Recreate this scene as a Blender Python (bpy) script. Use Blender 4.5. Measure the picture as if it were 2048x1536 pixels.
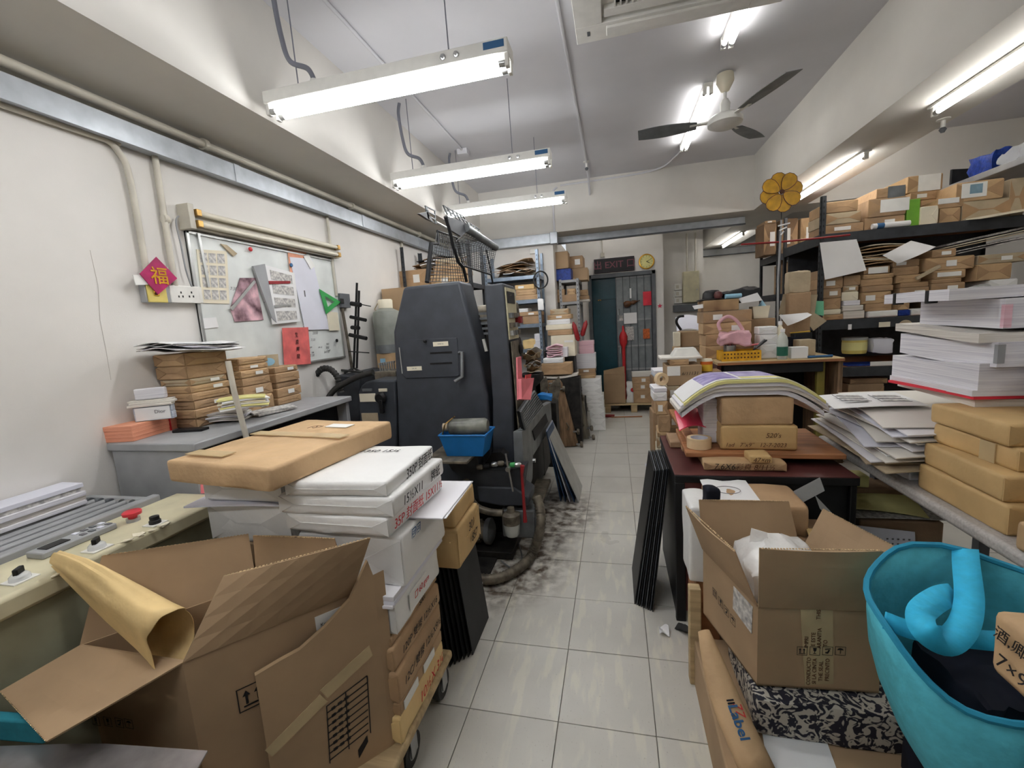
import bpy, math, random
from mathutils import Vector, Matrix, Euler, noise
for o in list(bpy.data.objects): bpy.data.objects.remove(o)
S = bpy.context.scene
COL = S.collection
R = random.Random(7)
# ---------------------------------------------------------------- camera, world, exposure
F, YAW, PITCH, ROLL, HC = 868.7, 0.238527, -0.140043, -0.065673, 1.5
_fw = Vector((-math.sin(YAW) * math.cos(PITCH), math.cos(YAW) * math.cos(PITCH), math.sin(PITCH)))
_r = Vector((math.cos(YAW), math.sin(YAW), 0)); _u = _r.cross(_fw)
_r, _u = math.cos(ROLL) * _r + math.sin(ROLL) * _u, -math.sin(ROLL) * _r + math.cos(ROLL) * _u
CP = Vector((0, 0, HC))
cd = bpy.data.cameras.new('camera'); cam = bpy.data.objects.new('camera', cd); COL.objects.link(cam)
cd.sensor_width = 36; cd.lens = F / 2048 * 36; cd.clip_start = .02; cd.clip_end = 60
M4 = Matrix((( _r.x, _u.x, -_fw.x, CP.x), (_r.y, _u.y, -_fw.y, CP.y), (_r.z, _u.z, -_fw.z, CP.z), (0, 0, 0, 1)))
cam.matrix_world = M4; S.camera = cam
W = bpy.data.worlds.new('world'); S.world = W; W.use_nodes = True
W.node_tree.nodes['Background'].inputs[0].default_value = (.9, .95, 1, 1)
W.node_tree.nodes['Background'].inputs[1].default_value = .25
vs = S.view_settings; vs.view_transform = 'Standard'; vs.look = 'None'; vs.gamma = 1; vs.use_curve_mapping = False
vs.exposure = 1.75
TUBE = 11.0            # emission of the lit tubes
S.cycles.max_bounces = 6; S.cycles.diffuse_bounces = 4; S.cycles.glossy_bounces = 3; S.cycles.transmission_bounces = 6
S.cycles.transparent_max_bounces = 8; S.cycles.caustics_reflective = False; S.cycles.caustics_refractive = False
S.cycles.sample_clamp_indirect = 4; S.cycles.use_light_tree = False; S.cycles.adaptive_threshold = .03

def at(x, y, **k):
    """the point of the place seen at photo pixel (x, y) on the plane X=, Y= or Z="""
    d = _fw + (x - 1024) / F * _r - (y - 768) / F * _u
    (a, v), = k.items(); i = 'XYZ'.index(a)
    return CP + d * ((v - CP[i]) / d[i])
# ---------------------------------------------------------------- tags
def tag(o, label=None, cat=None, group=None, kind=None):
    if label: o['label'] = label
    if cat: o['category'] = cat
    if group: o['group'] = group
    if kind: o['kind'] = kind
    return o
def thing(name, label, cat, loc=(0, 0, 0), rz=0, group=None, rot=None):
    o = bpy.data.objects.new(name, None); COL.objects.link(o); o.empty_display_size = .05
    o.location = loc; o.rotation_euler = rot or (0, 0, rz)
    return tag(o, label, cat, group)
def place(o, loc, rot=(0, 0, 0)):
    o.location = loc; o.rotation_euler = rot; return o
# ---------------------------------------------------------------- mesh builder
class B:
    def __init__(s): s.v = []; s.f = []
    def add(s, v, f):
        n = len(s.v); s.v += [tuple(p) for p in v]; s.f += [tuple(i + n for i in q) for q in f]; return s
    def box(s, x0, x1, y0, y1, z0, z1, m=None):
        v = [Vector(p) for p in ((x0,y0,z0),(x1,y0,z0),(x1,y1,z0),(x0,y1,z0),(x0,y0,z1),(x1,y0,z1),(x1,y1,z1),(x0,y1,z1))]
        if m: v = [m @ p for p in v]
        return s.add(v, [(0,3,2,1),(4,5,6,7),(0,1,5,4),(1,2,6,5),(2,3,7,6),(3,0,4,7)])
    def obox(s, c, sz, rot=(0,0,0)):
        m = Matrix.Translation(c) @ Euler(rot).to_matrix().to_4x4()
        return s.box(-sz[0]/2, sz[0]/2, -sz[1]/2, sz[1]/2, -sz[2]/2, sz[2]/2, m)
    def prism(s, poly, ax, a, b):
        """poly of 2D points in the plane normal to ax ('x': (y,z), 'y': (x,z), 'z': (x,y))"""
        def P(p, t): return {'x': (t, p[0], p[1]), 'y': (p[0], t, p[1]), 'z': (p[0], p[1], t)}[ax]
        n = len(poly); v = [P(p, a) for p in poly] + [P(p, b) for p in poly]
        f = [tuple(range(n)), tuple(range(2*n-1, n-1, -1))] + [(i, i+n, (i+1)%n+n, (i+1)%n) for i in range(n)]
        return s.add(v, f)
    def slab(s, pts, off):
        """closed plate: polygon of 3D points pushed along off"""
        n = len(pts); off = Vector(off); v = [Vector(p) for p in pts] + [Vector(p) + off for p in pts]
        return s.add(v, [tuple(range(n)), tuple(range(2*n-1, n-1, -1))] + [(i, i+n, (i+1)%n+n, (i+1)%n) for i in range(n)])
    def tube(s, pts, r, seg=8):
        pts = [Vector(p) for p in pts]; n = len(pts); rs = r if isinstance(r, (list, tuple)) else [r]*n
        v = []; up = None
        for i, p in enumerate(pts):
            t = (pts[min(i+1, n-1)] - pts[max(i-1, 0)]); t = t.normalized() if t.length > 1e-9 else Vector((0,0,1))
            if up is None: up = t.cross(Vector((0,0,1)) if abs(t.z) < .9 else Vector((1,0,0)))
            a = up - t*up.dot(t); a = a.normalized() if a.length > 1e-6 else t.orthogonal().normalized(); up = a
            b = t.cross(a).normalized()
            for k in range(seg):
                w = 2*math.pi*k/seg; v.append(p + rs[i]*(math.cos(w)*a + math.sin(w)*b))
        f = [(i*seg+k, i*seg+(k+1)%seg, (i+1)*seg+(k+1)%seg, (i+1)*seg+k) for i in range(n-1) for k in range(seg)]
        f += [tuple(range(seg)), tuple(range(n*seg-1, (n-1)*seg-1, -1))]
        return s.add(v, f)
    def lathe(s, prof, c=(0,0,0), seg=20, rot=(0,0,0)):
        m = Matrix.Translation(c) @ Euler(rot).to_matrix().to_4x4(); n = len(prof)
        v = [m @ Vector((r*math.cos(2*math.pi*k/seg), r*math.sin(2*math.pi*k/seg), z)) for r, z in prof for k in range(seg)]
        f = [(i*seg+k, i*seg+(k+1)%seg, (i+1)*seg+(k+1)%seg, (i+1)*seg+k) for i in range(n-1) for k in range(seg)]
        if tuple(prof[0]) != tuple(prof[-1]): f += [tuple(range(seg-1, -1, -1)), tuple(range((n-1)*seg, n*seg))]
        return s.add(v, f)
    def sheet(s, fn, nu, nv, th):
        """curved slab: fn(u,v) -> point on the top surface, thickness th downwards (z)"""
        T = [Vector(fn(i/nu, j/nv)) for j in range(nv+1) for i in range(nu+1)]; N = len(T); w = nu+1
        d = Vector(th) if isinstance(th, (tuple, list, Vector)) else Vector((0,0,-th))
        v = T + [p + d for p in T]; f = []
        for j in range(nv):
            for i in range(nu):
                a = j*w+i; f.append((a, a+1, a+w+1, a+w)); f.append((N+a, N+a+w, N+a+w+1, N+a+1))
        for i in range(nu):
            f.append((i, N+i, N+i+1, i+1)); a = nv*w+i; f.append((a, a+1, N+a+1, N+a))
        for j in range(nv):
            a = j*w; f.append((a, a+w, N+a+w, N+a)); a = j*w+nu; f.append((a, N+a, N+a+w, a+w))
        return s.add(v, f)
    def soft(s, w, d, h, amp, seed=0, nx=8, ny=8, nz=3, puff=.004, sag=0):
        """paper-wrapped block: gridded box with rounded edges, creased by noise; base centre at origin"""
        rd = min(.012, h*.25)
        def disp(p):
            q = p*9 + Vector((seed*7.1, seed*3.3, seed))
            t = noise.noise_vector(q)*amp + noise.noise_vector(q*2.7)*amp*.5
            if p.z < 1e-4: t.z = abs(t.z)*.2
            return p + t
        vid = {}; V = []; Fc = []
        xs = [-w/2, -w/2+rd] + [-w/2+rd+(w-2*rd)*i/nx for i in range(1, nx)] + [w/2-rd, w/2]
        ys = [-d/2, -d/2+rd] + [-d/2+rd+(d-2*rd)*i/ny for i in range(1, ny)] + [d/2-rd, d/2]
        zs = [0, rd] + [rd+(h-2*rd)*i/nz for i in range(1, nz)] + [h-rd, h]
        def vert(i, j, k):
            key = (i, j, k)
            if key not in vid:
                p = Vector((xs[i], ys[j], zs[k]))
                ex = i in (0, len(xs)-1); ey = j in (0, len(ys)-1); ez = k in (0, len(zs)-1)
                c = Vector((max(-w/2+rd, min(w/2-rd, p.x)), max(-d/2+rd, min(d/2-rd, p.y)), max(rd, min(h-rd, p.z))))
                if ex + ey + ez >= 2:
                    q = p - c; q.normalize(); p = c + q*rd*(1.15 if ex+ey+ez == 2 else 1.2)
                u, vv = p.x/(w/2), p.y/(d/2)
                if k == len(zs)-1: p.z += puff*(1-u*u)*(1-vv*vv)*2 - sag*(u*u)
                vid[key] = len(V); V.append(disp(p))
            return vid[key]
        X, Y, Z = len(xs)-1, len(ys)-1, len(zs)-1
        for i in range(X):
            for j in range(Y): Fc.append((vert(i,j,Z), vert(i+1,j,Z), vert(i+1,j+1,Z), vert(i,j+1,Z))); Fc.append((vert(i,j,0), vert(i,j+1,0), vert(i+1,j+1,0), vert(i+1,j,0)))
        for i in range(X):
            for k in range(Z): Fc.append((vert(i,0,k), vert(i+1,0,k), vert(i+1,0,k+1), vert(i,0,k+1))); Fc.append((vert(i,Y,k), vert(i,Y,k+1), vert(i+1,Y,k+1), vert(i+1,Y,k)))
        for j in range(Y):
            for k in range(Z): Fc.append((vert(0,j,k), vert(0,j,k+1), vert(0,j+1,k+1), vert(0,j+1,k))); Fc.append((vert(X,j,k), vert(X,j+1,k), vert(X,j+1,k+1), vert(X,j,k+1)))
        return s.add(V, Fc)
    def build(s, name, mat, parent=None, bevel=0, seg=2, smooth=None, sub=0, loc=None, rot=None):
        me = bpy.data.meshes.new(name); me.from_pydata(s.v, [], s.f)
        import bmesh as _b
        bm = _b.new(); bm.from_mesh(me); _b.ops.recalc_face_normals(bm, faces=bm.faces); bm.to_mesh(me); bm.free()
        o = bpy.data.objects.new(name, me); COL.objects.link(o); o.parent = parent
        me.materials.append(MT[mat] if isinstance(mat, str) else mat)
        if smooth:
            me.shade_smooth(); me.set_sharp_from_angle(angle=smooth if smooth is not True else .8)
        if bevel:
            m = o.modifiers.new('edge', 'BEVEL'); m.width = bevel; m.segments = seg; m.limit_method = 'ANGLE'; m.angle_limit = .7
            if not smooth: me.shade_smooth(); me.set_sharp_from_angle(angle=.9)
        if sub: m = o.modifiers.new('sub', 'SUBSURF'); m.levels = sub; m.render_levels = sub
        if loc is not None: o.location = loc
        if rot is not None: o.rotation_euler = rot
        return o
def bx(name, mat, x0, x1, y0, y1, z0, z1, parent=None, bevel=0, **k):
    return B().box(x0, x1, y0, y1, z0, z1).build(name, mat, parent, bevel, **k)
def copy_tree(o, parent=None):
    c = o.copy(); COL.objects.link(c); c.parent = parent
    for ch in o.children: copy_tree(ch, c)
    return c
FRONT, RIGHT, LEFT, TOP = (math.pi/2, 0, 0), (math.pi/2, 0, math.pi/2), (math.pi/2, 0, -math.pi/2), (0, 0, 0)
def txt(parent, s, size, loc, rot=FRONT, mat='ink', name='handwriting', shear=.25, off=-.006, sx=1.0, depth=.0004, align='CENTER'):
    c = bpy.data.curves.new(name, 'FONT'); c.body = s; c.size = size; c.shear = shear; c.extrude = depth; c.offset = off*size
    c.align_x = align; c.align_y = 'CENTER'; c.resolution_u = 3
    c.materials.append(MT[mat] if isinstance(mat, str) else mat); o = bpy.data.objects.new(name, c); COL.objects.link(o); o.parent = parent
    o.location = loc; o.rotation_euler = rot; o.scale = (sx, 1, 1); return o
ORD = ['lowest', 'second', 'third', 'fourth', 'fifth', 'sixth', 'seventh', 'eighth', 'ninth', 'tenth', 'eleventh', 'twelfth', 'thirteenth', 'fourteenth', 'fifteenth']
def bez(p, n=16):
    """smooth path through the points p"""
    p = [Vector(q) for q in p]; out = []
    for i in range(len(p)-1):
        a, b, c, d = p[max(i-1,0)], p[i], p[i+1], p[min(i+2, len(p)-1)]
        for k in range(n):
            t = k/n; out.append(.5*((2*b) + (c-a)*t + (2*a-5*b+4*c-d)*t*t + (3*b-a-3*c+d)*t**3))
    return out + [p[-1]]
# ---------------------------------------------------------------- materials
MT = {}
def mat(name, col, rough=.6, metal=0, n=.06, ns=12, bump=0, bs=60, spec=.4, emit=None, alpha=1, trans=0, col2=None, det=4, stretch=None, coat=0, sheen=0):
    m = bpy.data.materials.new(name); m.use_nodes = True; nt = m.node_tree; N = nt.nodes; L = nt.links
    b = N['Principled BSDF']; b.inputs['Roughness'].default_value = rough; b.inputs['Metallic'].default_value = metal
    b.inputs['Specular IOR Level'].default_value = spec; b.inputs['Coat Weight'].default_value = coat
    tc = N.new('ShaderNodeTexCoord'); src = tc.outputs['Object']
    if stretch:
        mp = N.new('ShaderNodeMapping'); mp.inputs['Scale'].default_value = stretch; L.new(src, mp.inputs[0]); src = mp.outputs[0]
    c = tuple(col) + (1,)
    if n or col2:
        nz = N.new('ShaderNodeTexNoise'); nz.inputs['Scale'].default_value = ns; nz.inputs['Detail'].default_value = det; L.new(src, nz.inputs['Vector'])
        rp = N.new('ShaderNodeValToRGB'); L.new(nz.outputs['Fac'], rp.inputs[0])
        d = col2 or tuple(max(0, v*(1-n*3)) for v in col); u = col if col2 else tuple(min(1, v*(1+n)) for v in col)
        rp.color_ramp.elements[0].position = .32; rp.color_ramp.elements[1].position = .68
        rp.color_ramp.elements[0].color = tuple(d)+(1,); rp.color_ramp.elements[1].color = tuple(u)+(1,)
        L.new(rp.outputs[0], b.inputs['Base Color'])
    else: b.inputs['Base Color'].default_value = c
    if bump:
        nb = N.new('ShaderNodeTexNoise'); nb.inputs['Scale'].default_value = bs; nb.inputs['Detail'].default_value = 3; L.new(src, nb.inputs['Vector'])
        bp = N.new('ShaderNodeBump'); bp.inputs['Strength'].default_value = bump; bp.inputs['Distance'].default_value = .02
        L.new(nb.outputs['Fac'], bp.inputs['Height']); L.new(bp.outputs[0], b.inputs['Normal'])
    if emit: b.inputs['Emission Color'].default_value = tuple(emit[:3])+(1,); b.inputs['Emission Strength'].default_value = emit[3]
    if trans: b.inputs['Transmission Weight'].default_value = trans
    if alpha < 1: b.inputs['Alpha'].default_value = alpha
    MT[name] = m; return m
def pages(name, col, dark, scale=900):
    """paper block whose cut sides show thin sheet edges"""
    m = mat(name, col, .75, n=.02, ns=4); nt = m.node_tree; N = nt.nodes; L = nt.links; b = N['Principled BSDF']
    tc = N.new('ShaderNodeTexCoord'); sp = N.new('ShaderNodeMapping'); sp.inputs['Scale'].default_value = (3, 3, scale); L.new(tc.outputs['Object'], sp.inputs[0])
    nz = N.new('ShaderNodeTexNoise'); nz.inputs['Scale'].default_value = 1; nz.inputs['Detail'].default_value = 3; L.new(sp.outputs[0], nz.inputs['Vector'])
    g = N.new('ShaderNodeNewGeometry'); sx = N.new('ShaderNodeSeparateXYZ'); L.new(g.outputs['Normal'], sx.inputs[0])
    ab = N.new('ShaderNodeMath'); ab.operation = 'ABSOLUTE'; L.new(sx.outputs[2], ab.inputs[0])
    lt = N.new('ShaderNodeMath'); lt.operation = 'LESS_THAN'; lt.inputs[1].default_value = .6; L.new(ab.outputs[0], lt.inputs[0])
    rp = N.new('ShaderNodeValToRGB'); rp.color_ramp.elements[0].position = .35; rp.color_ramp.elements[1].position = .6; L.new(nz.outputs['Fac'], rp.inputs[0])
    rp.color_ramp.elements[0].color = tuple(dark)+(1,); rp.color_ramp.elements[1].color = tuple(col)+(1,)
    mx = N.new('ShaderNodeMix'); mx.data_type = 'RGBA'; L.new(lt.outputs[0], mx.inputs[0]); mx.inputs[6].default_value = tuple(col)+(1,); L.new(rp.outputs[0], mx.inputs[7])
    L.new(mx.outputs[2], b.inputs['Base Color']); return m
def srgb(r, g, b): return tuple((v/255/12.92 if v/255 <= .04045 else ((v/255+.055)/1.055)**2.4) for v in (r, g, b))
mat('wall', srgb(228, 225, 220), .85, n=.02, ns=3, bump=.05, bs=200)
mat('ceil', srgb(216, 216, 220), .9, n=.02, ns=2)
mat('beam', srgb(220, 217, 210), .85, n=.02, ns=3)
mat('galv', srgb(182, 188, 194), .4, .35, n=.05, ns=14)
mat('pvc', srgb(205, 200, 186), .5, n=.05, ns=8)
mat('white_metal', srgb(232, 231, 225), .4, n=.03)
mat('grey_flex', srgb(120, 122, 132), .5, n=.05)
mat('blacksteel', srgb(40, 41, 43), .5, .3, n=.1)
mat('kraft', srgb(184, 152, 116), .7, n=.07, ns=5, bump=.25, bs=25)
mat('kraft2', srgb(198, 166, 126), .7, n=.06, ns=6, bump=.25, bs=25)
mat('kraft3', srgb(170, 141, 110), .75, n=.08, ns=5, bump=.25, bs=25)
mat('kraft_dark', srgb(142, 115, 88), .75, n=.08, ns=6, bump=.25, bs=25)
mat('kraft_grey', srgb(186, 170, 143), .75, n=.06, ns=6, bump=.2, bs=25)
mat('kraft_gold', srgb(208, 175, 122), .65, n=.05, ns=6, bump=.12, bs=30)
mat('fold', srgb(172, 141, 106), .75, n=.06, ns=8)
mat('envelope', srgb(232, 202, 144), .65, n=.05, ns=7, bump=.25, bs=18)
mat('card', srgb(172, 145, 113), .8, n=.05, ns=4, stretch=(1, 1, 1))
mat('card_in', srgb(196, 160, 116), .8, n=.05, ns=4)
mat('card_edge', srgb(214, 186, 142), .8, n=.25, ns=160)
mat('paper', srgb(240, 240, 240), .7, n=.015, ns=5)
mat('paper_cool', srgb(228, 229, 240), .7, n=.02, ns=5)
mat('paper_cream', srgb(236, 228, 205), .7, n=.03, ns=5)
mat('paper_yellow', srgb(226, 220, 150), .75, n=.04, ns=6)
mat('paper_pink', srgb(243, 205, 214), .7, n=.04, ns=30)
mat('paper_red', srgb(225, 55, 72), .6, n=.05)
mat('paper_orange', srgb(240, 170, 140), .7, n=.05)
mat('wrap', srgb(240, 240, 238), .45, n=.02, ns=4, bump=.35, bs=14)
pages('pages', srgb(238, 237, 241), srgb(206, 204, 213), 400)
pages('pages_warm', srgb(232, 228, 220), srgb(192, 184, 174), 400)
pages('pages_blue', srgb(206, 214, 226), srgb(170, 180, 196))
pages('pages_salmon', srgb(240, 170, 138), srgb(214, 128, 100))
pages('pages_pink', srgb(245, 212, 222), srgb(225, 170, 186))
pages('pages_kraft', srgb(178, 142, 100), srgb(120, 90, 60), 500)
mat('press', srgb(66, 70, 77), .5, .1, n=.07, ns=9, bump=.04, bs=300)
mat('press2', srgb(52, 55, 60), .55, .1, n=.12, ns=10)
mat('press_light', srgb(120, 124, 126), .5, .2, n=.12, ns=9)
mat('grime', srgb(44, 42, 40), .6, .2, n=.25, ns=14)
mat('greasy', srgb(120, 112, 98), .5, .2, n=.2, ns=18)
mat('black', srgb(20, 20, 22), .5, n=.1)
mat('rubber', srgb(48, 48, 46), .6, n=.15, ns=20)
mat('ink', srgb(28, 26, 28), .7, n=0); mat('ink_red', srgb(205, 40, 45), .7, n=0); mat('ink_grey', srgb(110, 108, 112), .7, n=0)
mat('ink_blue', srgb(50, 96, 140), .7, n=0); mat('ink_brown', srgb(90, 55, 35), .7, n=0); mat('gold', srgb(214, 160, 50), .3, .7, n=.1)
mat('steel', srgb(190, 192, 192), .3, .9, n=.08)
mat('brass', srgb(176, 140, 80), .35, .8, n=.1)
mat('grey_paint', srgb(160, 162, 164), .5, n=.05, ns=8)
mat('grey_dark_paint', srgb(96, 100, 104), .5, n=.08, ns=8)
mat('rack', srgb(64, 67, 71), .5, .2, n=.1)
mat('rack_blue', srgb(132, 146, 162), .4, .4, n=.08)
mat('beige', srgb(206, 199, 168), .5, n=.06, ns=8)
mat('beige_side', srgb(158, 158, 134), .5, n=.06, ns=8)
mat('red', srgb(200, 44, 48), .4, n=.04); mat('red_dark', srgb(150, 34, 38), .45, n=.08); mat('pink', srgb(236, 130, 140), .5, n=.04)
mat('rose', srgb(218, 66, 94), .3, n=.02)
mat('blue', srgb(30, 116, 186), .4, n=.04); mat('blue_dark', srgb(24, 60, 150), .5, n=.15, ns=30, bump=.4, bs=30)
mat('teal', srgb(92, 200, 220), .75, n=.04, ns=40, bump=.2, bs=22); mat('teal_dark', srgb(40, 132, 150), .8, n=.05, ns=40, bump=.2, bs=22)
mat('navy', srgb(14, 18, 34), .9, n=.1); mat('green', srgb(60, 160, 84), .4, n=.03); mat('green_box', srgb(120, 180, 60), .5, n=.05)
mat('mint', srgb(120, 200, 160), .6, n=.03); mat('yellow', srgb(232, 190, 60), .5, n=.04); mat('yellow_old', srgb(214, 196, 110), .5, n=.05)
mat('amber', srgb(222, 168, 40), .45, n=.08, ns=20); mat('maroon', srgb(92, 50, 48), .4, n=.1, ns=8); mat('darkpurple', srgb(48, 36, 42), .5, n=.05)
mat('wood', srgb(172, 118, 78), .55, n=.12, ns=3, stretch=(1, 12, 12)); mat('wood_pale', srgb(196, 172, 132), .7, n=.1, ns=4, stretch=(1, 10, 10))
mat('wood_worn', srgb(140, 112, 84), .7, n=.18, ns=4, stretch=(10, 10, 1)); mat('wood_grey', srgb(134, 128, 112), .7, n=.15, ns=4, stretch=(10, 10, 1))
mat('plastic_clear', srgb(236, 240, 242), .2, n=0, alpha=.45, bump=.4, bs=25); mat('bag_white', srgb(240, 240, 238), .3, n=.02, bump=.5, bs=16)
mat('canister', srgb(150, 154, 146), .5, n=.1, ns=6, alpha=.92); mat('bottle', srgb(226, 232, 226), .15, n=0, alpha=.55)
mat('sticker', srgb(238, 238, 234), .6, n=.02); mat('tape', srgb(232, 210, 166), .25, n=.03, alpha=.55); mat('masking', srgb(226, 200, 160), .6, n=.04)
mat('floor_grout', srgb(150, 146, 136), .8, n=.1)
mat('teal_night', srgb(26, 72, 84), .35, n=.05); mat('gate', srgb(136, 142, 144), .5, n=.06)
mat('whiteboard', srgb(230, 234, 231), .35, n=.05, ns=5); mat('alu', srgb(196, 198, 196), .35, .7, n=.05)
mat('tube_on', (1, 1, 1), .5, n=0, emit=(.98, .985, 1.0, TUBE)); mat('tube_warm', (1, 1, 1), .5, n=0, emit=(1, .97, .93, TUBE*.8))
mat('tube_ceiling', (1, 1, 1), .5, n=0, emit=(1, .98, .95, TUBE*.4)); mat('laminate', srgb(192, 188, 184), .45, n=.06, ns=120, det=1); mat('olive', srgb(128, 116, 52), .5, n=.05); mat('fold_white', srgb(226, 226, 224), .6, n=.02); mat('crack', srgb(196, 190, 183), .9, n=0)
mat('tube_off', srgb(222, 216, 198), .3, n=.03)
mat('cushion', srgb(186, 180, 168), .8, n=0, col2=srgb(36, 36, 48), ns=30, det=1)
mat('magazine', srgb(230, 226, 220), .4, n=0, col2=srgb(70, 62, 66), ns=9, det=3); mat('newsprint', srgb(222, 220, 214), .8, n=0, col2=srgb(150, 148, 148), ns=60, det=2)
mat('poster_pink', srgb(232, 190, 200), .5, n=0, col2=srgb(80, 50, 60), ns=11, det=3); mat('print_violet', srgb(122, 110, 176), .5, n=0, col2=srgb(196, 188, 222), ns=16, det=2)
mat('silver_sheet', srgb(196, 190, 190), .35, n=0, col2=srgb(104, 100, 98), ns=5, det=8, metal=.6, bump=.3, bs=8)
for _n in MT['cushion'].node_tree.nodes:
    if _n.type == 'TEX_NOISE': _n.inputs['Distortion'].default_value = 2.2
    if _n.type == 'VALTORGB': _n.color_ramp.elements[0].position = .47; _n.color_ramp.elements[1].position = .53
mat('camo', srgb(172, 142, 104), .7, n=0, col2=srgb(112, 84, 58), ns=10, det=1)
# floor: painted tiles with pale scuffs and a greasy patch by the press
def floor_mat():
    m = mat('floor', srgb(206, 204, 195), .3, n=0, spec=.5, bump=.015, bs=40); nt = m.node_tree; N = nt.nodes; L = nt.links; b = N['Principled BSDF']
    g = N.new('ShaderNodeNewGeometry')
    def nz(sc, st, det=4):
        mp = N.new('ShaderNodeMapping'); mp.inputs['Scale'].default_value = st; L.new(g.outputs['Position'], mp.inputs[0])
        t = N.new('ShaderNodeTexNoise'); t.inputs['Scale'].default_value = sc; t.inputs['Detail'].default_value = det; L.new(mp.outputs[0], t.inputs['Vector']); return t.outputs['Fac']
    def ramp(s, a, c):
        r = N.new('ShaderNodeMapRange'); r.inputs[1].default_value = a; r.inputs[2].default_value = c; L.new(s, r.inputs[0]); return r.outputs[0]
    def math_(op, a, c):
        t = N.new('ShaderNodeMath'); t.operation = op; t.use_clamp = True
        for i, q in enumerate((a, c)):
            if isinstance(q, (int, float)): t.inputs[i].default_value = q
            else: L.new(q, t.inputs[i])
        return t.outputs[0]
    def mix(f, a, c):
        t = N.new('ShaderNodeMix'); t.data_type = 'RGBA'; L.new(f, t.inputs[0])
        for i, q in ((6, a), (7, c)):
            if isinstance(q, tuple): t.inputs[i].default_value = q + (1,)
            else: L.new(q, t.inputs[i])
        return t.outputs[2]
    def blob(c, rad):
        v = N.new('ShaderNodeVectorMath'); v.operation = 'DISTANCE'; L.new(g.outputs['Position'], v.inputs[0]); v.inputs[1].default_value = c
        return ramp(v.outputs['Value'], rad, rad*.35)
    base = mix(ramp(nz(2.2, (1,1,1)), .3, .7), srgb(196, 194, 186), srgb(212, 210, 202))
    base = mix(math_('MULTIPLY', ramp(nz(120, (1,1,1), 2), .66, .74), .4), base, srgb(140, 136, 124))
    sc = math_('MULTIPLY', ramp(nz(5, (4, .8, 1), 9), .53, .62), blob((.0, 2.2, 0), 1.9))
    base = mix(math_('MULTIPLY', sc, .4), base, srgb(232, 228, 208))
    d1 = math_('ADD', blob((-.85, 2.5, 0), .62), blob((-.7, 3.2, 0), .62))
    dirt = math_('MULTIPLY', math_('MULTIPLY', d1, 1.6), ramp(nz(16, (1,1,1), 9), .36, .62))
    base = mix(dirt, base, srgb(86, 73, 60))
    L.new(base, b.inputs['Base Color'])
    L.new(ramp(nz(3, (1,1,1)), -.1, 1.4), b.inputs['Roughness'])
floor_mat()
# ================================================================ the room
WL, ZC, ZB, XBL, XBR, YB, YE, WR, YN = -2.15, 3.18, 2.59, -1.666, 1.58, 5.68, 7.3, 4.2, -2.6
def struct(name, m, *b, parent=None, bevel=0):
    o = bx(name, m, *b, parent=parent, bevel=bevel)
    if not parent: o['kind'] = 'structure'
    return o
fl = struct('floor', 'floor_grout', WL-.2, WR+.2, YN-.1, 9.0, -.12, -.006)
TX, TY = .353, .371
tm = None
for j in range(16):
    for i in range(13):
        x = -.253 + (i-5)*TX; y = 1.425 + (j-1)*TY
        if tm is None:
            t = bx('floor_tile', 'floor', -TX/2+.002, TX/2-.002, -TY/2+.002, TY/2-.002, -.006, 0, fl, bevel=.0015, seg=1); tm = t.data
        else:
            t = bpy.data.objects.new('floor_tile', tm); COL.objects.link(t); t.parent = fl
        t.location = (x+TX/2, y+TY/2, R.uniform(-.0006, .0006)); t.rotation_euler = (R.uniform(-.002, .002), R.uniform(-.002, .002), 0)
struct('ceiling', 'ceil', WL-.2, WR+.2, YN-.1, 9.0, ZC, ZC+.12)
struct('wall_left', 'wall', WL-.15, WL, YN-.1, YB, 0, ZC)
struct('wall_near', 'wall', WL, WR, YN-.12, YN, 0, ZC)
struct('wall_right', 'wall', WR, WR+.15, YN, 8.8, 0, ZC)
struct('beam_left', 'beam', WL, XBL, YN, YB, ZB, ZC)
struct('beam_right', 'beam', XBR, 2.12, YN, 8.8, ZB, ZC)
struct('beam_back', 'beam', WL, XBR, YB, 6.1, ZB, ZC)
struct('beam_back_bay', 'beam', 2.12, WR, YB, 6.1, ZB, ZC)
struct('column_back', 'wall', WL-.15, -.73, YB, 8.9, 0, ZB)
struct('wall_back_left', 'wall', -.73, -.40, YE, YE+.15, 0, ZC)
struct('wall_back_top', 'wall', -.40, .64, YE, YE+.15, 2.17, ZC)
struct('wall_back_right', 'wall', .64, .76, YE, 8.8, 0, ZC)
struct('wall_back_pier', 'wall', .76, 1.42, 7.75, 8.8, 0, ZC)
struct('wall_back_far', 'wall', 1.42, WR, 8.8, 8.95, 0, ZC)
struct('wall_passage', 'teal_night', -.73, .64, 8.6, 8.75, 0, ZC)
crack = B().tube([at(180, 500, X=WL+.001), at(196, 570, X=WL+.001), at(200, 640, X=WL+.001), at(212, 700, X=WL+.001), at(222, 760, X=WL+.001)], .0009, 4).build('trim_crack', 'crack'); crack['kind'] = 'structure'
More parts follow.
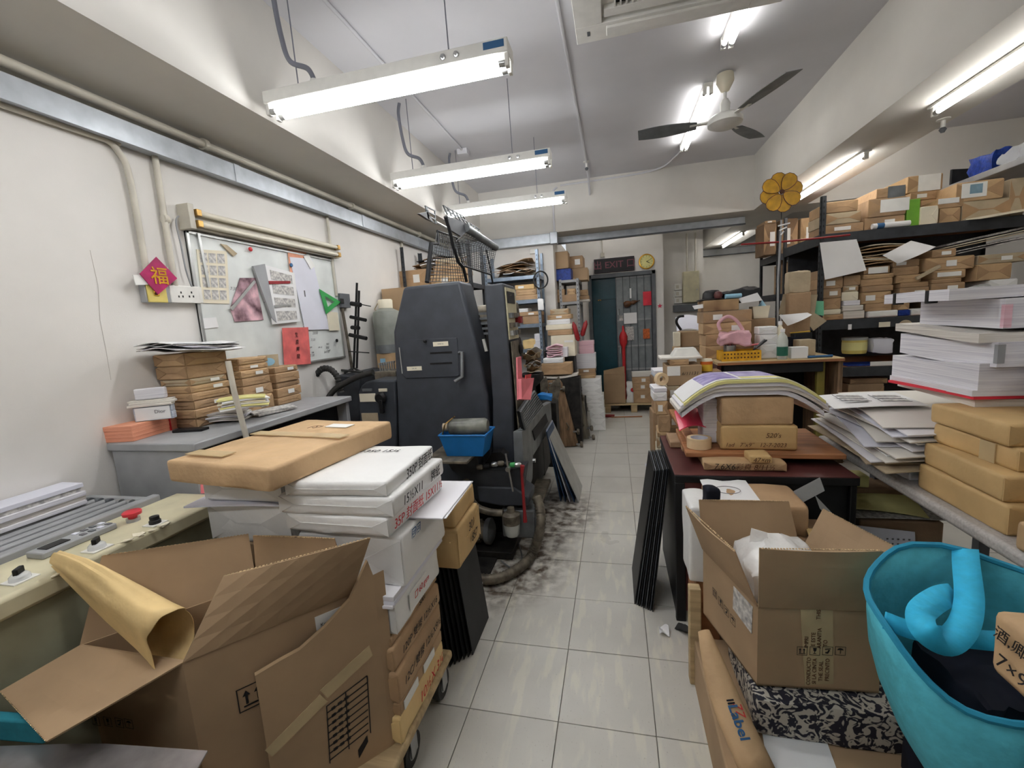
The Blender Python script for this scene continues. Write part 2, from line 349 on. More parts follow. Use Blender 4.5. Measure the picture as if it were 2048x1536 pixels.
# door: frame, dark leaf ajar, barred grey gate
dr = thing('door_1', None, None, (0, YE, 0)); dr['kind'] = 'structure'
for a in (((-.40, -.345), (0, 2.17)), ((.585, .64), (0, 2.17)), ((-.40, .64), (2.11, 2.17))):
    bx('frame', 'grey_dark_paint', a[0][0], a[0][1], -.03, .1, a[1][0], a[1][1], dr, bevel=.004)
bx('door_leaf', 'teal_night', -.345, .03, .12, .16, 0, 2.1, dr, bevel=.004)
bx('door_stop', 'teal_night', -.345, .03, .1, .12, 1.78, 2.1, dr)
bx('gate_panel', 'gate', .03, .585, .05, .075, .05, 2.11, dr)
for i in range(6): bx('gate_bar', 'grey_dark_paint', .03+i*.108, .042+i*.108, .028, .05, .05, 2.11, dr)
for z in (.1, .62, 1.0, 1.42, 2.09): bx('gate_rail', 'grey_paint', .03, .585, .03, .052, z-.014, z+.014, dr)
for z, x in ((1.6, .08), (.98, .10)): B().tube([(x, .03, z), (x-.02, -.01, z), (x-.02, -.01, z-.09)], .008).build('handle', 'steel', dr, smooth=True)
# ---------------------------------------------------------------- trunking and conduits
def pipe(label, pts, r=.012, m='pvc', name='conduit', clips=(), cat='conduit', group=None):
    o = B().tube(pts, r, 10).build(name, m, smooth=True); tag(o, label, cat, group)
    for c in clips: B().lathe([(r*1.5, -.012), (r*1.5, .012)], c, 12, (math.pi/2, 0, 0)).build('clip', m, o, smooth=True)
    return o
XT = WL+.075
zt, zb_ = at(0, 145, X=XT).z, at(0, 192, X=XT).z
t = thing('cable_trunking', 'galvanised steel cable trunking along the left wall under the beam', 'trunking', (WL+.002, 0, 0))
bx('channel', 'galv', 0, .07, YN, YB-.1, zb_, zt, t, bevel=.003)
bx('cover', 'galv', .07, .075, YN, YB-.1, zb_-.006, zt+.006, t)
for y in (.9, 2.2, 3.5, 4.6): bx('joint_strap', 'galv', .07, .079, y, y+.04, zb_-.008, zt+.008, t)
pipe('long cream conduit in the corner between left wall and beam', [(WL+.05, YN, ZB-.045), (WL+.05, YB-.11, ZB-.045)], .02, clips=[(WL+.05, y, ZB-.045) for y in (.7, 2.05, 3.4, 4.7)])
XW = WL+.02
def wl(x, y, o=.02): return at(x, y, X=WL+o)
p0 = wl(0, 207); p1 = wl(190, 268); p2 = wl(240, 308); p3 = wl(262, 370)
pipe('cream conduit under the trunking that bends down to the yellow socket', bez([(XW, YN, p0.z), p0, p1, p2, p3, wl(298, 572)]), .014)
pipe('straight cream conduit from the trunking down to the double socket', [wl(307, 296), wl(350, 574)], .014, clips=[wl(330, 438)])
q = wl(653, 425)
pipe('thin cream conduit down to the grey switch box beside the whiteboard', [q, (q.x, q.y, wl(676, 592).z)], .011)
pipe('short cream conduit above the far rack on the left wall', [wl(803, 480), wl(808, 560)], .013)
pipe('grey conduit slanting from the switch box down behind the press', [wl(684, 616), wl(697, 690), wl(712, 790)], .012, 'greasy')
xc1, xc2 = -1.37, -.245
pb = at(935, 302, Z=ZC-.02)
pipe('thin white conduit running along the ceiling beside the left beam', [(xc1, .3, ZC-.012), (xc1, pb.y, ZC-.012)], .010, 'ceil')
pipe('thin white conduit along the ceiling ending at the sprinkler', [(xc2, .3, ZC-.012), (xc2, 5.1, ZC-.012)], .010, 'ceil')
pipe('white conduit from the ceiling tube lamp along the back beam', bez([(.735, 4.98, ZC-.012), (.7, 5.3, ZC-.012), (.45, YB-.03, ZC-.03), (-.6, YB-.015, ZC-.045)], 8), .010, 'ceil')
pipe('white conduit down the front of the back beam', bez([(-.64, YB-.014, ZC-.06), (-.69, YB-.014, ZC-.1), (-.70, YB-.014, ZC-.2), (-.70, YB-.014, ZB)], 6), .011, 'ceil')
pipe('white sprinkler pipe dropping from the ceiling to the back beam', [(xc2, 5.12, ZC-.02), (xc2, 5.45, ZC-.045), (xc2, YB-.02, 2.98)], .013, 'ceil')
o = bx('junction_box', 'ceil', xc1-.05, xc1+.05, pb.y-.04, pb.y+.05, ZC-.05, ZC, bevel=.004); tag(o, 'small white junction box on the ceiling by the hanging lamps', 'junction box')
t = thing('cable_trunking', 'long steel trunking under the back beam above the exit sign', 'trunking', (0, 0, 0))
bx('channel', 'galv', -.73, XBR, 6.02, 6.1, ZB-.09, ZB, t, bevel=.004); bx('flange', 'grey_dark_paint', -.73, XBR, 6.0, 6.02, ZB-.095, ZB-.08, t)
t = thing('cable_trunking', 'short shiny steel trunking on the pier behind the press', 'trunking', (0, 0, 0))
bx('channel', 'galv', WL+.1, -.75, YB-.09, YB-.001, ZB-.14, ZB-.02, t, bevel=.004); bx('elbow', 'galv', -.75, -.66, YB-.1, YB, ZB-.15, ZB-.01, t, bevel=.004)
t = thing('cable_trunking', 'steel trunking along the far right back wall', 'trunking', (0, 0, 0))
zf = at(1450, 503, Y=8.75).z
bx('channel', 'grey_dark_paint', 1.42, WR, 8.72, 8.8, zf-.06, zf+.06, t, bevel=.004); bx('cover', 'grey_paint', 1.42, WR, 8.71, 8.72, zf-.05, zf+.05, t)
# ---------------------------------------------------------------- lamps
def tubes(parent, L, ys, z, r, m):
    for y in ys:
        B().lathe([(r, -L/2), (r, L/2)], (0, y, z), 12, (0, math.pi/2, 0)).build('tube', m, parent, smooth=True)
        for s in (-1, 1):
            B().lathe([(r*1.05, -.014), (r*1.05, .014)], (s*(L/2+.012), y, z), 12, (0, math.pi/2, 0)).build('tube_cap', 'steel', parent, smooth=True)
            bx('lamp_holder', 'white_metal', s*(L/2+.034)-.009, s*(L/2+.034)+.009, y-.014, y+.014, z-.018, z+.055, parent, bevel=.003)
def hanging(y, label, flex=True):
    z = 2.585; xc = -1.0; L = 1.12
    t = thing('hanging_tube_lamp', label, 'lamp', (xc, y, z), 0, 'hanging twin tube lamps')
    bx('body', 'white_metal', -.605, .605, -.055, .055, .03, .085, t, bevel=.004)
    tubes(t, L, (-.03, .03), 0, .0135, 'tube_on')
    bx('maker_label', 'ink_blue', .5, .59, -.0565, -.055, .05, .078, t)
    for x in (.32, .38): B().lathe([(.012, 0), (.012, .006), (.008, .012)], (x, -.055, .058), 12, (math.pi/2, 0, 0)).build('screw', 'steel', t, smooth=True)
    for x in (-.44, .33): B().tube([(x, 0, .08), (x-.005, 0, ZC-z)], .003, 6).build('wire', 'grey_flex', t)
    B().lathe([(.02, 0), (.02, .03)], (-.35, 0, .085), 10).build('gland', 'white_metal', t)
    B().tube(bez([(-.35, 0, .11), (-.38, 0, .17), (-.47, 0, .22), (-.5, 0, .33), (-.515, 0, .5), (-.50, 0, ZC-z-.02)]), .012, 8).build('flexible_cable', 'grey_flex', t, smooth=True)
hanging(1.99, 'large lit twin tube lamp hanging nearest, over the wrapped reams')
hanging(3.22, 'lit twin tube lamp hanging between the nearest and the farthest lamps')
hanging(4.25, 'farthest lit twin tube lamp hanging behind the press guards')
hanging(.76, 'added twin tube lamp hanging unseen above the camera')  # added lamp out of view, brightens the near part of the room
hanging(-.6, 'added twin tube lamp hanging unseen behind the camera')  # extra lamp outside the view, put in for overall brightness
def batten(loc, L, label, up, group, m='tube_warm', twin=False):
    t = thing('tube_lamp', label, 'lamp', loc, math.pi/2, group)
    bx('body', 'white_metal', -L/2-.05, L/2+.05, -.03, .03, .03, up, t, bevel=.004)
    tubes(t, L, (-.022, .022) if twin else (0,), 0, .0135, m)
batten((1.85, 2.62, 2.545), 1.16, 'lit tube lamp under the right beam, close to the photo edge', .045, 'tube lamps under the right beam')
batten((1.85, 4.56, 2.545), 1.16, 'lit tube lamp under the right beam behind the yellow flower', .045, 'tube lamps under the right beam')
batten((1.85, 7.75, 2.545), 1.16, 'small far lit tube lamp under the right beam near the back wall', .045, 'tube lamps under the right beam')
batten((1.85, .9, 2.545), 1.16, 'added unseen tube lamp under the right beam beside the camera', .045, 'tube lamps under the right beam')  # unseen lamp added to lift the light at the near right
batten((.735, 4.40, 3.12), 1.12, 'lit twin tube lamp on the ceiling beside the fan', .06, 'tube lamps on the ceiling', 'tube_ceiling', True)
batten((.735, 2.97, 3.12), .46, 'short lit tube lamp on the ceiling at the air conditioner edge', .06, 'tube lamps on the ceiling', 'tube_ceiling', True)
batten((2.6, 3.2, 3.12), 1.16, 'added tube lamp on the ceiling of the right bay, unseen behind the beam', .06, 'tube lamps on the ceiling')  # lamp added behind the beam to light the right bay wall
batten((2.6, 5.0, 3.12), 1.0, 'farther added tube lamp on the ceiling of the right bay, out of sight', .06, 'tube lamps on the ceiling')  # second added lamp, out of sight, for the dim bay above the rack
batten((.1, 6.7, 3.12), 1.0, 'added tube lamp on the ceiling before the door, unseen behind the back beam', .06, 'tube lamps on the ceiling')  # lamp added out of sight to brighten the door area
# ---------------------------------------------------------------- air conditioner, fan, sprinklers
t = thing('ceiling_air_conditioner', 'white square cassette air conditioner in the ceiling', 'air conditioner', (-.155, 1.72, 3.0))
B().box(0, 1.02, 0, .97, .03, .18).build('housing', 'white_metal', t, bevel=.006)
for a in ((0, 1.02, .83, .97), (0, 1.02, 0, .14), (0, .14, .14, .83), (.88, 1.02, .14, .83)): bx('fascia', 'white_metal', a[0], a[1], a[2], a[3], 0, .03, t, bevel=.004)
bx('return_grille_back', 'black', .2, .82, .2, .77, .026, .03, t)
bx('intake_panel', 'white_metal', .15, .87, .74, .8, .006, .03, t, bevel=.003)
for i in range(22): bx('grille_bar', 'white_metal', .2+i*.0285, .208+i*.0285, .2, .74, .008, .026, t)
bx('louver', 'white_metal', .16, .86, .855, .925, -.012, .002, t, bevel=.004); bx('louver_slot', 'grey_dark_paint', .06, .075, .875, .91, -.002, .002, t)
bx('display_window', 'navy', .42, .6, .69, .73, .004, .008, t)
fx, fy = .83, 3.7
fz = at(1455, 245, Y=fy).z
t = thing('ceiling_fan', 'grey three-bladed ceiling fan on a short rod', 'fan', (fx, fy, fz))
B().lathe([(.03, ZC-fz), (.055, ZC-fz-.01), (.06, ZC-fz-.06), (.03, ZC-fz-.12), (.012, ZC-fz-.13)], seg=20).build('canopy', 'paper_cream', t, smooth=True)
B().lathe([(.012, .1), (.012, ZC-fz-.1)], seg=12).build('rod', 'white_metal', t, smooth=True)
B().lathe([(.02, .16), (.035, .13), (.03, .06), (.1, .045), (.12, .02), (.118, -.01), (.08, -.03), (.0, -.034)], seg=28).build('motor', 'white_metal', t, smooth=True)
tip = at(1570, 165, Z=fz); a0 = math.atan2(tip.y-fy, tip.x-fx)
for k in range(3):
    a = a0 + k*2*math.pi/3
    m = Matrix.Rotation(a, 4, 'Z') @ Matrix.Rotation(.2, 4, 'X')
    b = B().sheet(lambda u, v: m @ Vector((.19+u*.42, (v-.5)*(.09+.06*math.sin(u*2.6)), .02+.01*u)), 8, 2, .004)
    bl = b.build('blade', 'press_light', t, smooth=True)
    B().box(.09, .24, -.018, .018, .016, .026, Matrix.Rotation(a, 4, 'Z')).build('blade_arm', 'white_metal', t)
def sprinkler(loc, label, l=.05):
    t = thing('sprinkler_head', label, 'sprinkler', loc)
    B().lathe([(.035, 0), (.035, -.006), (.012, -.01), (.012, -l)], seg=14).build('stem', 'white_metal', t, smooth=True)
    B().lathe([(.012, -l), (.02, -l-.012), (.01, -l-.03)], seg=12).build('head', 'grey_dark_paint', t, smooth=True)
sprinkler((xc2, 5.1, ZC), 'sprinkler head on the ceiling before the back beam', .06)
p = at(1887, 238, Z=ZB); sprinkler((min(p.x, 2.08), p.y, ZB), 'sprinkler head under the right beam above the parcels rack')
# ================================================================ parcels, boxes, paper stacks
def fold_part(o, face, w, d, h):
    """envelope fold on one end of a wrapped block, one bow-tie piece of paper"""
    t = .0025
    if face in ('front', 'back'): L, s, P = w, (-1 if face == 'front' else 1), lambda u, z: (u, (-1 if face == 'front' else 1)*d/2, z)
    else: L, s, P = d, (1 if face == 'right' else -1), lambda u, z: ((1 if face == 'right' else -1)*w/2, u, z)
    k = min(h*.9, L*.35); e = L/2*.995
    pts = [P(*q) for q in ((-e, h*.06), (-e+k, h*.48), (e-k, h*.48), (e, h*.06), (e, h*.94), (e-k, h*.53), (-e+k, h*.53), (-e, h*.94))]
    off = (0, s*t, 0) if face in ('front', 'back') else (s*t, 0, 0)
    return B().slab(pts, off).build('fold', 'fold_white' if o.data.materials[0].name in ('wrap', 'paper') else (o.data.materials[0] if o.data.materials[0].name in ('paper_cream', 'envelope', 'blue_dark', 'kraft_gold') else 'fold'), o)
def face_rect(o, face, w, d, h, u, v, su, sv, m, name='sticker', t=.0015):
    """flat rectangle on a face; u,v centre as fraction, su,sv size in metres"""
    e = .0035
    if face == 'front': x, z = -w/2+u*w, v*h; return bx(name, m, x-su/2, x+su/2, -d/2-e-t, -d/2-e+t, z-sv/2, z+sv/2, o)
    if face == 'right': y, z = -d/2+u*d, v*h; return bx(name, m, w/2+e-t, w/2+e+t, y-su/2, y+su/2, z-sv/2, z+sv/2, o)
    if face == 'left': y, z = d/2-u*d, v*h; return bx(name, m, -w/2-e-t, -w/2-e+t, y-su/2, y+su/2, z-sv/2, z+sv/2, o)
    x, y = -w/2+u*w, -d/2+v*d; return bx(name, m, x-su/2, x+su/2, y-sv/2, y+sv/2, h+e-t, h+e+t, o)
def parcel(loc, w, d, h, rz, m, label, name='kraft_parcel', cat='parcel', group=None, folds=('front',), sticker=None, near=False, text=None, amp=.004, rot=None, puff=.003):
    if near: o = B().soft(w, d, h, amp, R.random()*50, puff=puff).build(name, m, smooth=1.2)
    else: o = bx(name, m, -w/2, w/2, -d/2, d/2, 0, h, bevel=min(.006, h*.2), seg=2)
    place(o, loc, rot or (0, 0, rz)); tag(o, label, cat, group)
    for f in folds: fold_part(o, f, w, d, h)
    if sticker:
        for s in (sticker if isinstance(sticker, list) else [sticker]): face_rect(o, s[0], w, d, h, *s[1:])
    if text:
        for (face, s, size, u, v, mm) in text:
            e = .0055 + (amp if near else 0)
            if face == 'front': txt(o, s, size, (-w/2+u*w, -d/2-e, v*h), FRONT, mm)
            elif face == 'right': txt(o, s, size, (w/2+e, -d/2+u*d, v*h), RIGHT, mm)
            elif face == 'left': txt(o, s, size, (-w/2-e, d/2-u*d, v*h), LEFT, mm)
            else: txt(o, s, size, (-w/2+u*w, -d/2+v*d, h+e), TOP, mm)
    return o
def paper_stack(loc, w, d, h, rz, label, n=3, m='pages', name='paper_stack', group=None, jit=.008, bend=0, cat='paper stack', rot=None, part='bundle'):
    t = thing(name, label, cat, loc, rz, group, rot); z = 0
    for i in range(n):
        hh = h/n*R.uniform(.8, 1.2) if i < n-1 else max(.004, h-z)
        mm = m[i % len(m)] if isinstance(m, (list, tuple)) else m
        jx, jy, ja = R.uniform(-jit, jit), R.uniform(-jit, jit), R.uniform(-jit, jit)*2
        if bend:
            bz = bend
            b = B().sheet(lambda u, v: (w*(u-.5), d*(v-.5), hh + bz*math.sin(u*math.pi)*.0 - abs(bz)*(abs(u-.5)*2)**2 + abs(bz)), 10, 2, hh)
            o = b.build(part, mm, t, smooth=.6)
        else: o = bx(part, mm, -w/2, w/2, -d/2, d/2, 0, hh, t, bevel=.0015, seg=1)
        place(o, (jx, jy, z), (0, 0, ja)); z += hh
    return t
KR = ['kraft', 'kraft2', 'kraft3', 'kraft', 'kraft2']
KW = {'kraft': 'brown kraft parcel', 'kraft2': 'light brown kraft parcel', 'kraft3': 'dull brown kraft parcel', 'kraft_dark': 'dark brown kraft parcel', 'kraft_grey': 'greyish kraft parcel',
      'kraft_gold': 'golden kraft box', 'wrap': 'white-wrapped ream', 'paper': 'white packet', 'card': 'cardboard box', 'pages': 'stack of white sheets', 'pages_warm': 'stack of off-white sheets', 'paper_cream': 'cream packet',
      'pages_blue': 'stack of bluish sheets', 'pages_kraft': 'bundle of kraft sheets', 'envelope': 'yellow envelope packet', 'blue_dark': 'blue-wrapped ream', 'pages_pink': 'stack of pink sheets'}
def pile(q, Y, d, ybase, rows, where, group, z0=None, folds=('front',), jy=.012, near=False, jr=.03):
    """bottom-up pile; rows (x0,x1,ytop[,material[,sticker]]) in zoom pixels of frame q=(ox,oy,s); fronts near plane Y"""
    ox, oy, s = q; z = z0; out = []; n = len(rows)
    for i, rw in enumerate(rows):
        x0, x1, yt = rw[:3]; m = rw[3] if len(rw) > 3 and rw[3] else KR[R.randrange(5)]
        xm = ox+(x0+x1)/2*s
        if z is None: z = at(xm, oy+ybase*s, Y=Y).z
        zt = at(xm, oy+yt*s, Y=Y).z; h = max(.012, zt-z)
        a, b = at(ox+x0*s, oy+(yt)*s, Y=Y), at(ox+x1*s, oy+(yt)*s, Y=Y); w = b.x-a.x
        dd = d*R.uniform(.88, 1.0); yy = Y + R.uniform(0, jy) + dd/2
        pos = 'topmost' if i == n-1 and n > 1 else ORD[i]
        lab = f"{KW[m]}, {pos}{'' if pos in ('topmost', 'lowest') else ' up'} in {where}" if n > 1 else f"{KW[m]} {where}"
        st = rw[4] if len(rw) > 4 else None
        if st is None and m.startswith('kraft') and h > .03 and R.random() < .3: st = ('front', R.uniform(.3, .7), .5, min(.07, w*.4), h*.45, 'sticker')
        tx = rw[5] if len(rw) > 5 else None
        paperish = m.startswith('pages')
        nm, ct = ('paper_stack', 'paper stack') if paperish else (('paper_ream', 'ream') if m in ('wrap', 'blue_dark') else (('cardboard_box', 'box') if m in ('card', 'kraft_gold') else ('kraft_parcel', 'parcel')))
        fo = () if (paperish or m == 'card' or h < .025) else folds
        o = parcel(((a.x+b.x)/2, yy, z), w, dd, h, R.uniform(-jr, jr), m, lab, nm, ct, group, fo, st, near, tx)
        out.append(o); z += h + .0004
    return out
def corner(q, A, Lp, Rp, ytop, zb):
    """block standing on height zb: bottom near corner A, bottom ends Lp and Rp (zoom pixels), top edge above A at ytop"""
    ox, oy, s = q; P = [at(ox+p[0]*s, oy+p[1]*s, Z=zb) for p in (A, Lp, Rp)]
    a, l, r = P; v = (r-a); w = v.length; v.normalize(); pv = Vector((-v.y, v.x, 0)); d = abs((l-a).dot(pv))
    h = at(ox+A[0]*s, oy+ytop*s, Y=a.y).z - zb
    c = a + v*w/2 + pv*d/2
    return Vector((c.x, c.y, zb)), w, d, h, math.atan2(v.y, v.x)
def wallpanel(name, label, cat, q, px, m, off=.006, th=.003, group=None):
    ox, oy, s = q; pts = [at(ox+x*s, oy+y*s, X=WL+off) for x, y in px]
    c = sum(pts, Vector())/len(pts); o = B().slab([p-c for p in pts], (th, 0, 0)).build(name, m); o.location = c
    if label: tag(o, label, cat, group)
    return o
def wallpart(parent, name, q, px, m, off=.012, th=.003):
    o = wallpanel(name, None, None, q, px, m, off, th); o.parent = parent; o.location = o.location - parent.location; return o
# ---------------------------------------------------------------- things on the left wall
Q1 = (0, 350, .358)
y0, y1 = 1.885, 3.13
t = thing('wall_tube_lamp', 'unlit cream twin tube lamp on the wall above the whiteboard', 'lamp', (WL, y0, 2.09))
bx('body', 'pvc', 0, .05, 0, y1-y0+.02, 0, .1, t, bevel=.004); bx('end_plate', 'pvc', 0, .075, -.012, .02, -.01, .115, t, bevel=.003)
for z in (.075, .02):
    B().lathe([(.014, 0), (.014, y1-y0-.09)], (.07, .05, z), 12, (-math.pi/2, 0, 0)).build('tube', 'tube_off', t, smooth=True)
    for yy in (.022, y1-y0-.04): bx('lamp_holder', 'brass', .05, .088, yy, yy+.03, z-.017, z+.017, t, bevel=.003)
t = thing('whiteboard', 'stained whiteboard with aluminium frame covered in notes', 'whiteboard', (WL, 1.89, 1.31))
bx('panel', 'whiteboard', .002, .012, 0, 1.23, 0, .77, t)
for a in ((0, 1.23, 0, .014), (0, 1.23, .756, .77), (0, .016, 0, .77), (1.214, 1.23, 0, .77)): bx('frame', 'alu', .002, .02, a[0], a[1], a[2], a[3], t, bevel=.002)
for i in range(26):
    yy, zz = R.uniform(.75, 1.15) if i < 18 else R.uniform(.08, .5), R.uniform(.04, .3) if i < 18 else R.uniform(.38, .5)
    txt(t, R.choice(['8-3', '12x9', '1/4', 'A4 x2', '300', '7:30', '2000', '+5', '180', '85x54']), R.uniform(.018, .03), (.0125, yy, zz), RIGHT, R.choice(['ink_grey', 'ink_grey', 'ink']), 'marker_note')
c = wallpanel('wall_calendar', 'white year calendar sheet with small grey month blocks', 'calendar', Q1, [(1095, 415), (1265, 425), (1280, 720), (1130, 715)], 'paper_cream', .014)
for j in range(4):
    for i in range(3):
        u0, u1, v0, v1 = .1+i*.29, .1+i*.29+.24, .06+j*.23, .06+j*.23+.18
        def bl(u, v): return ((1095+35*v)*(1-u)+(1265+15*v)*u, (415+300*v)*(1-u)+(425+295*v)*u)
        wallpart(c, 'month_block', Q1, [bl(u0, v0), bl(u1, v0), bl(u1, v1), bl(u0, v1)], 'newsprint', .0175, .001)
c = wallpanel('picture_sheet', 'glossy pink flower picture pinned on the whiteboard', 'picture', Q1, [(1340, 575), (1425, 575), (1470, 810), (1310, 820), (1285, 745)], 'poster_pink', .016)
tag(wallpanel('magnet_bar', 'thin silver magnet bar on the year calendar', 'magnet bar', Q1, [(1098, 325), (1112, 325), (1172, 625), (1158, 627)], 'alu', .02, .006))
tag(wallpanel('magnet_bar', 'silver magnet bar slanting over the pink picture', 'magnet bar', Q1, [(1283, 745), (1415, 588), (1428, 596), (1296, 757)], 'alu', .023, .006))
c = wallpanel('hanging_calendar', 'printed calendar with a curled grey spine hung on the whiteboard', 'calendar', Q1, [(1465, 500), (1640, 548), (1675, 818), (1520, 835)], 'paper', .03, .006)
wallpart(c, 'spine', Q1, [(1405, 510), (1470, 498), (1535, 825), (1510, 800), (1440, 610)], 'grey_paint', .026, .014)
for k, mm in enumerate(('newsprint', 'newsprint', 'newsprint', 'newsprint')):
    v0 = .06+k*.24
    def b2(u, v): return ((1465+55*v)*(1-u)+(1640+35*v)*u, (500+335*v)*(1-u)+(548+270*v)*u)
    wallpart(c, 'print_block', Q1, [b2(.22, v0), b2(.92, v0), b2(.92, v0+.17), b2(.22, v0+.17)], mm, .0365, .001)
wallpart(c, 'red_strip', Q1, [(1498, 592), (1620, 592), (1620, 606), (1502, 610)], 'red_dark', .038, .004); wallpart(c, 'grey_strip', Q1, [(1530, 728), (1625, 718), (1626, 730), (1533, 742)], 'alu', .038, .004)
wallpanel('orange_sheet', 'orange sheet behind the long white sheet on the whiteboard', 'sheet', Q1, [(1605, 418), (1710, 435), (1652, 640), (1630, 632)], 'paper_orange', .016)
c = wallpanel('long_sheet', 'long blank white sheet hung on the whiteboard beside the green set square', 'sheet', Q1, [(1617, 458), (1742, 470), (1840, 862), (1703, 866)], 'paper_cool', .02)
wallpart(c, 'print_line', Q1, [(1697, 645), (1703, 645), (1708, 680), (1702, 680)], 'ink_grey', .0235, .001)
wallpanel('note_tag', 'small white tag tilted at the top of the whiteboard', 'tag', Q1, [(1695, 455), (1722, 440), (1758, 510), (1735, 527)], 'sticker', .026)
wallpanel('cream_note', 'small cream note below the green set square', 'note', Q1, [(1822, 760), (1885, 768), (1897, 868), (1838, 870)], 'paper_cream', .024)
wallpanel('note_slip', 'white slip taped at the lower edge of the calendar', 'note', Q1, [(1130, 800), (1205, 795), (1220, 850), (1135, 860)], 'paper', .014)
g = thing('set_square', 'green plastic set square hung at the whiteboard edge', 'set square', wl(665, 610, .03))
tri = [wl(*p, .03)-g.location for p in ((638, 578), (681, 604), (652, 628))]; inn = [sum(tri, Vector())/3*.55 + p*.45 for p in tri]
for i in range(3): B().slab([tri[i], tri[(i+1)%3], inn[(i+1)%3], inn[i]], (.004, 0, 0)).build('edge', 'green', g)
c = wallpanel('red_paper', 'red paper with brushed good-luck characters below the whiteboard', 'red paper', Q1, [(1575, 855), (1720, 850), (1735, 1055), (1587, 1066)], 'paper_red', .026)
c.data.materials[0] = mat('paper_coral', srgb(226, 112, 108), .6, n=.08, ns=14)
for k, ch in enumerate('生意興隆'): txt(c, ch, .036, (.005, (k-1.5)*-.003, .075-.049*k), RIGHT, 'ink', 'brush_character')
for (x, y), mm, nm, lab in (((1880, 925), 'black', 'magnet', 'black round magnet at the lower corner of the whiteboard'), ((1397, 415), 'red', 'magnet', 'small red magnet near the top of the whiteboard'), ((1625, 503), 'ink_blue', 'magnet', 'small blue magnet on the long white sheet')):
    o = B().lathe([(.013, 0), (.013, .006), (.009, .009)], (0, 0, 0), 14, (0, math.pi/2, 0)).build(nm, mm, smooth=True); o.location = at(x*.358, 350+y*.358, X=WL+.0245); tag(o, lab, 'magnet')
wallpanel('paper_clip', 'beige clip with a torn slip near the top of the whiteboard', 'clip', Q1, [(1228, 385), (1262, 392), (1320, 440), (1300, 455)], 'kraft_grey', .016, .008)
# sockets, switch, lucky charm
t = thing('network_socket', 'yellowed network socket on a grey box on the left wall', 'socket', wl(305, 588, 0))
def wq(parent, name, x0, x1, ya, yb, m, o0, o1, bevel=.003):
    P = [wl(x, y, o0)-parent.location for x, y in ((x0, ya), (x1, ya), (x1, yb), (x0, yb))]
    ys = sorted(p.y for p in P); zs = sorted(p.z for p in P); return bx(name, m, o0, o1, (ys[0]+ys[1])/2, (ys[2]+ys[3])/2, (zs[0]+zs[1])/2, (zs[2]+zs[3])/2, parent, bevel=bevel)
wq(t, 'back_box', 279, 336, 571, 606, 'grey_paint', 0, .035); wq(t, 'faceplate', 293, 332, 570, 605, 'yellow_old', .035, .042); wq(t, 'port', 307, 318, 580, 592, 'yellow', .042, .046); wq(t, 'port_hole', 309, 315, 585, 590, 'ink_brown', .046, .047, 0)
t = thing('wall_socket', 'white double three-pin wall socket beside the whiteboard', 'socket', wl(368, 590, 0))
wq(t, 'back_box', 338, 396, 573, 606, 'white_metal', 0, .03); wq(t, 'faceplate', 339, 397, 573, 606, 'white_metal', .03, .038)
for x in (362, 383):
    for dx, dy in ((0, -5), (-4, 3), (4, 3)): wq(t, 'pin_hole', x+dx-1.3, x+dx+1.3, 590+dy-2, 590+dy+2, 'black', .038, .0386, 0)
c = wallpanel('fortune_charm', 'magenta paper diamond with a gold fortune character above the sockets', 'wall charm', Q1, [(870, 458), (987, 578), (880, 668), (778, 552)], 'rose', .05, .004)
c.data.materials[0] = mat('magenta', srgb(176, 30, 96), .4, n=.1, ns=20); txt(c, '福', .085, (.006, .005, -.005), RIGHT, 'gold', 'gold_character', 0, .01)
wallpanel('name_card', 'white name card tucked beside the magenta diamond', 'card', Q1, [(740, 558), (838, 562), (848, 612), (757, 615)], 'sticker', .044)
t = thing('switch_box', 'grey metal switch box on the wall right of the whiteboard', 'switch', wl(683, 602, 0))
wq(t, 'body', 673, 692, 588, 616, 'grey_dark_paint', 0, .04); wq(t, 'rocker', 680, 687, 597, 607, 'black', .04, .046)
pipe('thin grey lamp cable hanging along the whiteboard edge', bez([wl(357, 432, .03), wl(352, 445, .03), wl(362, 490, .03), wl(372, 540, .03), wl(384, 575, .03)], 6), .004, 'grey_paint', 'lamp_cable', cat='cable')
# ---------------------------------------------------------------- grey steel cabinet desk with its load
ZD = 1.1
t = thing('steel_desk', 'grey steel desk against the left wall below the whiteboard', 'desk', (WL+.01, 1.36, 0))
bx('desktop', 'grey_paint', 0, .47, 0, 1.1, ZD-.035, ZD, t, bevel=.006)
bx('side_panel', 'grey_paint', .01, .45, .01, .035, 0, ZD-.035, t, bevel=.004); bx('side_panel', 'grey_paint', .01, .45, 1.06, 1.09, 0, ZD-.035, t, bevel=.004)
bx('dark_backing', 'grey_dark_paint', 0, .02, .03, 1.07, .2, ZD-.035, t); bx('kneehole_shade', 'black', .36, .38, .035, 1.06, .1, ZD-.035, t)  # black sheet stands in for the shade inside the open kneehole
GD = 'paper and parcels on the grey desk'
c, w, d, h, rz = corner(Q1, (745, 1490), (603, 1493), (1060, 1395), 1402, ZD)
o = paper_stack(c, w, d, h, rz, 'salmon coloured paper stack tied with red string on the grey desk', 4, 'pages_salmon', jit=.003); zz = ZD+h
bx('string', 'ink_red', w*.12, w*.135, -d/2-.006, d/2+.003, -.0, h+.003, o)
c2, w2, d2, h2, rz2 = corner(Q1, (755, 1382), (575, 1395), (970, 1358), 1302, zz)
o = paper_stack(c2, w2, d2, h2, rz2, 'bluish white paper block on the salmon paper stack', 2, 'pages_blue', jit=.004)
bx('front_card', 'paper', -w2/2+.01, w2/2-.005, -d2/2-.012, -d2/2-.008, .004, h2*.95, o); txt(o, 'Dior', .022, (.03, -d2/2-.0135, h2*.6), FRONT, 'ink_grey', 'print', 0)
zz += h2+.001
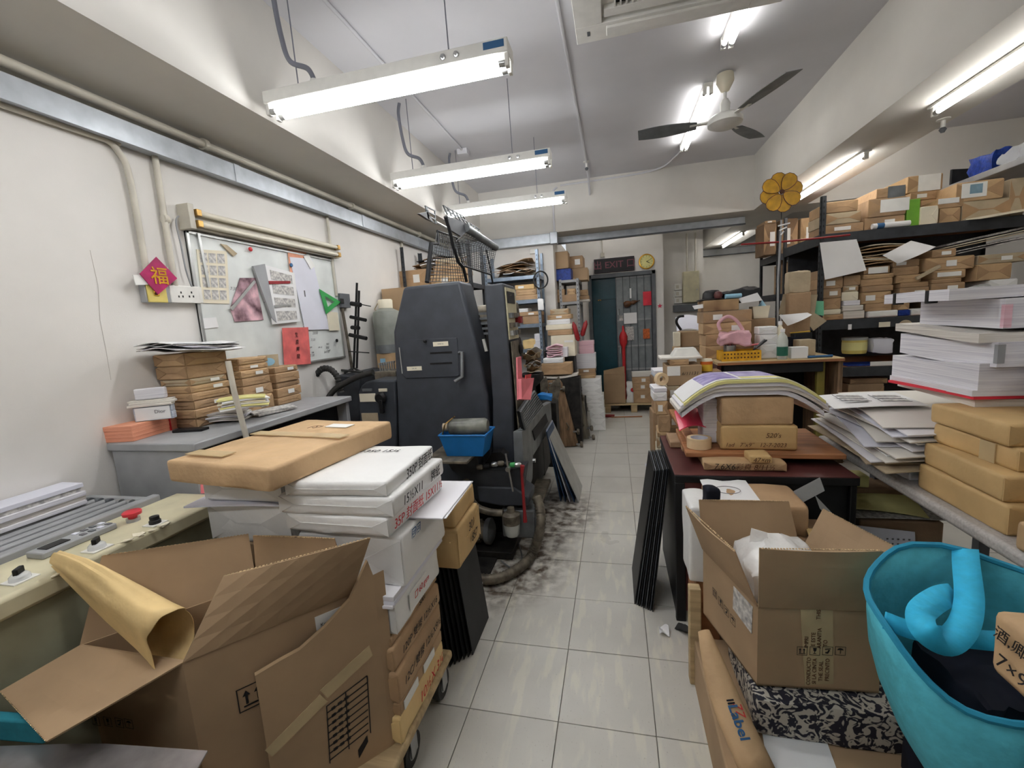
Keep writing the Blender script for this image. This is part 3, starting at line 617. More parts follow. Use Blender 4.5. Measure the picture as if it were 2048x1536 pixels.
o = paper_stack((c2.x+.01, c2.y, zz), w2*1.15, d2*1.1, .028, rz2, 'loose white sheets lying across the bluish paper block', 3, 'pages_warm', jit=.014); zz += .03
parcel((c2.x-.005, c2.y, zz), w2*.8, d2*.85, .05, rz2, 'pages', 'short stack of white sheets topmost on the salmon pile', 'paper_stack', 'paper stack', None, ())
bx('black_case', 'black', -.07, .07, -.025, .025, 0, .012, bevel=.002)
o = bpy.data.objects['black_case']; p = at(382, 862, Z=ZD); place(o, (p.x, p.y, ZD), (0, 0, .2)); tag(o, 'flat black case lying beside the salmon paper stack', 'case')
def pileW(x0, x1, y0, y1, zb, xpx, tops, where, group, ms=None, sc=None, jr=.03):
    z = zb; n = len(tops)
    for i, yt in enumerate(tops):
        hh = at(xpx, yt, Y=y0).z - z; m = ms[i] if ms else KR[R.randrange(5)]; k = sc[i] if sc else R.uniform(.93, 1)
        pos = 'topmost' if i == n-1 else ORD[i]
        st = ('right', R.uniform(.4, .7), .5, .05, hh*.45, 'sticker') if R.random() < .4 else None
        w, d = (x1-x0)*k, (y1-y0)*k
        parcel((x1-w/2+R.uniform(-.004, .004), y0+d/2+R.uniform(-.004, .004), z), w, d, hh, R.uniform(-jr, jr), m,
            f"{KW[m]}, {pos}{'' if pos in ('topmost', 'lowest') else ' up'} in {where}", 'kraft_parcel', 'parcel', group, ('front', 'right'), st); z += hh+.0005
    return None, z
WD = 'the wide desk pile against the left wall'
_, z1 = pileW(WL+.01, -1.95, 1.62, 1.84, ZD, 397, [838, 820, 803, 787, 772, 758, 731, 705], WD, GD, ['kraft_dark', 'kraft', 'kraft3', 'kraft', 'kraft2', 'kraft_grey', 'kraft', 'kraft2'], [.9, .95, .97, .93, .97, .9, .95, .99])
p = at(420, 700, Z=z1)
t = thing('loose_papers', 'glossy magazines and plastic sleeves crumpled on the wide desk pile', 'magazines', (WL+.14, 1.72, z1), .3)
for i in range(6):
    am = R.uniform(.004, .012); ph = R.uniform(0, 6)
    b = B().sheet(lambda u, v: (.23*(u-.5)*(1-.03*i), .36*(v-.5), am*math.sin(5*u+ph)+am*math.cos(4*v)), 10, 8, .003)
    place(b.build('magazine', ['magazine', 'paper', 'paper_cool', 'magazine', 'plastic_clear', 'paper'][i], t, smooth=True), (R.uniform(-.01, .03), R.uniform(-.03, .03), .012+i*.007), (0, 0, R.uniform(-.35, .1)))
_, z2 = pileW(-2.1, -1.93, 1.89, 2.09, ZD, 478, [798, 775, 758, 743, 731, 718], 'the middle desk pile by the white pole', GD)
_, z3 = pileW(-2.1, -1.96, 2.16, 2.36, ZD, 552, [797, 778, 767, 748, 735], 'the farthest desk pile below the red paper', GD)
p = Vector((-2.03, 2.2, z3))
o = bx('label_card', 'kraft_grey', -.055, .055, -.004, .004, 0, .075, bevel=.001); place(o, (p.x, p.y, z3), (-.15, 0, .5)); tag(o, 'kraft card with a pale blue oval standing on the farthest desk pile', 'card')
B().lathe([(.03, 0), (.03, .001)], (0, -.0055, .04), 18, (math.pi/2, 0, 0)).build('oval_print', mat('pale_blue', srgb(150, 196, 220), .6, n=.05), o).scale = (1.2, 1, .8)
def magazine_pile(px, zb, w, d, n, rz, label, ms, bend=.006):
    p = at(*px, Z=zb); t = thing('magazine_pile', label, 'magazines', (p.x, p.y, zb), rz)
    for i in range(n):
        b = B().sheet(lambda u, v: (w*(u-.5), d*(v-.5), .008+bend*math.cos(3*(u-.4))), 8, 2, .007)
        place(b.build('magazine', ms[i % len(ms)], t, smooth=.6), (R.uniform(-.008, .008), R.uniform(-.008, .008), i*.009+bend), (0, 0, R.uniform(-.15, .15)))
    return t
magazine_pile((455, 842), ZD, .19, .13, 5, .5, 'thick glossy magazines in front of the desk piles', ['pages_warm', 'magazine', 'pages'])
magazine_pile((490, 818), ZD+.064, .2, .12, 6, .8, 'thin booklets and yellow card on the glossy magazines', ['paper', 'paper_yellow', 'pages', 'paper_cream'])
magazine_pile((545, 826), ZD, .10, .22, 2, -.35, 'folded newspaper at the desk edge', ['newsprint', 'newsprint'])
o = bx('carton_small', 'kraft_grey', -.05, .05, -.035, .035, 0, .045, bevel=.003); p = at(418, 812, Z=ZD+.048); place(o, (p.x-.02, p.y, ZD+.05), (0, 0, .5)); tag(o, 'small greyish carton on the booklets by the pole', 'box'); o.name = 'small_carton'
pipe('thin white plastic pole leaning at the desk front edge', [at(456, 722, X=-1.66), at(468, 782, X=-1.655), at(492, 872, X=-1.645), (-1.62, at(492, 872, X=-1.645).y+.06, .02)], .012, 'pvc', 'plastic_pole', cat='pole')
# ================================================================ the printing press
PR = thing('printing_press', 'big dark grey offset printing press with wire guards beside the aisle', 'printing press', (-1.2, 3.1, 0))
def pp(name, b, m, parent=PR, root=None, **k):
    off = Vector((root or PR).location); b.v = [tuple(Vector(v)-off) for v in b.v]
    return b.build(name, m, parent, **k)
def PX(q, x, y, **k): return at(q[0]+x*q[2], q[1]+y*q[2], **k)
def poly_y(q, pts, Y): return [(lambda p: (p.x, p.z))(PX(q, x, y, Y=Y)) for x, y in pts]
Q0 = (0, 0, 1); Qp = (760, 520, .1823); Qg = (820, 390, .1237); Qh = (600, 680, .1433); Qb = (860, 860, .2213); Q2 = (600, 380, .3255); Q3 = (700, 700, .3385)
YF = 2.75
main = poly_y(Q0, [(806, 574), (920, 561), (958, 706), (975, 790), (985, 930), (985, 1005), (800, 1005), (793, 790), (786, 664)], YF)
hz = pp('main_housing', B().prism(main, 'y', YF, 3.0), 'press', bevel=.022, seg=3)
door = poly_y(Qp, [(215, 900), (240, 880), (845, 850), (875, 1260), (845, 1280), (290, 1300), (250, 1260)], YF)
d = pp('access_door', B().prism(door, 'y', YF-.006, YF+.01), 'press', bevel=.003)
for k, (x0, x1, y) in enumerate(((555, 795, 1022), (555, 795, 1138))):
    a, b = PX(Qp, x0, y, Y=YF), PX(Qp, x1, y-4, Y=YF); pp('vent_slot', B().box(a.x, b.x, YF-.008, YF-.005, a.z-.006, a.z+.006), 'black')
for (x0, y0, x1, y1) in ((585, 900, 755, 940), (300, 1170, 465, 1208)):
    a, b = PX(Qp, x0, y0, Y=YF), PX(Qp, x1, y1, Y=YF); n = pp('name_plate', B().box(a.x, b.x, YF-.009, YF-.005, b.z, a.z), 'paper_cream')
    txt(n, 'SERIE 52' if y0 < 1000 else 'OIL 20', .012, (((a.x+b.x)/2)-PR.location.x, YF-.0095-PR.location.y, (a.z+b.z)/2-PR.location.z), FRONT, 'ink_grey', 'print', 0)
p = PX(Qp, 500, 890, Y=YF-.01); pp('door_knob', B().lathe([(.009, 0), (.009, .02), (.0, .024)], p, 12, (math.pi/2, 0, 0)), 'black', smooth=True)
pp('door_lever', B().tube([PX(Qp, 870, 1020, Y=YF-.03), PX(Qp, 900, 1010, Y=YF-.04), PX(Qp, 905, 1280, Y=YF-.04), PX(Qp, 820, 1335, Y=YF-.06)], .013, 10), 'press_light', smooth=True)
pp('door_strap', B().tube([PX(Qp, 212, 960, Y=YF-.01), PX(Qp, 245, 1245, Y=YF-.01)], .004, 6), 'alu')
pp('edge_latch', B().slab([PX(Qp, 1118, 870, Y=YF-.005), PX(Qp, 1145, 865, Y=YF-.005), PX(Qp, 1180, 1000, Y=YF-.005), PX(Qp, 1150, 1005, Y=YF-.005)], (0, .02, 0)), 'alu')
# cylinders and dark works between the housings
pp('works', B().box(-1.5, -.9, 3.0, 3.75, .12, 1.52), 'grime', bevel=.01); pp('works_base', B().box(-1.5, -.66, 3.07, 3.75, .12, .62), 'grime', bevel=.01)
for z, r in ((1.6, .05), (1.54, .07), (1.3, .09)):
    pp('roller', B().lathe([(r, -.42), (r, .34)], (-1.06, 3.3, z), 20, (0, math.pi/2, 0)), 'greasy' if z > 1.5 else 'black', smooth=True)
for k in range(5):
    a = PX(Qp, 1090, 590+k*55, Y=2.98); pp('fin', B().box(a.x, a.x+.07, 2.96, 3.0, a.z-.008, a.z+.008), 'press_light')
# control tower
tw = poly_y(Q0, [(968, 570), (1006, 566), (1026, 800), (1030, 930), (1020, 1005), (985, 1005), (985, 800)], YF)
pp('control_tower', B().prism(tw, 'y', YF, 3.07), 'press', bevel=.012, seg=3)
def side(pts, name, m, off=.003, th=.006, parent=PR):
    """plate on the sloping right side of the tower; pts (t along depth 0..1, photo y)"""
    P = []
    for t, y in pts:
        yy = YF+.02+t*.28; xx = 1006+ (y-566)*.0855; c = at(xx, y, Y=YF); P.append(Vector((c.x+off, yy, c.z)))
    return pp(name, B().slab(P, (th, 0, 0)), m, parent)
side([(0, 574), (1, 574), (1, 680), (0, 680)], 'control_panel', 'beige', .002, .006)
side([(.08, 582), (.8, 582), (.8, 606), (.08, 606)], 'display', 'black', .008, .006)
for r_, y in enumerate((626, 646, 662)):
    for c_ in range(3): side([(.1+c_*.3, y), (.32+c_*.3, y), (.32+c_*.3, y+10), (.1+c_*.3, y+10)], 'push_button', ['press_light', 'greasy', 'steel'][(r_+c_) % 3], .008, .022)
side([(.75, 634), (.95, 634), (.95, 648), (.75, 648)], 'red_button', 'red_dark', .008, .04)
side([(0, 684), (.75, 684), (.75, 860), (.0, 890)], 'worn_plate', 'greasy', .012, .008)
pp('hand_wheel', B().lathe([(.03, -.01), (.045, 0), (.03, .01)], at(1042, 698, Y=3.0), 16, (0, math.pi/2, 0)), 'black', smooth=True)
# sloping louvred side guards
XS = -.60
def xs(q, pts, x=XS): return [PX(q, a, b, X=x) for a, b in pts]
Qv = (680, 660, .5043)
gb = xs(Qv, [(712, 322), (766, 243), (800, 302), (730, 392)])
pp('guard_back', B().slab(gb, (-.02, 0, 0)), 'black')
for k in range(9):
    t = k/8; a = gb[0].lerp(gb[3], t); b = gb[1].lerp(gb[2], t)
    pp('guard_slat', B().tube([a+Vector((.008, 0, 0)), b+Vector((.008, 0, 0))], .007, 6), 'press_light')
for a, b in ((gb[0], gb[3]), (gb[1], gb[2])): pp('guard_frame', B().tube([a+Vector((.008, 0, 0)), b+Vector((.008, 0, 0))], .008, 6), 'press_light')
gc = xs(Qv, [(733, 394), (800, 305), (836, 284), (842, 380), (766, 500), (752, 470)])
pp('side_casing', B().slab(gc, (-.05, 0, 0)), 'press_light', bevel=.006)
gd = xs(Qv, [(762, 402), (814, 334), (822, 362), (770, 436)])
for k in range(8):
    t = k/7; a = gd[0].lerp(gd[3], t); b = gd[1].lerp(gd[2], t); pp('louvre_slot', B().tube([a+Vector((.003, 0, 0)), b+Vector((.003, 0, 0))], .0052, 6), 'black')
pp('side_channel', B().slab(xs(Qv, [(722, 402), (736, 394), (766, 500), (764, 590), (746, 645), (728, 560)]), (-.06, 0, 0)), 'press_light', bevel=.005)
pp('foot_plate', B().slab([PX(Qb, 930, 440, Z=.22), PX(Qb, 1090, 440, Z=.22), PX(Qb, 1010, 640, Z=.22), PX(Qb, 880, 640, Z=.22)], (0, 0, -.03)), 'greasy', bevel=.004)
pp('rear_body', B().box(-1.45, -.66, 3.75, 4.12, .1, .7), 'grime', bevel=.01)
# feeder units on the wall side
u1 = poly_y(Qh, [(850, 640), (910, 590), (1010, 562), (1330, 562), (1345, 1000), (1345, 2000), (860, 2000), (820, 720)], 2.8)
pp('feeder_housing', B().prism(u1, 'y', 2.8, 3.35), 'press', bevel=.014, seg=3)
u2 = poly_y(Qh, [(372, 560), (400, 515), (500, 495), (830, 525), (840, 2000), (380, 2000)], 2.95)
pp('feeder_housing', B().prism([(max(x, WL+.02), z) for x, z in u2], 'y', 2.95, 3.5), 'press2', bevel=.014, seg=3)
for (x0, y0, x1, y1, m) in ((832, 750, 1065, 858, 'paper_cream'), (1100, 678, 1222, 718, 'paper_cream'), (862, 1020, 1100, 1140, 'kraft_grey'), (872, 680, 1012, 715, 'press_light')):
    a, b = PX(Qh, x0, y0, Y=2.8), PX(Qh, x1, y1, Y=2.8); pp('name_plate', B().box(a.x, b.x, 2.792, 2.801, b.z, a.z), m, bevel=.002)
p = PX(Qh, 1150, 800, Y=2.79); pp('hand_knob', B().lathe([(.02, 0), (.04, .01), (.045, .03), (.03, .05), (0, .052)], p, 20, (math.pi/2, 0, 0)), 'black', smooth=True)
pp('knob_arm', B().obox((p.x+.01, 2.75, p.z-.06), (.03, .03, .1)), 'black', bevel=.006)
pp('ink_fountain', B().box(*(lambda a, b: (a.x, b.x, 3.0, 3.2, a.z-.04, a.z+.03))(PX(Qh, 1040, 500, Y=3.0), PX(Qh, 1330, 470, Y=3.0))), 'greasy', bevel=.004)
for k in range(7):
    a = PX(Qh, 1120+k*32, 385-k*5, Y=3.0); pp('ink_key', B().lathe([(.006, -.03), (.006, .02), (.011, .022), (.011, .035)], a, 10), 'steel', smooth=True)
def hose(name, pts, r, m, rib=.12, n=14, seg=10, parent=PR):
    P = bez(pts, n); Lh = sum((P[i+1]-P[i]).length for i in range(len(P)-1)); k = max(8, int(Lh/.011)); S_ = []
    acc = [0]
    for i in range(len(P)-1): acc.append(acc[-1]+(P[i+1]-P[i]).length)
    j = 0
    for i in range(k+1):
        d_ = Lh*i/k
        while j < len(P)-2 and acc[j+1] < d_: j += 1
        f_ = (d_-acc[j])/max(1e-9, acc[j+1]-acc[j]); S_.append(P[j].lerp(P[j+1], min(1, f_)))
    rs = [r*(1+rib*(1 if i % 2 else -1)) for i in range(k+1)]
    b = B().tube(S_, rs, seg); return pp(name, b, m, parent, smooth=True)
hose('corrugated_hose', [PX(Qh, x, y, Y=2.78) for x, y in ((235, 1080), (215, 950), (170, 760), (190, 560), (290, 415), (410, 405), (505, 490), (550, 610), (575, 730))], .022, 'rubber')
hose('drain_hose', [PX(Qh, x, y, Y=2.76) for x, y in ((390, 880), (400, 800), (500, 680), (650, 590), (820, 510), (1020, 450))], .021, 'rubber', .02)
pp('valve_handle', B().tube([PX(Qh, 410, 895, Y=2.76), PX(Qh, 580, 850, Y=2.8)], .014, 10), 'greasy', smooth=True)
pp('cable', B().tube([PX(Qh, 360, 900, Y=2.77), PX(Qh, 270, 1020, Y=2.74), PX(Qh, 240, 1120, Y=2.72)], .006, 6), 'black')
pp('cross_bar', B().tube([PX(Qh, 240, 388, Y=3.1), PX(Qh, 870, 450, Y=3.05)], .009, 8), 'rubber', smooth=True)
# upright rods with clamps
b0 = PX(Qh, 760, 480, Y=3.15)
cs = thing('clamp_stand', 'black upright rods with clamps standing on the press feeder', 'clamp stand', b0)
for (xa, ya, xb, yb) in ((350, 570, 330, 1095), (363, 618, 349, 1095)):
    pp('rod', B().tube([PX(Q2, xa, ya, Y=3.15), PX(Q2, xb, yb, Y=3.15)], .009, 8), 'black', cs, cs, smooth=True)
pp('foot', B().tube([PX(Q2, 270, 1125, Y=3.1), PX(Q2, 330, 1095, Y=3.15), PX(Q2, 380, 1120, Y=3.2)], .010, 8), 'rubber', cs, cs, smooth=True)
for x0, y0, x1, y1, th in ((315, 698, 372, 706, .018), (310, 780, 405, 800, .014), (318, 845, 362, 848, .016), (305, 890, 408, 912, .016)):
    a, b = PX(Q2, x0, y0, Y=3.14), PX(Q2, x1, y1, Y=3.12); pp('clamp', B().tube([a, b], th, 8), 'black', cs, cs)
pp('pointer', B().tube([PX(Q2, 370, 702, Y=3.13), PX(Q2, 435, 715, Y=3.13)], .004, 6), 'black', cs, cs)
pp('pointer', B().tube([PX(Q2, 300, 992, Y=3.13), PX(Q2, 425, 1000, Y=3.13)], .005, 6), 'rubber', cs, cs)
# wire guards
def wire_guard(name, c, nu, nv, root, r=.0026):
    b = B(); A, Bq, C, D = c
    for i in range(nu+1): t = i/nu; b.tube([A.lerp(Bq, t), D.lerp(C, t)], r, 4)
    for j in range(nv+1): t = j/nv; b.tube([A.lerp(D, t), Bq.lerp(C, t)], r, 4)
    o = pp(name, b, 'black', PR, PR); o['kind'] = 'stuff'; return o
XA, XB = -1.27, -1.03
ga = [PX(Qg, *q, X=XA) for q in ((440, 580), (760, 690), (905, 1400), (310, 1400))]
wire_guard('wire_mesh', ga, 13, 15, PR)
pp('guard_frame', B().tube([ga[0], ga[1], ga[2]], .008, 8), 'blacksteel', smooth=True); pp('guard_post', B().tube([PX(Qg, 345, 780, X=XA), PX(Qg, 275, 1410, X=XA)], .017, 8), 'blacksteel', smooth=True)
pp('guard_frame', B().tube([PX(Qg, 345, 780, X=XA), PX(Qg, 455, 790, X=XA), ga[0]], .009, 8), 'blacksteel', smooth=True)
gbq = [PX(Qg, *q, X=XB) for q in ((740, 750), (1390, 900), (1310, 1290), (850, 1140))]
gm = [PX(Qg, *q, X=XB) for q in ((905, 600), (1385, 860), (1390, 900), (740, 750))]
wire_guard('wire_mesh', gbq, 16, 13, PR); wire_guard('wire_mesh', [gm[0], gm[1], gm[2], gm[3]], 16, 4, PR)
pp('guard_frame', B().tube([PX(Qg, 570, 350, X=XB), PX(Qg, 640, 570, X=XB), PX(Qg, 700, 840, X=XB), PX(Qg, 780, 1080, X=XB), PX(Qg, 860, 1170, X=XB), PX(Qg, 915, 1400, X=XB)], .012, 8), 'blacksteel', smooth=True)
pp('guard_frame', B().tube([gbq[3], gbq[2], PX(Qg, 1335, 1410, X=XB)], .008, 8), 'blacksteel', smooth=True)
pp('guard_frame', B().tube([PX(Qg, 1230, 880, X=XB), PX(Qg, 1320, 1290, X=XB)], .006, 8), 'blacksteel', smooth=True)
a, b = PX(Qg, 900, 530, X=XB), PX(Qg, 1385, 850, X=XB)
pp('guard_lip', B().lathe([(.03, 0), (.03, (b-a).length)], a, 14, (b-a).to_track_quat('Z', 'Y').to_euler()), 'press_light', smooth=True)
pp('guard_wing', B().slab([PX(Qg, 610, 345, X=XB), PX(Qg, 870, 440, X=XB), PX(Qg, 900, 600, X=XB), PX(Qg, 830, 670, X=XB), PX(Qg, 650, 560, X=XB)], (-.015, 0, 0)), 'press2')
def slotted(pts, x, cells, m, nm):
    P = [PX(Qg, *q, X=x) for q in pts]; A, Bq, C, D = P; nu, nv = cells; e = .2
    def at4(u, v): return A.lerp(Bq, u).lerp(D.lerp(C, u), v)
    us = [0]; vs_ = [0]
    for i in range(nu): us += [(i+e)/nu, (i+1-e*.3)/nu]
    for j in range(nv): vs_ += [(j+e)/nv, (j+1-e*.3)/nv]
    us.append(1); vs_.append(1); b = B()
    for i in range(0, len(us)-1, 2): b.slab([at4(us[i], 0), at4(us[i+1], 0), at4(us[i+1], 1), at4(us[i], 1)], (-.008, 0, 0))
    for j in range(0, len(vs_)-1, 2): b.slab([at4(0, vs_[j]), at4(1, vs_[j]), at4(1, vs_[j+1]), at4(0, vs_[j+1])], (-.008, 0, 0))
    o = pp(nm, b, m); o['kind'] = 'stuff'
slotted([(250, 170), (415, 250), (420, 470), (290, 380)], XA, (1, 3), 'press_light', 'guard_handle')
pp('guard_wedge', B().slab([PX(Qg, 150, 300, X=XA), PX(Qg, 285, 270, X=XA), PX(Qg, 380, 430, X=XA), PX(Qg, 290, 390, X=XA)], (-.02, 0, 0)), 'blacksteel')
slotted([(540, 160), (860, 330), (960, 490), (600, 300)], XB, (5, 2), 'press_light', 'guard_handle')
slotted([(960, 440), (1130, 550), (1130, 610), (950, 500)], XB, (4, 1), 'press_light', 'guard_handle')
pp('guard_rail', B().tube([PX(Qg, 420, 440, X=XA), PX(Qg, 640, 560, X=XA), PX(Qg, 780, 660, X=XA)], .012, 8), 'alu', smooth=True)
# lower front: ledge, gearbox, valves, motor, filter
YL = 2.5
pp('base_plate', B().box(-1.6, -.68, 2.5, 3.75, .0, .05), 'grime', bevel=.005)
pp('lower_cabinet', B().box(-1.55, -.72, 2.76, 3.0, .05, .62), 'black', bevel=.008)
bl = poly_y(Qb, [(90, 195), (430, 185), (440, 350), (770, 350), (860, 330), (830, 560), (770, 640), (420, 510), (200, 370)], YL)
pp('bracket', B().prism(bl, 'y', YL, YL+.12), 'press2', bevel=.006)
bl = poly_y(Qb, [(420, 512), (760, 520), (895, 610), (890, 690), (640, 690), (440, 650)], YL-.01)
pp('gearbox', B().prism(bl, 'y', YL-.01, YL+.2), 'press', bevel=.01)
a, b = PX(Qb, 60, 160, Y=YL), PX(Qb, 440, 200, Y=YL); pp('ledge', B().box(a.x, b.x, YL-.22, YL+.25, b.z-.004, b.z+.012), 'greasy', bevel=.003); ZLG = b.z+.012
for k, (x, y, m) in enumerate(((450, 335, 'greasy'), (510, 325, 'black'), (585, 310, 'steel'), (640, 300, 'greasy'), (700, 305, 'black'), (750, 315, 'green'), (795, 315, 'steel'))):
    pp('valve', B().lathe([(.012, -.02), (.016, -.01), (.016, .01), (.01, .02)], PX(Qb, x, y, Y=YL-.03), 12, (0, math.pi/2, .2)), m, smooth=True)
pp('valve_rail', B().tube([PX(Qb, 430, 335, Y=YL-.01), PX(Qb, 830, 310, Y=YL-.01)], .01, 8), 'black', smooth=True)
pp('ink_lever', B().slab([PX(Qb, *q, Y=YL+.02) for q in ((500, 300), (560, 205), (640, 200), (690, 240), (660, 290))], (0, .08, 0)), 'black')
pp('star_knob', B().lathe([(.015, -.01), (.015, .01)], PX(Qb, 940, 275, X=-.56), 10, (0, math.pi/2, 0)), 'steel', smooth=True)
pp('white_lever', B().tube([PX(Qb, 683, 215, Y=YL-.06), PX(Qb, 708, 350, Y=YL-.06), PX(Qb, 750, 555, Y=YL-.06)], [.006, .007, .006], 8), 'steel', smooth=True)
pp('lever_boss', B().lathe([(.015, -.02), (.015, .02)], PX(Qb, 708, 350, Y=YL-.06), 12, (math.pi/2, 0, 0)), 'steel', smooth=True)
pp('red_rod', B().tube([PX(Qb, 835, 320, Y=YL-.08), PX(Qb, 830, 400, Y=YL-.08), PX(Qb, 855, 740, Y=YL-.08), PX(Qb, 860, 830, Y=YL-.08)], [.014, .009, .010, .014], 8), 'red_dark', smooth=True)
p = PX(Qb, 745, 950, Y=YL-.05); p2 = PX(Qb, 745, 750, Y=YL-.05); r_ = .053
pp('filter_bowl', B().lathe([(.0, 0), (r_*.7, 0), (r_*.85, .01), (r_, (p2.z-p.z)*.55)], p, 18), 'bottle', smooth=True)
pp('filter_white', B().lathe([(.0, .004), (r_*.62, .006), (r_*.8, (p2.z-p.z)*.45)], p, 18), 'paper', smooth=True)
pp('filter_head', B().lathe([(r_*1.02, (p2.z-p.z)*.55), (r_*1.05, (p2.z-p.z)*.95), (r_*.5, (p2.z-p.z)*1.05), (r_*.4, (p2.z-p.z)*1.25)], p, 18), 'greasy', smooth=True)
a, b = PX(Qb, 650, 700, Y=YL+.05), PX(Qb, 970, 965, Y=YL+.05); pp('pump_body', B().box(a.x, b.x, YL+.02, YL+.2, b.z, a.z), 'press_light', bevel=.012)
mc = PX(Qb, 380, 905, Y=YL+.1); mr = .075
pp('motor', B().lathe([(mr*.8, -.16), (mr*.8, .1)], mc, 22, (0, math.pi/2, 0)), 'greasy', smooth=True)
for k in range(12):
    w_ = k/12*2*math.pi; pp('cooling_fin', B().obox((mc.x-.03, mc.y+mr*.86*math.cos(w_), mc.z+mr*.86*math.sin(w_)), (.2, .022, .006), (w_, 0, 0)), 'greasy')
pp('motor_cap', B().lathe([(mr*1.05, .1), (mr*1.15, .11), (mr*1.15, .135), (mr*.8, .15), (0, .155)], mc, 22, (0, math.pi/2, 0)), 'press_light', smooth=True)
hose('corrugated_hose', [PX(Qb, 960, 600, Y=2.58), PX(Qb, 1000, 740, Y=2.54), PX(Qb, 995, 900, Y=2.5)] + [PX(Qb, *q, Z=.035) for q in ((930, 1110), (850, 1210), (720, 1300), (560, 1350), (400, 1330), (270, 1260), (180, 1170), (60, 1050))], .03, 'greasy', .08)
hose('feed_hose', [PX(Qb, *q, Y=YL-.06) for q in ((325, 450), (340, 570), (420, 690), (540, 740), (660, 750))], .022, 'greasy', .02)
pp('cable', B().tube(bez([PX(Qb, *q, Z=.02) for q in ((640, 1180), (720, 1240), (780, 1240), (830, 1150), (800, 1020))], 8), .005, 6), 'press_light')
pp('drip_tray', B().box(-1.5, -.78, 2.3, 2.5, 0, .012), 'grime', bevel=.003)
# things on and around the press
a = PX(Q3, 540, 460, Y=2.36); b = PX(Q3, 790, 590, Y=2.36); c = PX(Q3, 575, 590, Y=2.36)
t = thing('blue_tub', 'blue plastic tub sitting on the press ledge', 'tub', ((a.x+b.x)/2, 2.45, ZLG))
w1, w0, h1 = (PX(Q3, 815, 440, Y=2.36).x-a.x)/2, (b.x-c.x)/2, a.z-b.z
b_ = B()
for s0, s1 in (((1, 0), (0, 1)),): pass
ring = lambda w, d, z: [(-w, -d, z), (w, -d, z), (w, d, z), (-w, d, z)]
V = ring(w0, .075, 0)+ring(w1, .1, h1)+ring(w1-.006, .094, h1)+ring(w0-.005, .07, .006)
Fq = [(3, 2, 1, 0)]+[(i+k*4, (i+1) % 4+k*4, (i+1) % 4+4+k*4, i+4+k*4) for k in range(3) for i in range(4)]+[(12, 13, 14, 15)]
B().add(V, Fq).build('tub_body', 'blue', t, bevel=.004)
bm_ = B()
for e in (((-1, -1), (1, -1)), ((1, -1), (1, 1)), ((1, 1), (-1, 1)), ((-1, 1), (-1, -1))): bm_.tube([(e[0][0]*w1, e[0][1]*.1, h1), (e[1][0]*w1, e[1][1]*.1, h1)], .006, 6)
bm_.build('rim', 'blue', t)
t2 = thing('grimy_canister', 'grimy transparent canister lying in the blue tub', 'canister', ((a.x+b.x)/2+.02, 2.43, ZLG+h1+.015), .06)
B().lathe([(0, -.13), (.03, -.128), (.05, -.11), (.052, .1), (.04, .12), (.0, .125)], (0, 0, .02), 18, (0, math.pi/2, 0)).build('body', mat('grimy', srgb(126, 128, 118), .3, n=.25, ns=9), t2, smooth=True)
B().lathe([(.025, -.02), (.025, .02)], (-.14, 0, .02), 14, (0, math.pi/2, 0)).build('cap', 'kraft_grey', t2, smooth=True)
for s in (-1, 1): B().tube([(-.16, s*.03, -.02), (-.13, s*.05, .05), (-.09, s*.02, .08)], .004, 6).build('wire_bail', 'brass', t2)
t = thing('document_tray', 'pink plastic wall pocket hung on the press tower', 'wall pocket', PX(Q0, 1047, 790, X=-.57))
P = lambda x, y, o=0: PX(Q0, x, y, X=-.575+o)-t.location
B().slab([P(1032, 715), P(1040, 713), P(1042, 755), P(1058, 755), P(1052, 800), P(1034, 800)], (.008, 0, 0)).build('back', 'pink', t)
B().slab([P(1036, 758, .01), P(1062, 756, .045), P(1055, 800, .045), P(1037, 798, .01)], (.02, 0, 0)).build('pocket', 'pink', t)
B().slab([P(1050, 750, .035), P(1061, 748, .04), P(1058, 772, .04), P(1050, 770, .035)], (.006, 0, 0)).build('red_card', 'red', t)
# canister on the wall side
p = PX(Q2, 500, 1000, Y=3.62); q = PX(Q2, 500, 730, Y=3.62); rr = (PX(Q2, 578, 850, Y=3.62).x-PX(Q2, 425, 850, Y=3.62).x)/2
p.x = max(p.x, WL+rr+.02); q.x = p.x
t = thing('solvent_bottle', 'grey translucent solvent bottle with a cream cap behind the press', 'bottle', p)
hh = q.z-p.z
B().lathe([(0, 0), (rr*.95, 0), (rr, .02), (rr, hh*.8), (rr*.9, hh*.93), (rr*.45, hh)], seg=24).build('body', 'canister', t, smooth=True)
B().lathe([(rr*1.01, .0), (rr*1.01, .075)], (0, 0, -.001), seg=24).build('base_band', 'press_light', t, smooth=True)
B().lathe([(rr*.5, hh), (rr*.52, hh+.07), (rr*.45, hh+.08), (0, hh+.08)], seg=20).build('cap', 'paper_cream', t, smooth=True)
B().tube([(-rr*.6, 0, hh+.05), (-rr*.9, 0, hh-.0), (-rr*.6, 0, hh-.03)], .005, 6).build('bail', 'kraft_grey', t)
o = parcel((p.x+.02, 3.62+.0, p.z-.15), .2, .22, .148, 0, 'kraft2', 'small kraft carton with a pale blue sticker under the solvent bottle', 'cardboard_box', 'box', None, (), ('front', .3, .5, .05, .06, 'pale_blue'))
o = parcel((p.x+.02, 3.62+.0, .35), .2, .22, p.z-.15-.35-.001, 0, 'kraft3', 'tall carton under the small stickered carton behind the press', 'cardboard_box', 'box', None, ())
bx('bottle_stand', 'grime', p.x-.09, p.x+.13, 3.52, 3.74, 0, .349); tag(bpy.data.objects['bottle_stand'], 'dark low stand under the cartons behind the press', 'stand')
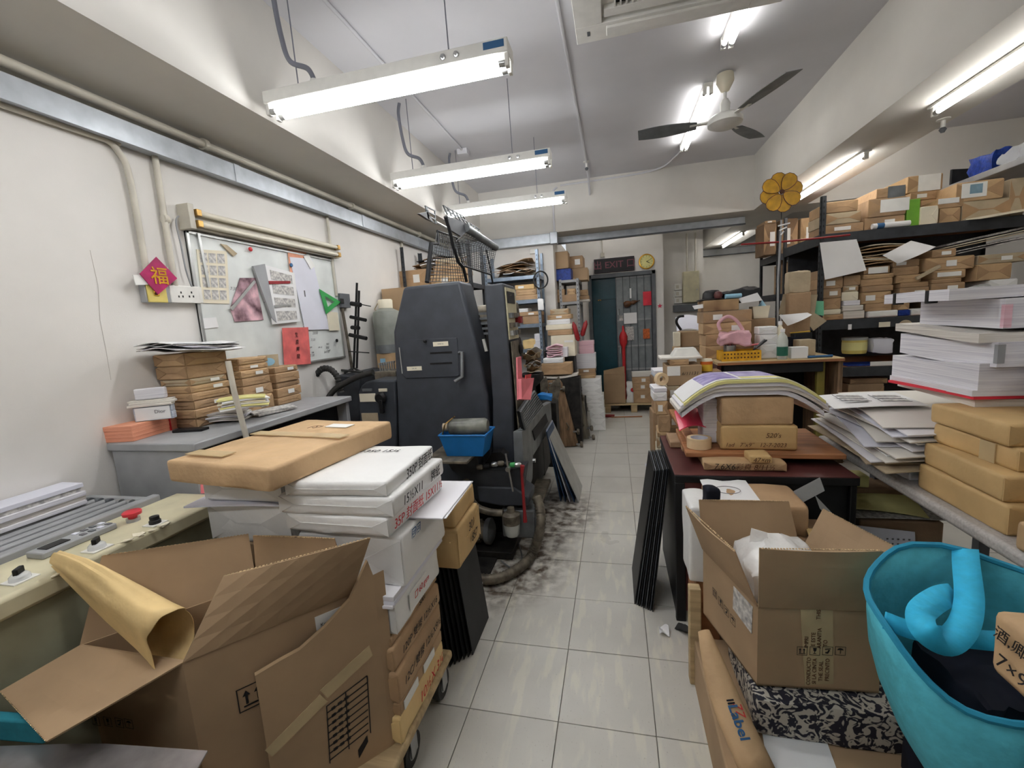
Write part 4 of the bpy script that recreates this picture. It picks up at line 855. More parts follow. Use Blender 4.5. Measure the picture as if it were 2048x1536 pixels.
# blue-backed plates leaning on the press, wooden skids
t = thing('printing_plates', 'pale blue-backed printing plates leaning against the press side', 'printing plates', at(1150, 1000, Z=0))
for k in range(5):
    dx = k*.022
    A = at(1121+k*9, 1003+k*.6, Z=.002); Bp = Vector((-.555-k*.004, A.y-.1+.02*k, .62)); A2 = A+Vector((.0, .36, 0)); B2 = Bp+Vector((0, .36, 0))
    o = B().slab([q-t.location for q in (A, A2, B2, Bp)], (.006, 0, .002)).build('plate', mat('plate_blue', srgb(38, 70, 110), .4, n=.1) if k == 0 else ('alu' if k == 4 else ('plate_blue' if k % 2 else 'paper_cool')), t)
# ================================================================ near left: machine, carton, trolley pile
def atp(x, y, p, n):
    d = _fw + (x-1024)/F*_r - (y-768)/F*_u; p = Vector(p); n = Vector(n); return CP + d*(((p-CP).dot(n))/d.dot(n))
Qm = (0, 900, .4142)
MC = thing('plate_processor', 'cream processing machine with slatted feed table and control panel', 'machine', (-1.82, .6, 0))
ZM = .9; y0m, y1m = -.35, 1.33
def mm(name, m, *b, bevel=.004, parent=MC):
    L_ = MC.location; return bx(name, m, b[0]-L_.x, b[1]-L_.x, b[2]-L_.y, b[3]-L_.y, b[4], b[5], parent, bevel=bevel)
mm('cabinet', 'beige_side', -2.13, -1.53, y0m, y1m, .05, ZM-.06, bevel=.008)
mm('plinth', 'black', -2.1, -1.56, y0m+.03, y1m-.03, 0, .05)
mm('panel_top', 'beige', -1.77, -1.51, y0m, y1m+.01, ZM-.06, ZM, bevel=.012)
mm('table_frame', 'grey_paint', -1.80, -1.765, y0m, y1m-.06, ZM-.06, ZM+.022, bevel=.006); mm('table_frame', 'grey_paint', -2.13, -1.80, y1m-.09, y1m-.06, ZM-.06, ZM+.01, bevel=.006)
mm('table_bed', 'black', -2.13, -1.80, y0m, y1m-.09, ZM-.06, ZM-.02, bevel=0)
for k in range(6): mm('feed_slat', 'grey_paint', -2.118+k*.054, -2.088+k*.054, y0m, y1m-.10+.002*k, ZM-.02, ZM+.008, bevel=.005)
for k in range(5): p = Vector((-2.085+k*.054, y1m-.1, ZM+.0)); B().lathe([(.013, -.01), (.013, .01)], p-MC.location, 14, (0, math.pi/2, 0)).build('end_roller', 'steel' if k > 2 else 'grey_dark_paint', MC, smooth=True)
def ctl(x, y, z=ZM): p = at(x, y, Z=z); return p - MC.location
p = ctl(267, 1042); B().lathe([(.02, 0), (.02, .012)], p, 20).build('switch_base', 'plastic_clear', MC, smooth=True)
B().lathe([(.013, .01), (.013, .022), (.027, .024), (.028, .034), (.024, .038), (0, .039)], p, 24).build('stop_button', mat('estop', srgb(206, 54, 66), .35, n=.02), MC, smooth=True, )
p = ctl(311, 1048); B().obox(p+Vector((0, 0, .002)), (.05, .05, .003)).build('legend_plate', 'white_metal', MC); B().lathe([(.017, .003), (.017, .014), (.014, .016), (.014, .028), (0, .029)], p, 20).build('knob', 'black', MC, smooth=True)
for (x, y) in ((195, 1098), (41, 1160)):
    p = ctl(x, y); B().obox(p+Vector((0, 0, .002)), (.055, .055, .003)).build('legend_plate', 'white_metal', MC)
    B().lathe([(.022, .003), (.021, .014), (.015, .02)], p, 20).build('switch_collar', 'plastic_clear', MC, smooth=True); B().obox(p+Vector((0, 0, .026)), (.012, .03, .02), (0, 0, .6)).build('switch_lever', 'black', MC, bevel=.003)
a = ctl(150, 1085); kb = B().obox(a+Vector((0, 0, .010)), (.07, .2, .02)).build('keypad', 'grey_paint', MC, bevel=.004)
for i in range(2):
    for j in range(4): B().obox(a+Vector((-.017+i*.034, .015+j*.024, .0215)), (.018, .014, .003)).build('key', ['paper_cool', 'ink_grey', 'grey_dark_paint'][(i+j) % 3], MC, bevel=.001)
B().obox(a+Vector((0, -.05, .0215)), (.04, .06, .002)).build('display', 'black', MC)
for k in range(14):
    yy = R.uniform(.7, 1.3); p = Vector((-1.512+R.uniform(-.012, .004), yy, ZM-.001))-MC.location; B().obox(p, (R.uniform(.01, .03), R.uniform(.015, .05), .003), (R.uniform(-.2, .2), R.uniform(-.3, .3), R.uniform(0, 3))).build('paint_flake', 'paper_cream', MC)
paper_stack((-2.085, .98, ZM+.009), .11, .42, .085, .0, 'printed sheets lying on the slatted feed table', 5, ['pages', 'pages_warm', 'pages', 'newsprint', 'paper_cool'], jit=.006)
o = bx('pink_card', 'pink', -.05, .05, -.002, .002, 0, .11); p = at(428, 985, Z=ZM+.001); place(o, (p.x, p.y, ZM+.001), (-.2, 0, .3)); tag(o, 'pink card standing between the machine and the wrapped reams', 'card')
# ---------------------------------------------------------------- open cartons
def icon(parent, c, ux, uy, s, kind, m='ink'):
    """printed shipping mark: square outline with a pictogram, c centre, ux/uy unit axes on the face"""
    c = Vector(c); n = ux.cross(uy).normalized()*.0012; b = B()
    def q(pts): b.slab([c+ux*(x*s)+uy*(y*s)+n for x, y in pts], n*.3)
    e = .46; w = .035
    for pts in ([(-e, -e), (e, -e), (e, -e+w), (-e, -e+w)], [(-e, e-w), (e, e-w), (e, e), (-e, e)], [(-e, -e), (-e+w, -e), (-e+w, e), (-e, e)], [(e-w, -e), (e, -e), (e, e), (e-w, e)]): q(pts)
    if kind == 'up':
        for x in (-.18, .18): q([(x-.04, -.22), (x+.04, -.22), (x+.04, .12), (x-.04, .12)]); q([(x-.12, .1), (x+.12, .1), (x, .3)])
        q([(-.3, -.32), (.3, -.32), (.3, -.26), (-.3, -.26)])
    elif kind == 'glass': q([(-.16, .32), (.16, .32), (.12, .02), (0, -.08), (-.12, .02)]); q([(-.025, -.08), (.025, -.08), (.025, -.26), (-.025, -.26)]); q([(-.14, -.3), (.14, -.3), (.14, -.25), (-.14, -.25)])
    elif kind == 'hand': q([(-.25, .2), (.25, .3), (.28, .22), (-.22, .12)]); q([(-.2, -.25), (.05, -.28), (.2, .1), (.08, .14), (-.02, -.12), (-.2, -.14)])
    else: q([(-.3, .08), (-.18, .24), (0, .3), (.18, .24), (.3, .08), (0, .12)]); q([(-.02, .1), (.02, .1), (.02, -.28), (-.02, -.28)])
    o = b.build('printed_mark', m, parent); o['kind'] = 'stuff'; return o
def carton(name, label, C4, z0, z1, flaps, loc, th=.006, m='card', mi='card_in'):
    """C4: four rim corners (x,y) in order; flaps: (edge index, outer end at corner i, outer end at corner i+1)"""
    t = thing(name, label, 'carton', loc); L_ = Vector(loc); c = sum((Vector((x, y, 0)) for x, y in C4), Vector())/4
    for i in range(4):
        a, b = Vector((*C4[i], 0)), Vector((*C4[(i+1) % 4], 0)); ia, ib = a+(c-a).normalized()*th*1.4, b+(c-b).normalized()*th*1.4
        P = [a, b, ib, ia]
        B().slab([Vector((p.x, p.y, z0))-L_ for p in P], (0, 0, z1-z0)).build('side_wall', m, t)
    B().slab([Vector((x, y, z0))-L_ for x, y in C4], (0, 0, th)).build('bottom', m, t)
    for i, pa, pb in flaps:
        a, b = Vector((*C4[i], z1)), Vector((*C4[(i+1) % 4], z1)); pa, pb = Vector(pa), Vector(pb)
        n = (b-a).cross(pa-a).normalized()*th*.7
        def fn(u, v):
            q = a.lerp(b, u).lerp(pa.lerp(pb, u), v); return q + n*2.5*math.sin(u*3)*math.sin(v*2) - L_
        f = B().sheet(fn, 6, 4, n).build('flap', mi if i in (0,) and False else m, t)
        e = B()
        for k in range(40):
            u0, u1 = k/40, (k+.6)/40; A, Bq = pa.lerp(pb, u0), pa.lerp(pb, u1); e.slab([A-L_, Bq-L_, Bq+n-L_, A+n-L_], (pa-a).normalized()*.0015)
        e = e.build('corrugated_edge', 'card_edge', f); e['kind'] = 'stuff'
    return t
A_, L_4, K_, R_4 = (-1.068, .747), (-1.422, .753), (-1.15, 1.066), (-.80, 1.06)
ct = carton('open_carton', 'open cardboard carton with raised flaps before the trolley pile', [A_, R_4, K_, L_4], .3, .72,
    [(0, at(447, 1152, Y=.85), at(740, 1075, Y=1.02)), (1, at(668, 1078, Y=1.08), at(505, 1072, Y=1.09)), (2, at(497, 1068, Y=1.1), at(203, 1112, Y=.85)), (3, at(0, 1382, Z=.68), at(92, 1482, Z=.68))], (-1.1, .9, .3))
u_ = Vector((R_4[0]-A_[0], R_4[1]-A_[1], 0)).normalized(); nn = Vector((u_.y, -u_.x, 0))
pf = ((*A_, 0), nn)
icon(ct, atp(505, 1390, *pf)-ct.location, u_, Vector((0, 0, 1)), .075, 'up')
for k, (x, kd) in enumerate(((196, 'glass'), (220, 'glass'), (243, 'hand'), (262, 'rain'))): icon(ct, at(x, 1438+k*2, Y=.7495)-ct.location-Vector((0, .004, 0)), Vector((1, 0, 0)), Vector((0, 0, 1)), .03, kd)
a = atp(652, 1233, *pf)-ct.location; sk = B().slab([a+u_*-.03+Vector((0, 0, -.03)), a+u_*.05+Vector((0, 0, -.03)), a+u_*.05+Vector((0, 0, .012)), a+u_*-.03+Vector((0, 0, .012))], nn*.002).build('shipping_label', 'sticker', ct)
txt(ct, 'Kodak', .014, a+nn*.003+Vector((0, 0, -.018)), (math.pi/2, 0, math.atan2(u_.y, u_.x)), 'ink', 'print', 0)
parcel((-1.19, .83, 0), .42, .18, .298, .15, 'card', 'brown paper-covered box under the open carton', 'cardboard_box', 'box', None, ())
# yellow envelope paper tucked in the carton
sp = [at(112, 1118, Y=.80), at(165, 1145, Y=.80), at(235, 1205, Y=.79), at(300, 1250, Y=.78), at(350, 1270, Y=.77)]
o = B(); n_ = 26; rings = []
for i, p in enumerate(sp):
    t_ = i/4; tn = (sp[min(i+1, 4)]-sp[max(i-1, 0)]).normalized(); side_ = tn.cross(Vector((.35, .93, 0))).normalized(); dep = tn.cross(side_).normalized()
    ra, rb = [.022, .05, .085, .085, .078][i], [.012, .022, .03, .04, .055][i]; ring_ = []
    for k in range(n_):
        w = 2*math.pi*k/n_; cr_ = 1+.10*math.sin(3*w+i*1.7)
        if i == 4: q_ = p+tn*(.02*math.cos(w*2))
        else: q_ = p
        ring_.append(q_+noise.noise_vector(Vector((i*1.3, k*.45, 2)))*.012+side_*ra*math.copysign(abs(math.cos(w))**.7, math.cos(w))*cr_+dep*rb*math.sin(w)*cr_)
    rings.append(ring_)
base = Vector(sp[2])
V = [q-base for r_ in rings for q in r_]; Fq = [(i*n_+k, i*n_+(k+1) % n_, (i+1)*n_+(k+1) % n_, (i+1)*n_+k) for i in range(4) for k in range(n_)]
ev = o.add(V, Fq).build('envelope_bag', 'envelope', smooth=1.0, sub=1); ev.location = base
ms = ev.modifiers.new('th', 'SOLIDIFY'); ms.thickness = .002; tag(ev, 'crumpled yellow kraft envelope sticking out of the open carton', 'envelope')
# leaning flattened carton
pl = ((-1.0, .76, 0), (.76, -.65, 0)); off = Vector((-.85, .9, 0))
bd = thing('flattened_carton', 'flattened cardboard carton leaning before the trolley pile', 'carton', off)
pts = [atp(x, y, *pl) for x, y in ((510, 1352), (560, 1322), (600, 1300), (650, 1255), (700, 1200), (722, 1150), (735, 1122), (746, 1150), (782, 1490))]
lo = [Vector((pts[-1].x, pts[-1].y, 0)), Vector((pts[0].x, pts[0].y, 0))]
nb = Vector((.76, -.65, 0)).normalized()
B().slab([p-off for p in pts+lo], -nb*.014).build('face', 'card', bd)
B().slab([p-off for p in (pts[-2], pts[-1], lo[0])] , Vector((.018, .03, 0))).build('side_fold', 'card', bd)
def bp(x, y): return atp(x, y, *pl)-off+nb*.001
B().slab([bp(640, 1380), bp(655, 1395), bp(745, 1310), bp(738, 1290)], nb*.0012).build('packing_tape', 'tape', bd); B().slab([bp(530, 1500), bp(545, 1512), bp(655, 1402), bp(640, 1388)], nb*.0012).build('packing_tape', 'tape', bd)
for k in range(9):
    x0, y0 = 652+k*.8, 1412+k*13.5; B().slab([bp(x0, y0), bp(x0+82-k*.5, y0-62), bp(x0+82-k*.5, y0-60), bp(x0, y0+2)], nb*.001).build('table_line', 'ink', bd)
for x0 in (652, 690, 733): B().slab([bp(x0, 1412-(x0-652)*.75), bp(x0+2, 1412-(x0-652)*.75), bp(x0+9, 1526-(x0-652)*.75), bp(x0+7, 1526-(x0-652)*.75)], nb*.001).build('table_line', 'ink', bd)
for k in range(7):
    for j in range(3): x0, y0 = 662+j*13+k*.8, 1416+k*13.5-j*10; B().slab([bp(x0, y0), bp(x0+8, y0-6), bp(x0+9, y0-1), bp(x0+1, y0+5)], nb*.001).build('table_print', 'ink', bd)
B().slab([bp(716, 1500), bp(734, 1470), bp(736, 1482), bp(718, 1516)], nb*.001).build('dark_print', 'ink', bd)
# metal sheet in the near corner
pm = [at(x, y, Z=.6) for x, y in ((0, 1492), (120, 1488), (210, 1487), (415, 1501), (395, 1536))]
c = Vector((-1.15, .5, .6)); o = B().slab([p-c for p in pm+[Vector((-.95, .3, .6)), Vector((-1.6, .3, .6))]], (0, 0, -.004)).build('metal_sheet', 'silver_sheet'); o.location = c; tag(o, 'scratched silvery metal sheet lying in the near corner', 'metal sheet')
parcel((-1.22, .36, 0), .6, .34, .595, 0, 'card', 'cardboard box supporting the silvery metal sheet', 'cardboard_box', 'box', None, ())
o = bx('teal_pouch', 'teal_dark', -.1, .1, -.012, .012, 0, .06, bevel=.006); place(o, (-1.42, .6, .6), (0, 0, .1)); tag(o, 'dark teal pouch under the fallen carton flap', 'pouch')
# ---------------------------------------------------------------- trolley and its pile
tr = thing('wooden_trolley', 'low wooden trolley board on castors under the ream pile', 'trolley', (-1.05, 1.28, 0))
bx('deck', 'wood_pale', -.42, .36, -.34, .22, .155, .19, tr, bevel=.012, seg=3)
for (x, y) in ((.31, -.1), (.31, .18), (-.36, -.1), (-.36, .18)):
    w = B().lathe([(.02, -.016), (.055, -.016), (.06, 0), (.055, .016), (.02, .016)], (x, y, .06), 24, (0, math.pi/2, 0)).build('castor_wheel', 'rubber', tr, smooth=True)
    B().lathe([(.03, -.018), (.03, .018)], (x, y, .06), 16, (0, math.pi/2, 0)).build('hub', 'steel', w, smooth=True)
    B().box(x-.024, x-.02, y-.025, y+.02, .05, .15).box(x+.02, x+.024, y-.025, y+.02, .05, .15).box(x-.024, x+.024, y-.025, y+.025, .15, .155).build('castor_fork', 'steel', tr)
GT = 'packages piled on the trolley'
def tp(x0, x1, y0, y1, z0, z1, m, label, rz=0, near=True, name=None, cat=None, folds=('front',), **k):
    nm = name or {'wrap': 'paper_ream', 'card': 'cardboard_box', 'kraft_gold': 'cardboard_box'}.get(m, 'kraft_parcel'); ct_ = cat or {'paper_ream': 'ream', 'cardboard_box': 'box'}.get(nm, 'parcel')
    return parcel(((x0+x1)/2, (y0+y1)/2, z0), x1-x0, y1-y0, z1-z0-.001, rz, m, label, nm, ct_, GT, folds, near=near, **k)
X1 = -.70
tp(-1.02, X1, 1.08, 1.44, .191, .285, 'envelope', 'yellow envelope packet lowest on the trolley, red numbers on its side', 0, amp=.006, text=[('right', '10½X 3¼', .05, .62, .5, 'ink_red')])
tp(-1.03, X1+.003, 1.09, 1.43, .285, .33, 'kraft', 'thin brown packet with white labels above the yellow packet', 0, False, sticker=[('right', .2, .5, .1, .03, 'sticker'), ('right', .62, .5, .09, .03, 'sticker')])
tp(-1.03, X1+.004, 1.085, 1.44, .33, .44, 'kraft', 'brown carton marked in black pen above the labelled packet', .01, text=[('right', '12C/ 雙膠 12½X9½', .036, .5, .5, 'ink')], amp=.002)
tp(-1.02, X1, 1.09, 1.45, .44, .52, 'kraft', 'brown carton with two pen lines under the white wrapped packs', -.01, text=[('right', '120P 雙膠 12½X16', .034, .5, .5, 'ink')], amp=.002)
tp(-1.0, X1-.01, 1.1, 1.46, .52, .55, 'kraft', 'flat brown packet marked with a number below the stamped white pack', 0, False, text=[('right', 'S001', .026, .6, .5, 'ink')])
tp(-1.0, X1+.005, 1.11, 1.46, .55, .655, 'wrap', 'white wrapped ream with red stamp print on its side', .02, sticker=('right', .45, .5, .14, .06, 'sticker'), text=[('right', '□ 60 gsm', .03, .5, .55, 'ink_red')])
paper_stack((-.85, 1.30, .655), .33, .42, .04, .03, 'loose flat stack of bluish white sheets within the trolley pile', 3, ['pages', 'paper_cool', 'pages'], jit=.006, group=GT)
tp(-1.04, -.67, 1.15, 1.49, .696, .862, 'wrap', 'thick crumpled white wrapped ream in the middle of the trolley pile', 0, amp=.006, text=[('right', 'ᴧᴧ', .03, .25, .9, 'ink_blue')])
tp(-1.06, -.685, 1.13, 1.53, .872, .935, 'wrap', 'white wrapped ream with red handwriting on its side', -.03, text=[('right', '35P 封面纸 15X11½', .042, .5, .5, 'ink_red')], amp=.003)
tp(-1.08, -.67, 1.13, 1.53, .935, .998, 'wrap', 'white wrapped ream with bold black handwriting on its side', .0, text=[('right', '15½X11', .042, .3, .5, 'ink'), ('right', '牌紙', .042, .75, .5, 'ink')], amp=.003)
tp(-1.05, -.70, 1.13, 1.53, .998, 1.045, 'wrap', 'topmost white wrapped ream partly under the big brown parcel', .05, text=[('right', '350P 封面纸', .045, .6, .5, 'ink'), ('top', '1350 15½', .04, .5, .75, 'ink')], amp=.003)
paper_stack((-.79, 1.44, .862), .42, .34, .009, .04, 'thin red-printed sheets jutting out of the trolley pile', 2, 'pages', jit=.008, group=GT)
tp(-1.41, -1.09, 1.16, 1.5, .955, 1.043, 'wrap', 'white box under the left end of the big brown parcel', 0, amp=.002)
o = B().sheet(lambda u, v: (.42*(u-.5), .3*(v-.5), .006*math.sin(3*u)), 6, 2, .006).build('white_sheet', 'paper_cool', smooth=True); place(o, (-1.27, 1.29, .947), (0, 0, .1)); tag(o, 'broad white sheet jutting out below the white box', 'sheet', GT)
tp(-1.42, -1.09, 1.17, 1.5, .80, .94, 'wrap', 'white wrapped bundle below the jutting white sheet', .02, amp=.006)
tp(-1.42, -1.08, 1.17, 1.49, .191, .80, 'card', 'tall cardboard box under the white wrapped bundle on the trolley', 0, False, folds=())
big = tp(-1.42, -.955, 1.07, 1.67, 1.047, 1.122, 'kraft2', 'big brown wrapped parcel topmost on the trolley pile', -.13, amp=.0035, folds=(), puff=.001, sticker=[('top', .62, .82, .11, .05, 'sticker')])
big.location = (-1.2, 1.36, 1.047)
face_rect(big, 'top', .465, .6, .079, .5, .55, .45, .05, 'tape', 'packing_tape'); face_rect(big, 'top', .465, .6, .079, .25, .12, .18, .05, 'tape', 'packing_tape')
txt(big, '(S)', .05, (.0, .12, .09), TOP, 'ink_brown')
GB = 'golden cartons behind the trolley'
parcel((-.97, 1.70, 0), .27, .26, .53, 0, 'card', 'brown carton on the floor behind the trolley pile', 'cardboard_box', 'box', GB, ())
parcel((-.80, 1.66, .531), .33, .28, .165, .0, 'kraft_gold', 'golden carton with pen marks on its side behind the trolley pile', 'cardboard_box', 'box', GB, ('right',), None, True, [('right', '301', .05, .55, .72, 'ink'), ('right', '857', .05, .65, .35, 'ink')], .002)
parcel((-.81, 1.67, .697), .32, .27, .09, .02, 'kraft_gold', 'upper golden carton beside the white wrapped reams', 'cardboard_box', 'box', GB, (), None, True, None, .002)
t = thing('black_plates', 'row of black printing plates leaning beside the trolley', 'printing plates', (-.66, 1.62, 0))
for k in range(7):
    f = k/6; A = Vector((-.777+.094*f, 1.592+.10*f, .002)); tl = Vector((-.822+.085*f, 1.60+.10*f, .52))
    P = [A, A+Vector((0, .26, 0)), tl+Vector((0, .26, 0)), tl]
    B().slab([p-t.location for p in P], (.004, 0, .0005)).build('plate', 'black' if k % 2 else 'blacksteel', t)
# ================================================================ the back of the shop
Q4 = (1000, 440, .2734); Q5 = (1040, 640, .1693); Qr = (1240, 600, .2343)
def rack(name, label, x0, x1, y0, y1, zs, ztop, m, mb, thick=.045):
    t = thing(name, label, 'rack', ((x0+x1)/2, (y0+y1)/2, 0)); L_ = t.location
    for x in (x0, x1):
        for y in (y0, y1):
            sx = 1 if x == x0 else -1; sy = 1 if y == y0 else -1
            b = B().box(*sorted((x-L_.x, x-L_.x+sx*.035)), *sorted((y-L_.y, y-L_.y+sy*.003)), 0, ztop).box(*sorted((x-L_.x, x-L_.x+sx*.003)), *sorted((y-L_.y, y-L_.y+sy*.035)), 0, ztop)
            p = b.build('post', m, t)
            if y == y0:
                h = B()
                for k in range(int(ztop/.05)): z = .03+k*.05; h.obox((x-L_.x+sx*.018, y-L_.y-.001, z), (.008, .002, .018)).obox((x-L_.x+ (-.001 if sx > 0 else .001), y-L_.y+.018, z), (.002, .008, .018))
                h = h.build('slot_holes', 'black', p); h['kind'] = 'stuff'
    for z in zs:
        bx('shelf_beam', m, x0-L_.x+.004, x1-L_.x-.004, y0-L_.y+.003, y0-L_.y+.02, z-thick, z, t, bevel=.002); bx('shelf_beam', m, x0-L_.x+.004, x1-L_.x-.004, y1-L_.y-.02, y1-L_.y-.003, z-thick, z, t)
        for xx in (x0, x1-.016): bx('side_beam', m, xx-L_.x, xx-L_.x+.016, y0-L_.y+.02, y1-L_.y-.02, z-thick, z, t)
        bx('shelf_deck', mb, x0-L_.x+.006, x1-L_.x-.006, y0-L_.y+.02, y1-L_.y-.02, z-.012, z-.001, t)
    return t
def zat(x, y, Y): return at(x, y, Y=Y).z
# rack A: dark, by the left wall
YA = 3.95; zA = zat(800, 572, YA)
rack('steel_rack', 'dark steel rack against the left wall behind the press', -2.1, -1.36, YA+.25, YA+.7, [.5, 1.2, zA], zat(772, 498, YA+.25), 'rack', 'rack')
YA += .25
GA = 'load of the dark rack behind the press'
pile(Q2, YA+.02, .3, 0, [(580, 780, 492, 'kraft')], 'long on the dark rack behind the press', GA, z0=zA)
t = thing('folded_sheets', 'heap of folded dark and grey paper on the dark rack behind the press', 'paper heap', (-1.75, YA+.22, zat(820, 541, YA)))
for k in range(7):
    am = R.uniform(.006, .02); ph = R.uniform(0, 6); B().sheet(lambda u, v: (.45*(u-.5), .26*(v-.5), am*math.sin(6*u+ph)+.5*am*math.cos(7*v)), 12, 6, .006)
    b = B().sheet(lambda u, v: (.45*(u-.5), .26*(v-.5), am*math.sin(6*u+ph)+.5*am*math.cos(7*v)), 12, 6, .006); place(b.build('sheet', ['kraft_dark', 'paper', 'blacksteel', 'kraft3', 'paper_cool', 'kraft_dark', 'blacksteel'][k], t, smooth=True), (R.uniform(-.08, .1), 0, .025+k*.014), (0, 0, R.uniform(-.3, .3)))
pile(Q2, YA+.05, .3, 0, [(800, 1000, 520, 'kraft2'), (820, 1005, 490, 'kraft3'), (815, 990, 460, 'kraft'), (830, 980, 420, 'kraft_grey')], 'the stack seen through the wire guards', GA, z0=zA)
p = at(770, 690, Y=3.75); zq = at(770, 577, Y=3.75).z
o = carton('closed_carton', 'plain brown carton standing behind the solvent bottle', [(-2.12, 3.78), (-1.62, 3.78), (-1.62, 4.1), (-2.12, 4.1)], 0, zq-.001, [], (-1.87, 3.9, 0)); bx('lid', 'card', -.25, .25, -.115, .2, zq-.012, zq-.002, o)
# rack B: blue-grey galvanised
YBk = 5.3; xr = at(1081, 600, Y=YBk).x; zs = [zat(1040, 552, YBk), zat(1045, 600, YBk), zat(1060, 648, YBk), zat(1075, 697, YBk)]
rack('galvanised_rack', 'blue-grey galvanised rack behind the press beside the pier', -1.55, xr, YBk, YBk+.36, [.25]+zs[::-1], zat(1078, 498, YBk), 'rack_blue', 'rack_blue')
GBk = 'load of the galvanised rack'
t = thing('folded_cartons', 'heap of folded brown cartons on the top of the galvanised rack', 'cartons', (at(1030, 545, Y=YBk).x, YBk+.2, zs[0]))
for k in range(7):
    am = R.uniform(.008, .03); ph = R.uniform(0, 6); b = B().sheet(lambda u, v: (.4*(u-.5), .34*(v-.5), am*math.sin(5*u+ph)+am*.6*math.cos(5*v+k)), 12, 8, .005)
    place(b.build('flat_carton', ['kraft_dark', 'kraft3', 'paper', 'kraft', 'kraft3', 'newsprint', 'kraft'][k], t, smooth=True), (R.uniform(-.08, .04), 0, .035+k*.022), (R.uniform(-.06, .06), R.uniform(-.1, .1), R.uniform(-.4, .4)))
dA = [(105, 272, 548, 'kraft'), (112, 262, 508, 'kraft2'), (108, 245, 472, 'kraft_gold')]
pile(Q4, YBk+.03, .26, 0, dA, 'the galvanised rack second-shelf stack', GBk, z0=zs[1])
pile(Q4, YBk+.03, .26, 0, [(165, 300, 700, 'kraft3'), (120, 300, 672, 'kraft'), (125, 205, 648, 'paper')], 'the galvanised rack third-shelf stack', GBk, z0=zs[2])
pile(Q4, YBk+.03, .26, 0, [(242, 302, 880, 'pages'), (248, 298, 832, 'pages')], 'the galvanised rack low-shelf pile', GBk, z0=zs[3])
o = parcel((at(1055, 680, Y=YBk).x, YBk+.12, zs[3]), .16, .2, .11, .2, 'envelope', 'slumped yellow envelopes on the low shelf of the galvanised rack', 'envelope_bundle', 'envelopes', GBk, (), None, True, None, .015)
p = at(1081, 560, Y=YBk-.04); t = thing('cable_coil', 'coil of dark grey cable hung on the rack post', 'cable', p)
for k in range(3): B().tube([(.085*math.cos(a*math.pi/12)+.004*k, -.012*k, .10*math.sin(a*math.pi/12)) for a in range(25)], .008, 6).build('loop', 'rubber', t, smooth=True)
o = B().soft(.075, .02, .13, .006, 3, 4, 2, 4).build('paper_bag', 'paper', smooth=True); p = at(1082, 620, Y=YBk-.05); place(o, p); tag(o, 'small white paper bag hung on the galvanised rack post', 'bag')
o = bx('socket_box', 'white_metal', -.05, .05, -.03, 0, -.03, .03, bevel=.004); place(o, at(1068, 503, Y=YB)); tag(o, 'small white socket box on the pier above the galvanised rack', 'socket'); o.name = 'wall_socket_box'
# rack C in the recess
YC = 5.85; xa, xb = at(1106, 560, Y=YC).x, at(1157, 557, Y=YC).x; zc = [zat(1130, 560, YC), zat(1132, 604, YC)]; xa = max(xa, -.70)
rack('slotted_rack', 'narrow pale slotted-angle rack in the recess before the door', xa, xb, YC, YC+.6, [.5, zc[1], zc[0]], zc[0]+.01, 'grey_paint', 'grey_paint', .035)
GC = 'load of the narrow rack by the door'
pile(Q4, YC+.02, .35, 0, [(385, 520, 358, 'blue_dark')], 'on top of the narrow rack by the door', GC, z0=zc[0])
pile(Q4, YC+.02, .3, 0, [(368, 495, 232, 'card')], 'taped shut above the blue ream', GC, z0=zat(1123, 537, YC)+.001)
pile(Q4, YC+.22, .36, 0, [(525, 640, 350, 'card'), (500, 605, 262, 'kraft3')], 'the carton pair behind the blue ream', GC, z0=zc[0])
pile(Q4, YC+.02, .3, 0, [(395, 560, 548, 'kraft3')], 'lying on the middle shelf of the narrow rack', GC, z0=zc[1])
pile(Q4, YC+.02, .2, 0, [(398, 470, 507, 'kraft')], 'small, left one on the long parcel of the narrow rack', GC, z0=zat(1130, 590, YC)+.001)
pile(Q4, YC+.02, .2, 0, [(488, 550, 502, 'kraft2')], 'small, right one on the long parcel of the narrow rack', GC, z0=zat(1130, 590, YC)+.001)
pile(Q4, YC+.3, .2, 0, [(582, 655, 580, 'pages_warm'), (580, 650, 552, 'kraft3'), (585, 640, 510, 'kraft')], 'the stack at the back of the narrow rack', GC, z0=zc[1])
# tall stack before rack C
ztop = zat(1123, 713, 5.45)
bx('low_crate', 'grime', -.80, -.50, 5.4, 5.68, 0, ztop-.001, bevel=.004); tag(bpy.data.objects['low_crate'], 'dark crate under the tall parcel stack by the narrow rack', 'crate')
pile(Q4, 5.42, .28, 0, [(370, 545, 842, 'paper_cream', ('front', .75, .7, .11, .025, 'sticker')), (350, 530, 802, 'kraft'), (335, 528, 764, 'paper_cream'), (340, 512, 727, 'paper'), (345, 520, 692, 'kraft2'), (365, 500, 650, 'kraft_grey')], 'the tall stack before the narrow rack', 'tall stack by the narrow rack', z0=ztop)
for k, (xa_, ya_, xb_, yb_) in enumerate(((535, 745, 575, 885), (632, 735, 600, 850))):
    p, q = at(1000+xb_*.2734, 440+yb_*.2734, Y=5.395), at(1000+xa_*.2734, 440+ya_*.2734, Y=5.395)
    o = B().tube([p-p, (q-p)*.1, (q-p)*.8, q-p], [.012, .03, .028, .008], 10).build('folded_umbrella', 'red_dark', smooth=True); o.location = p; tag(o, ['red folded umbrella slanting left of its twin by the tall stack', 'red folded umbrella slanting right of its twin by the tall stack'][k], 'umbrella', 'red umbrellas')
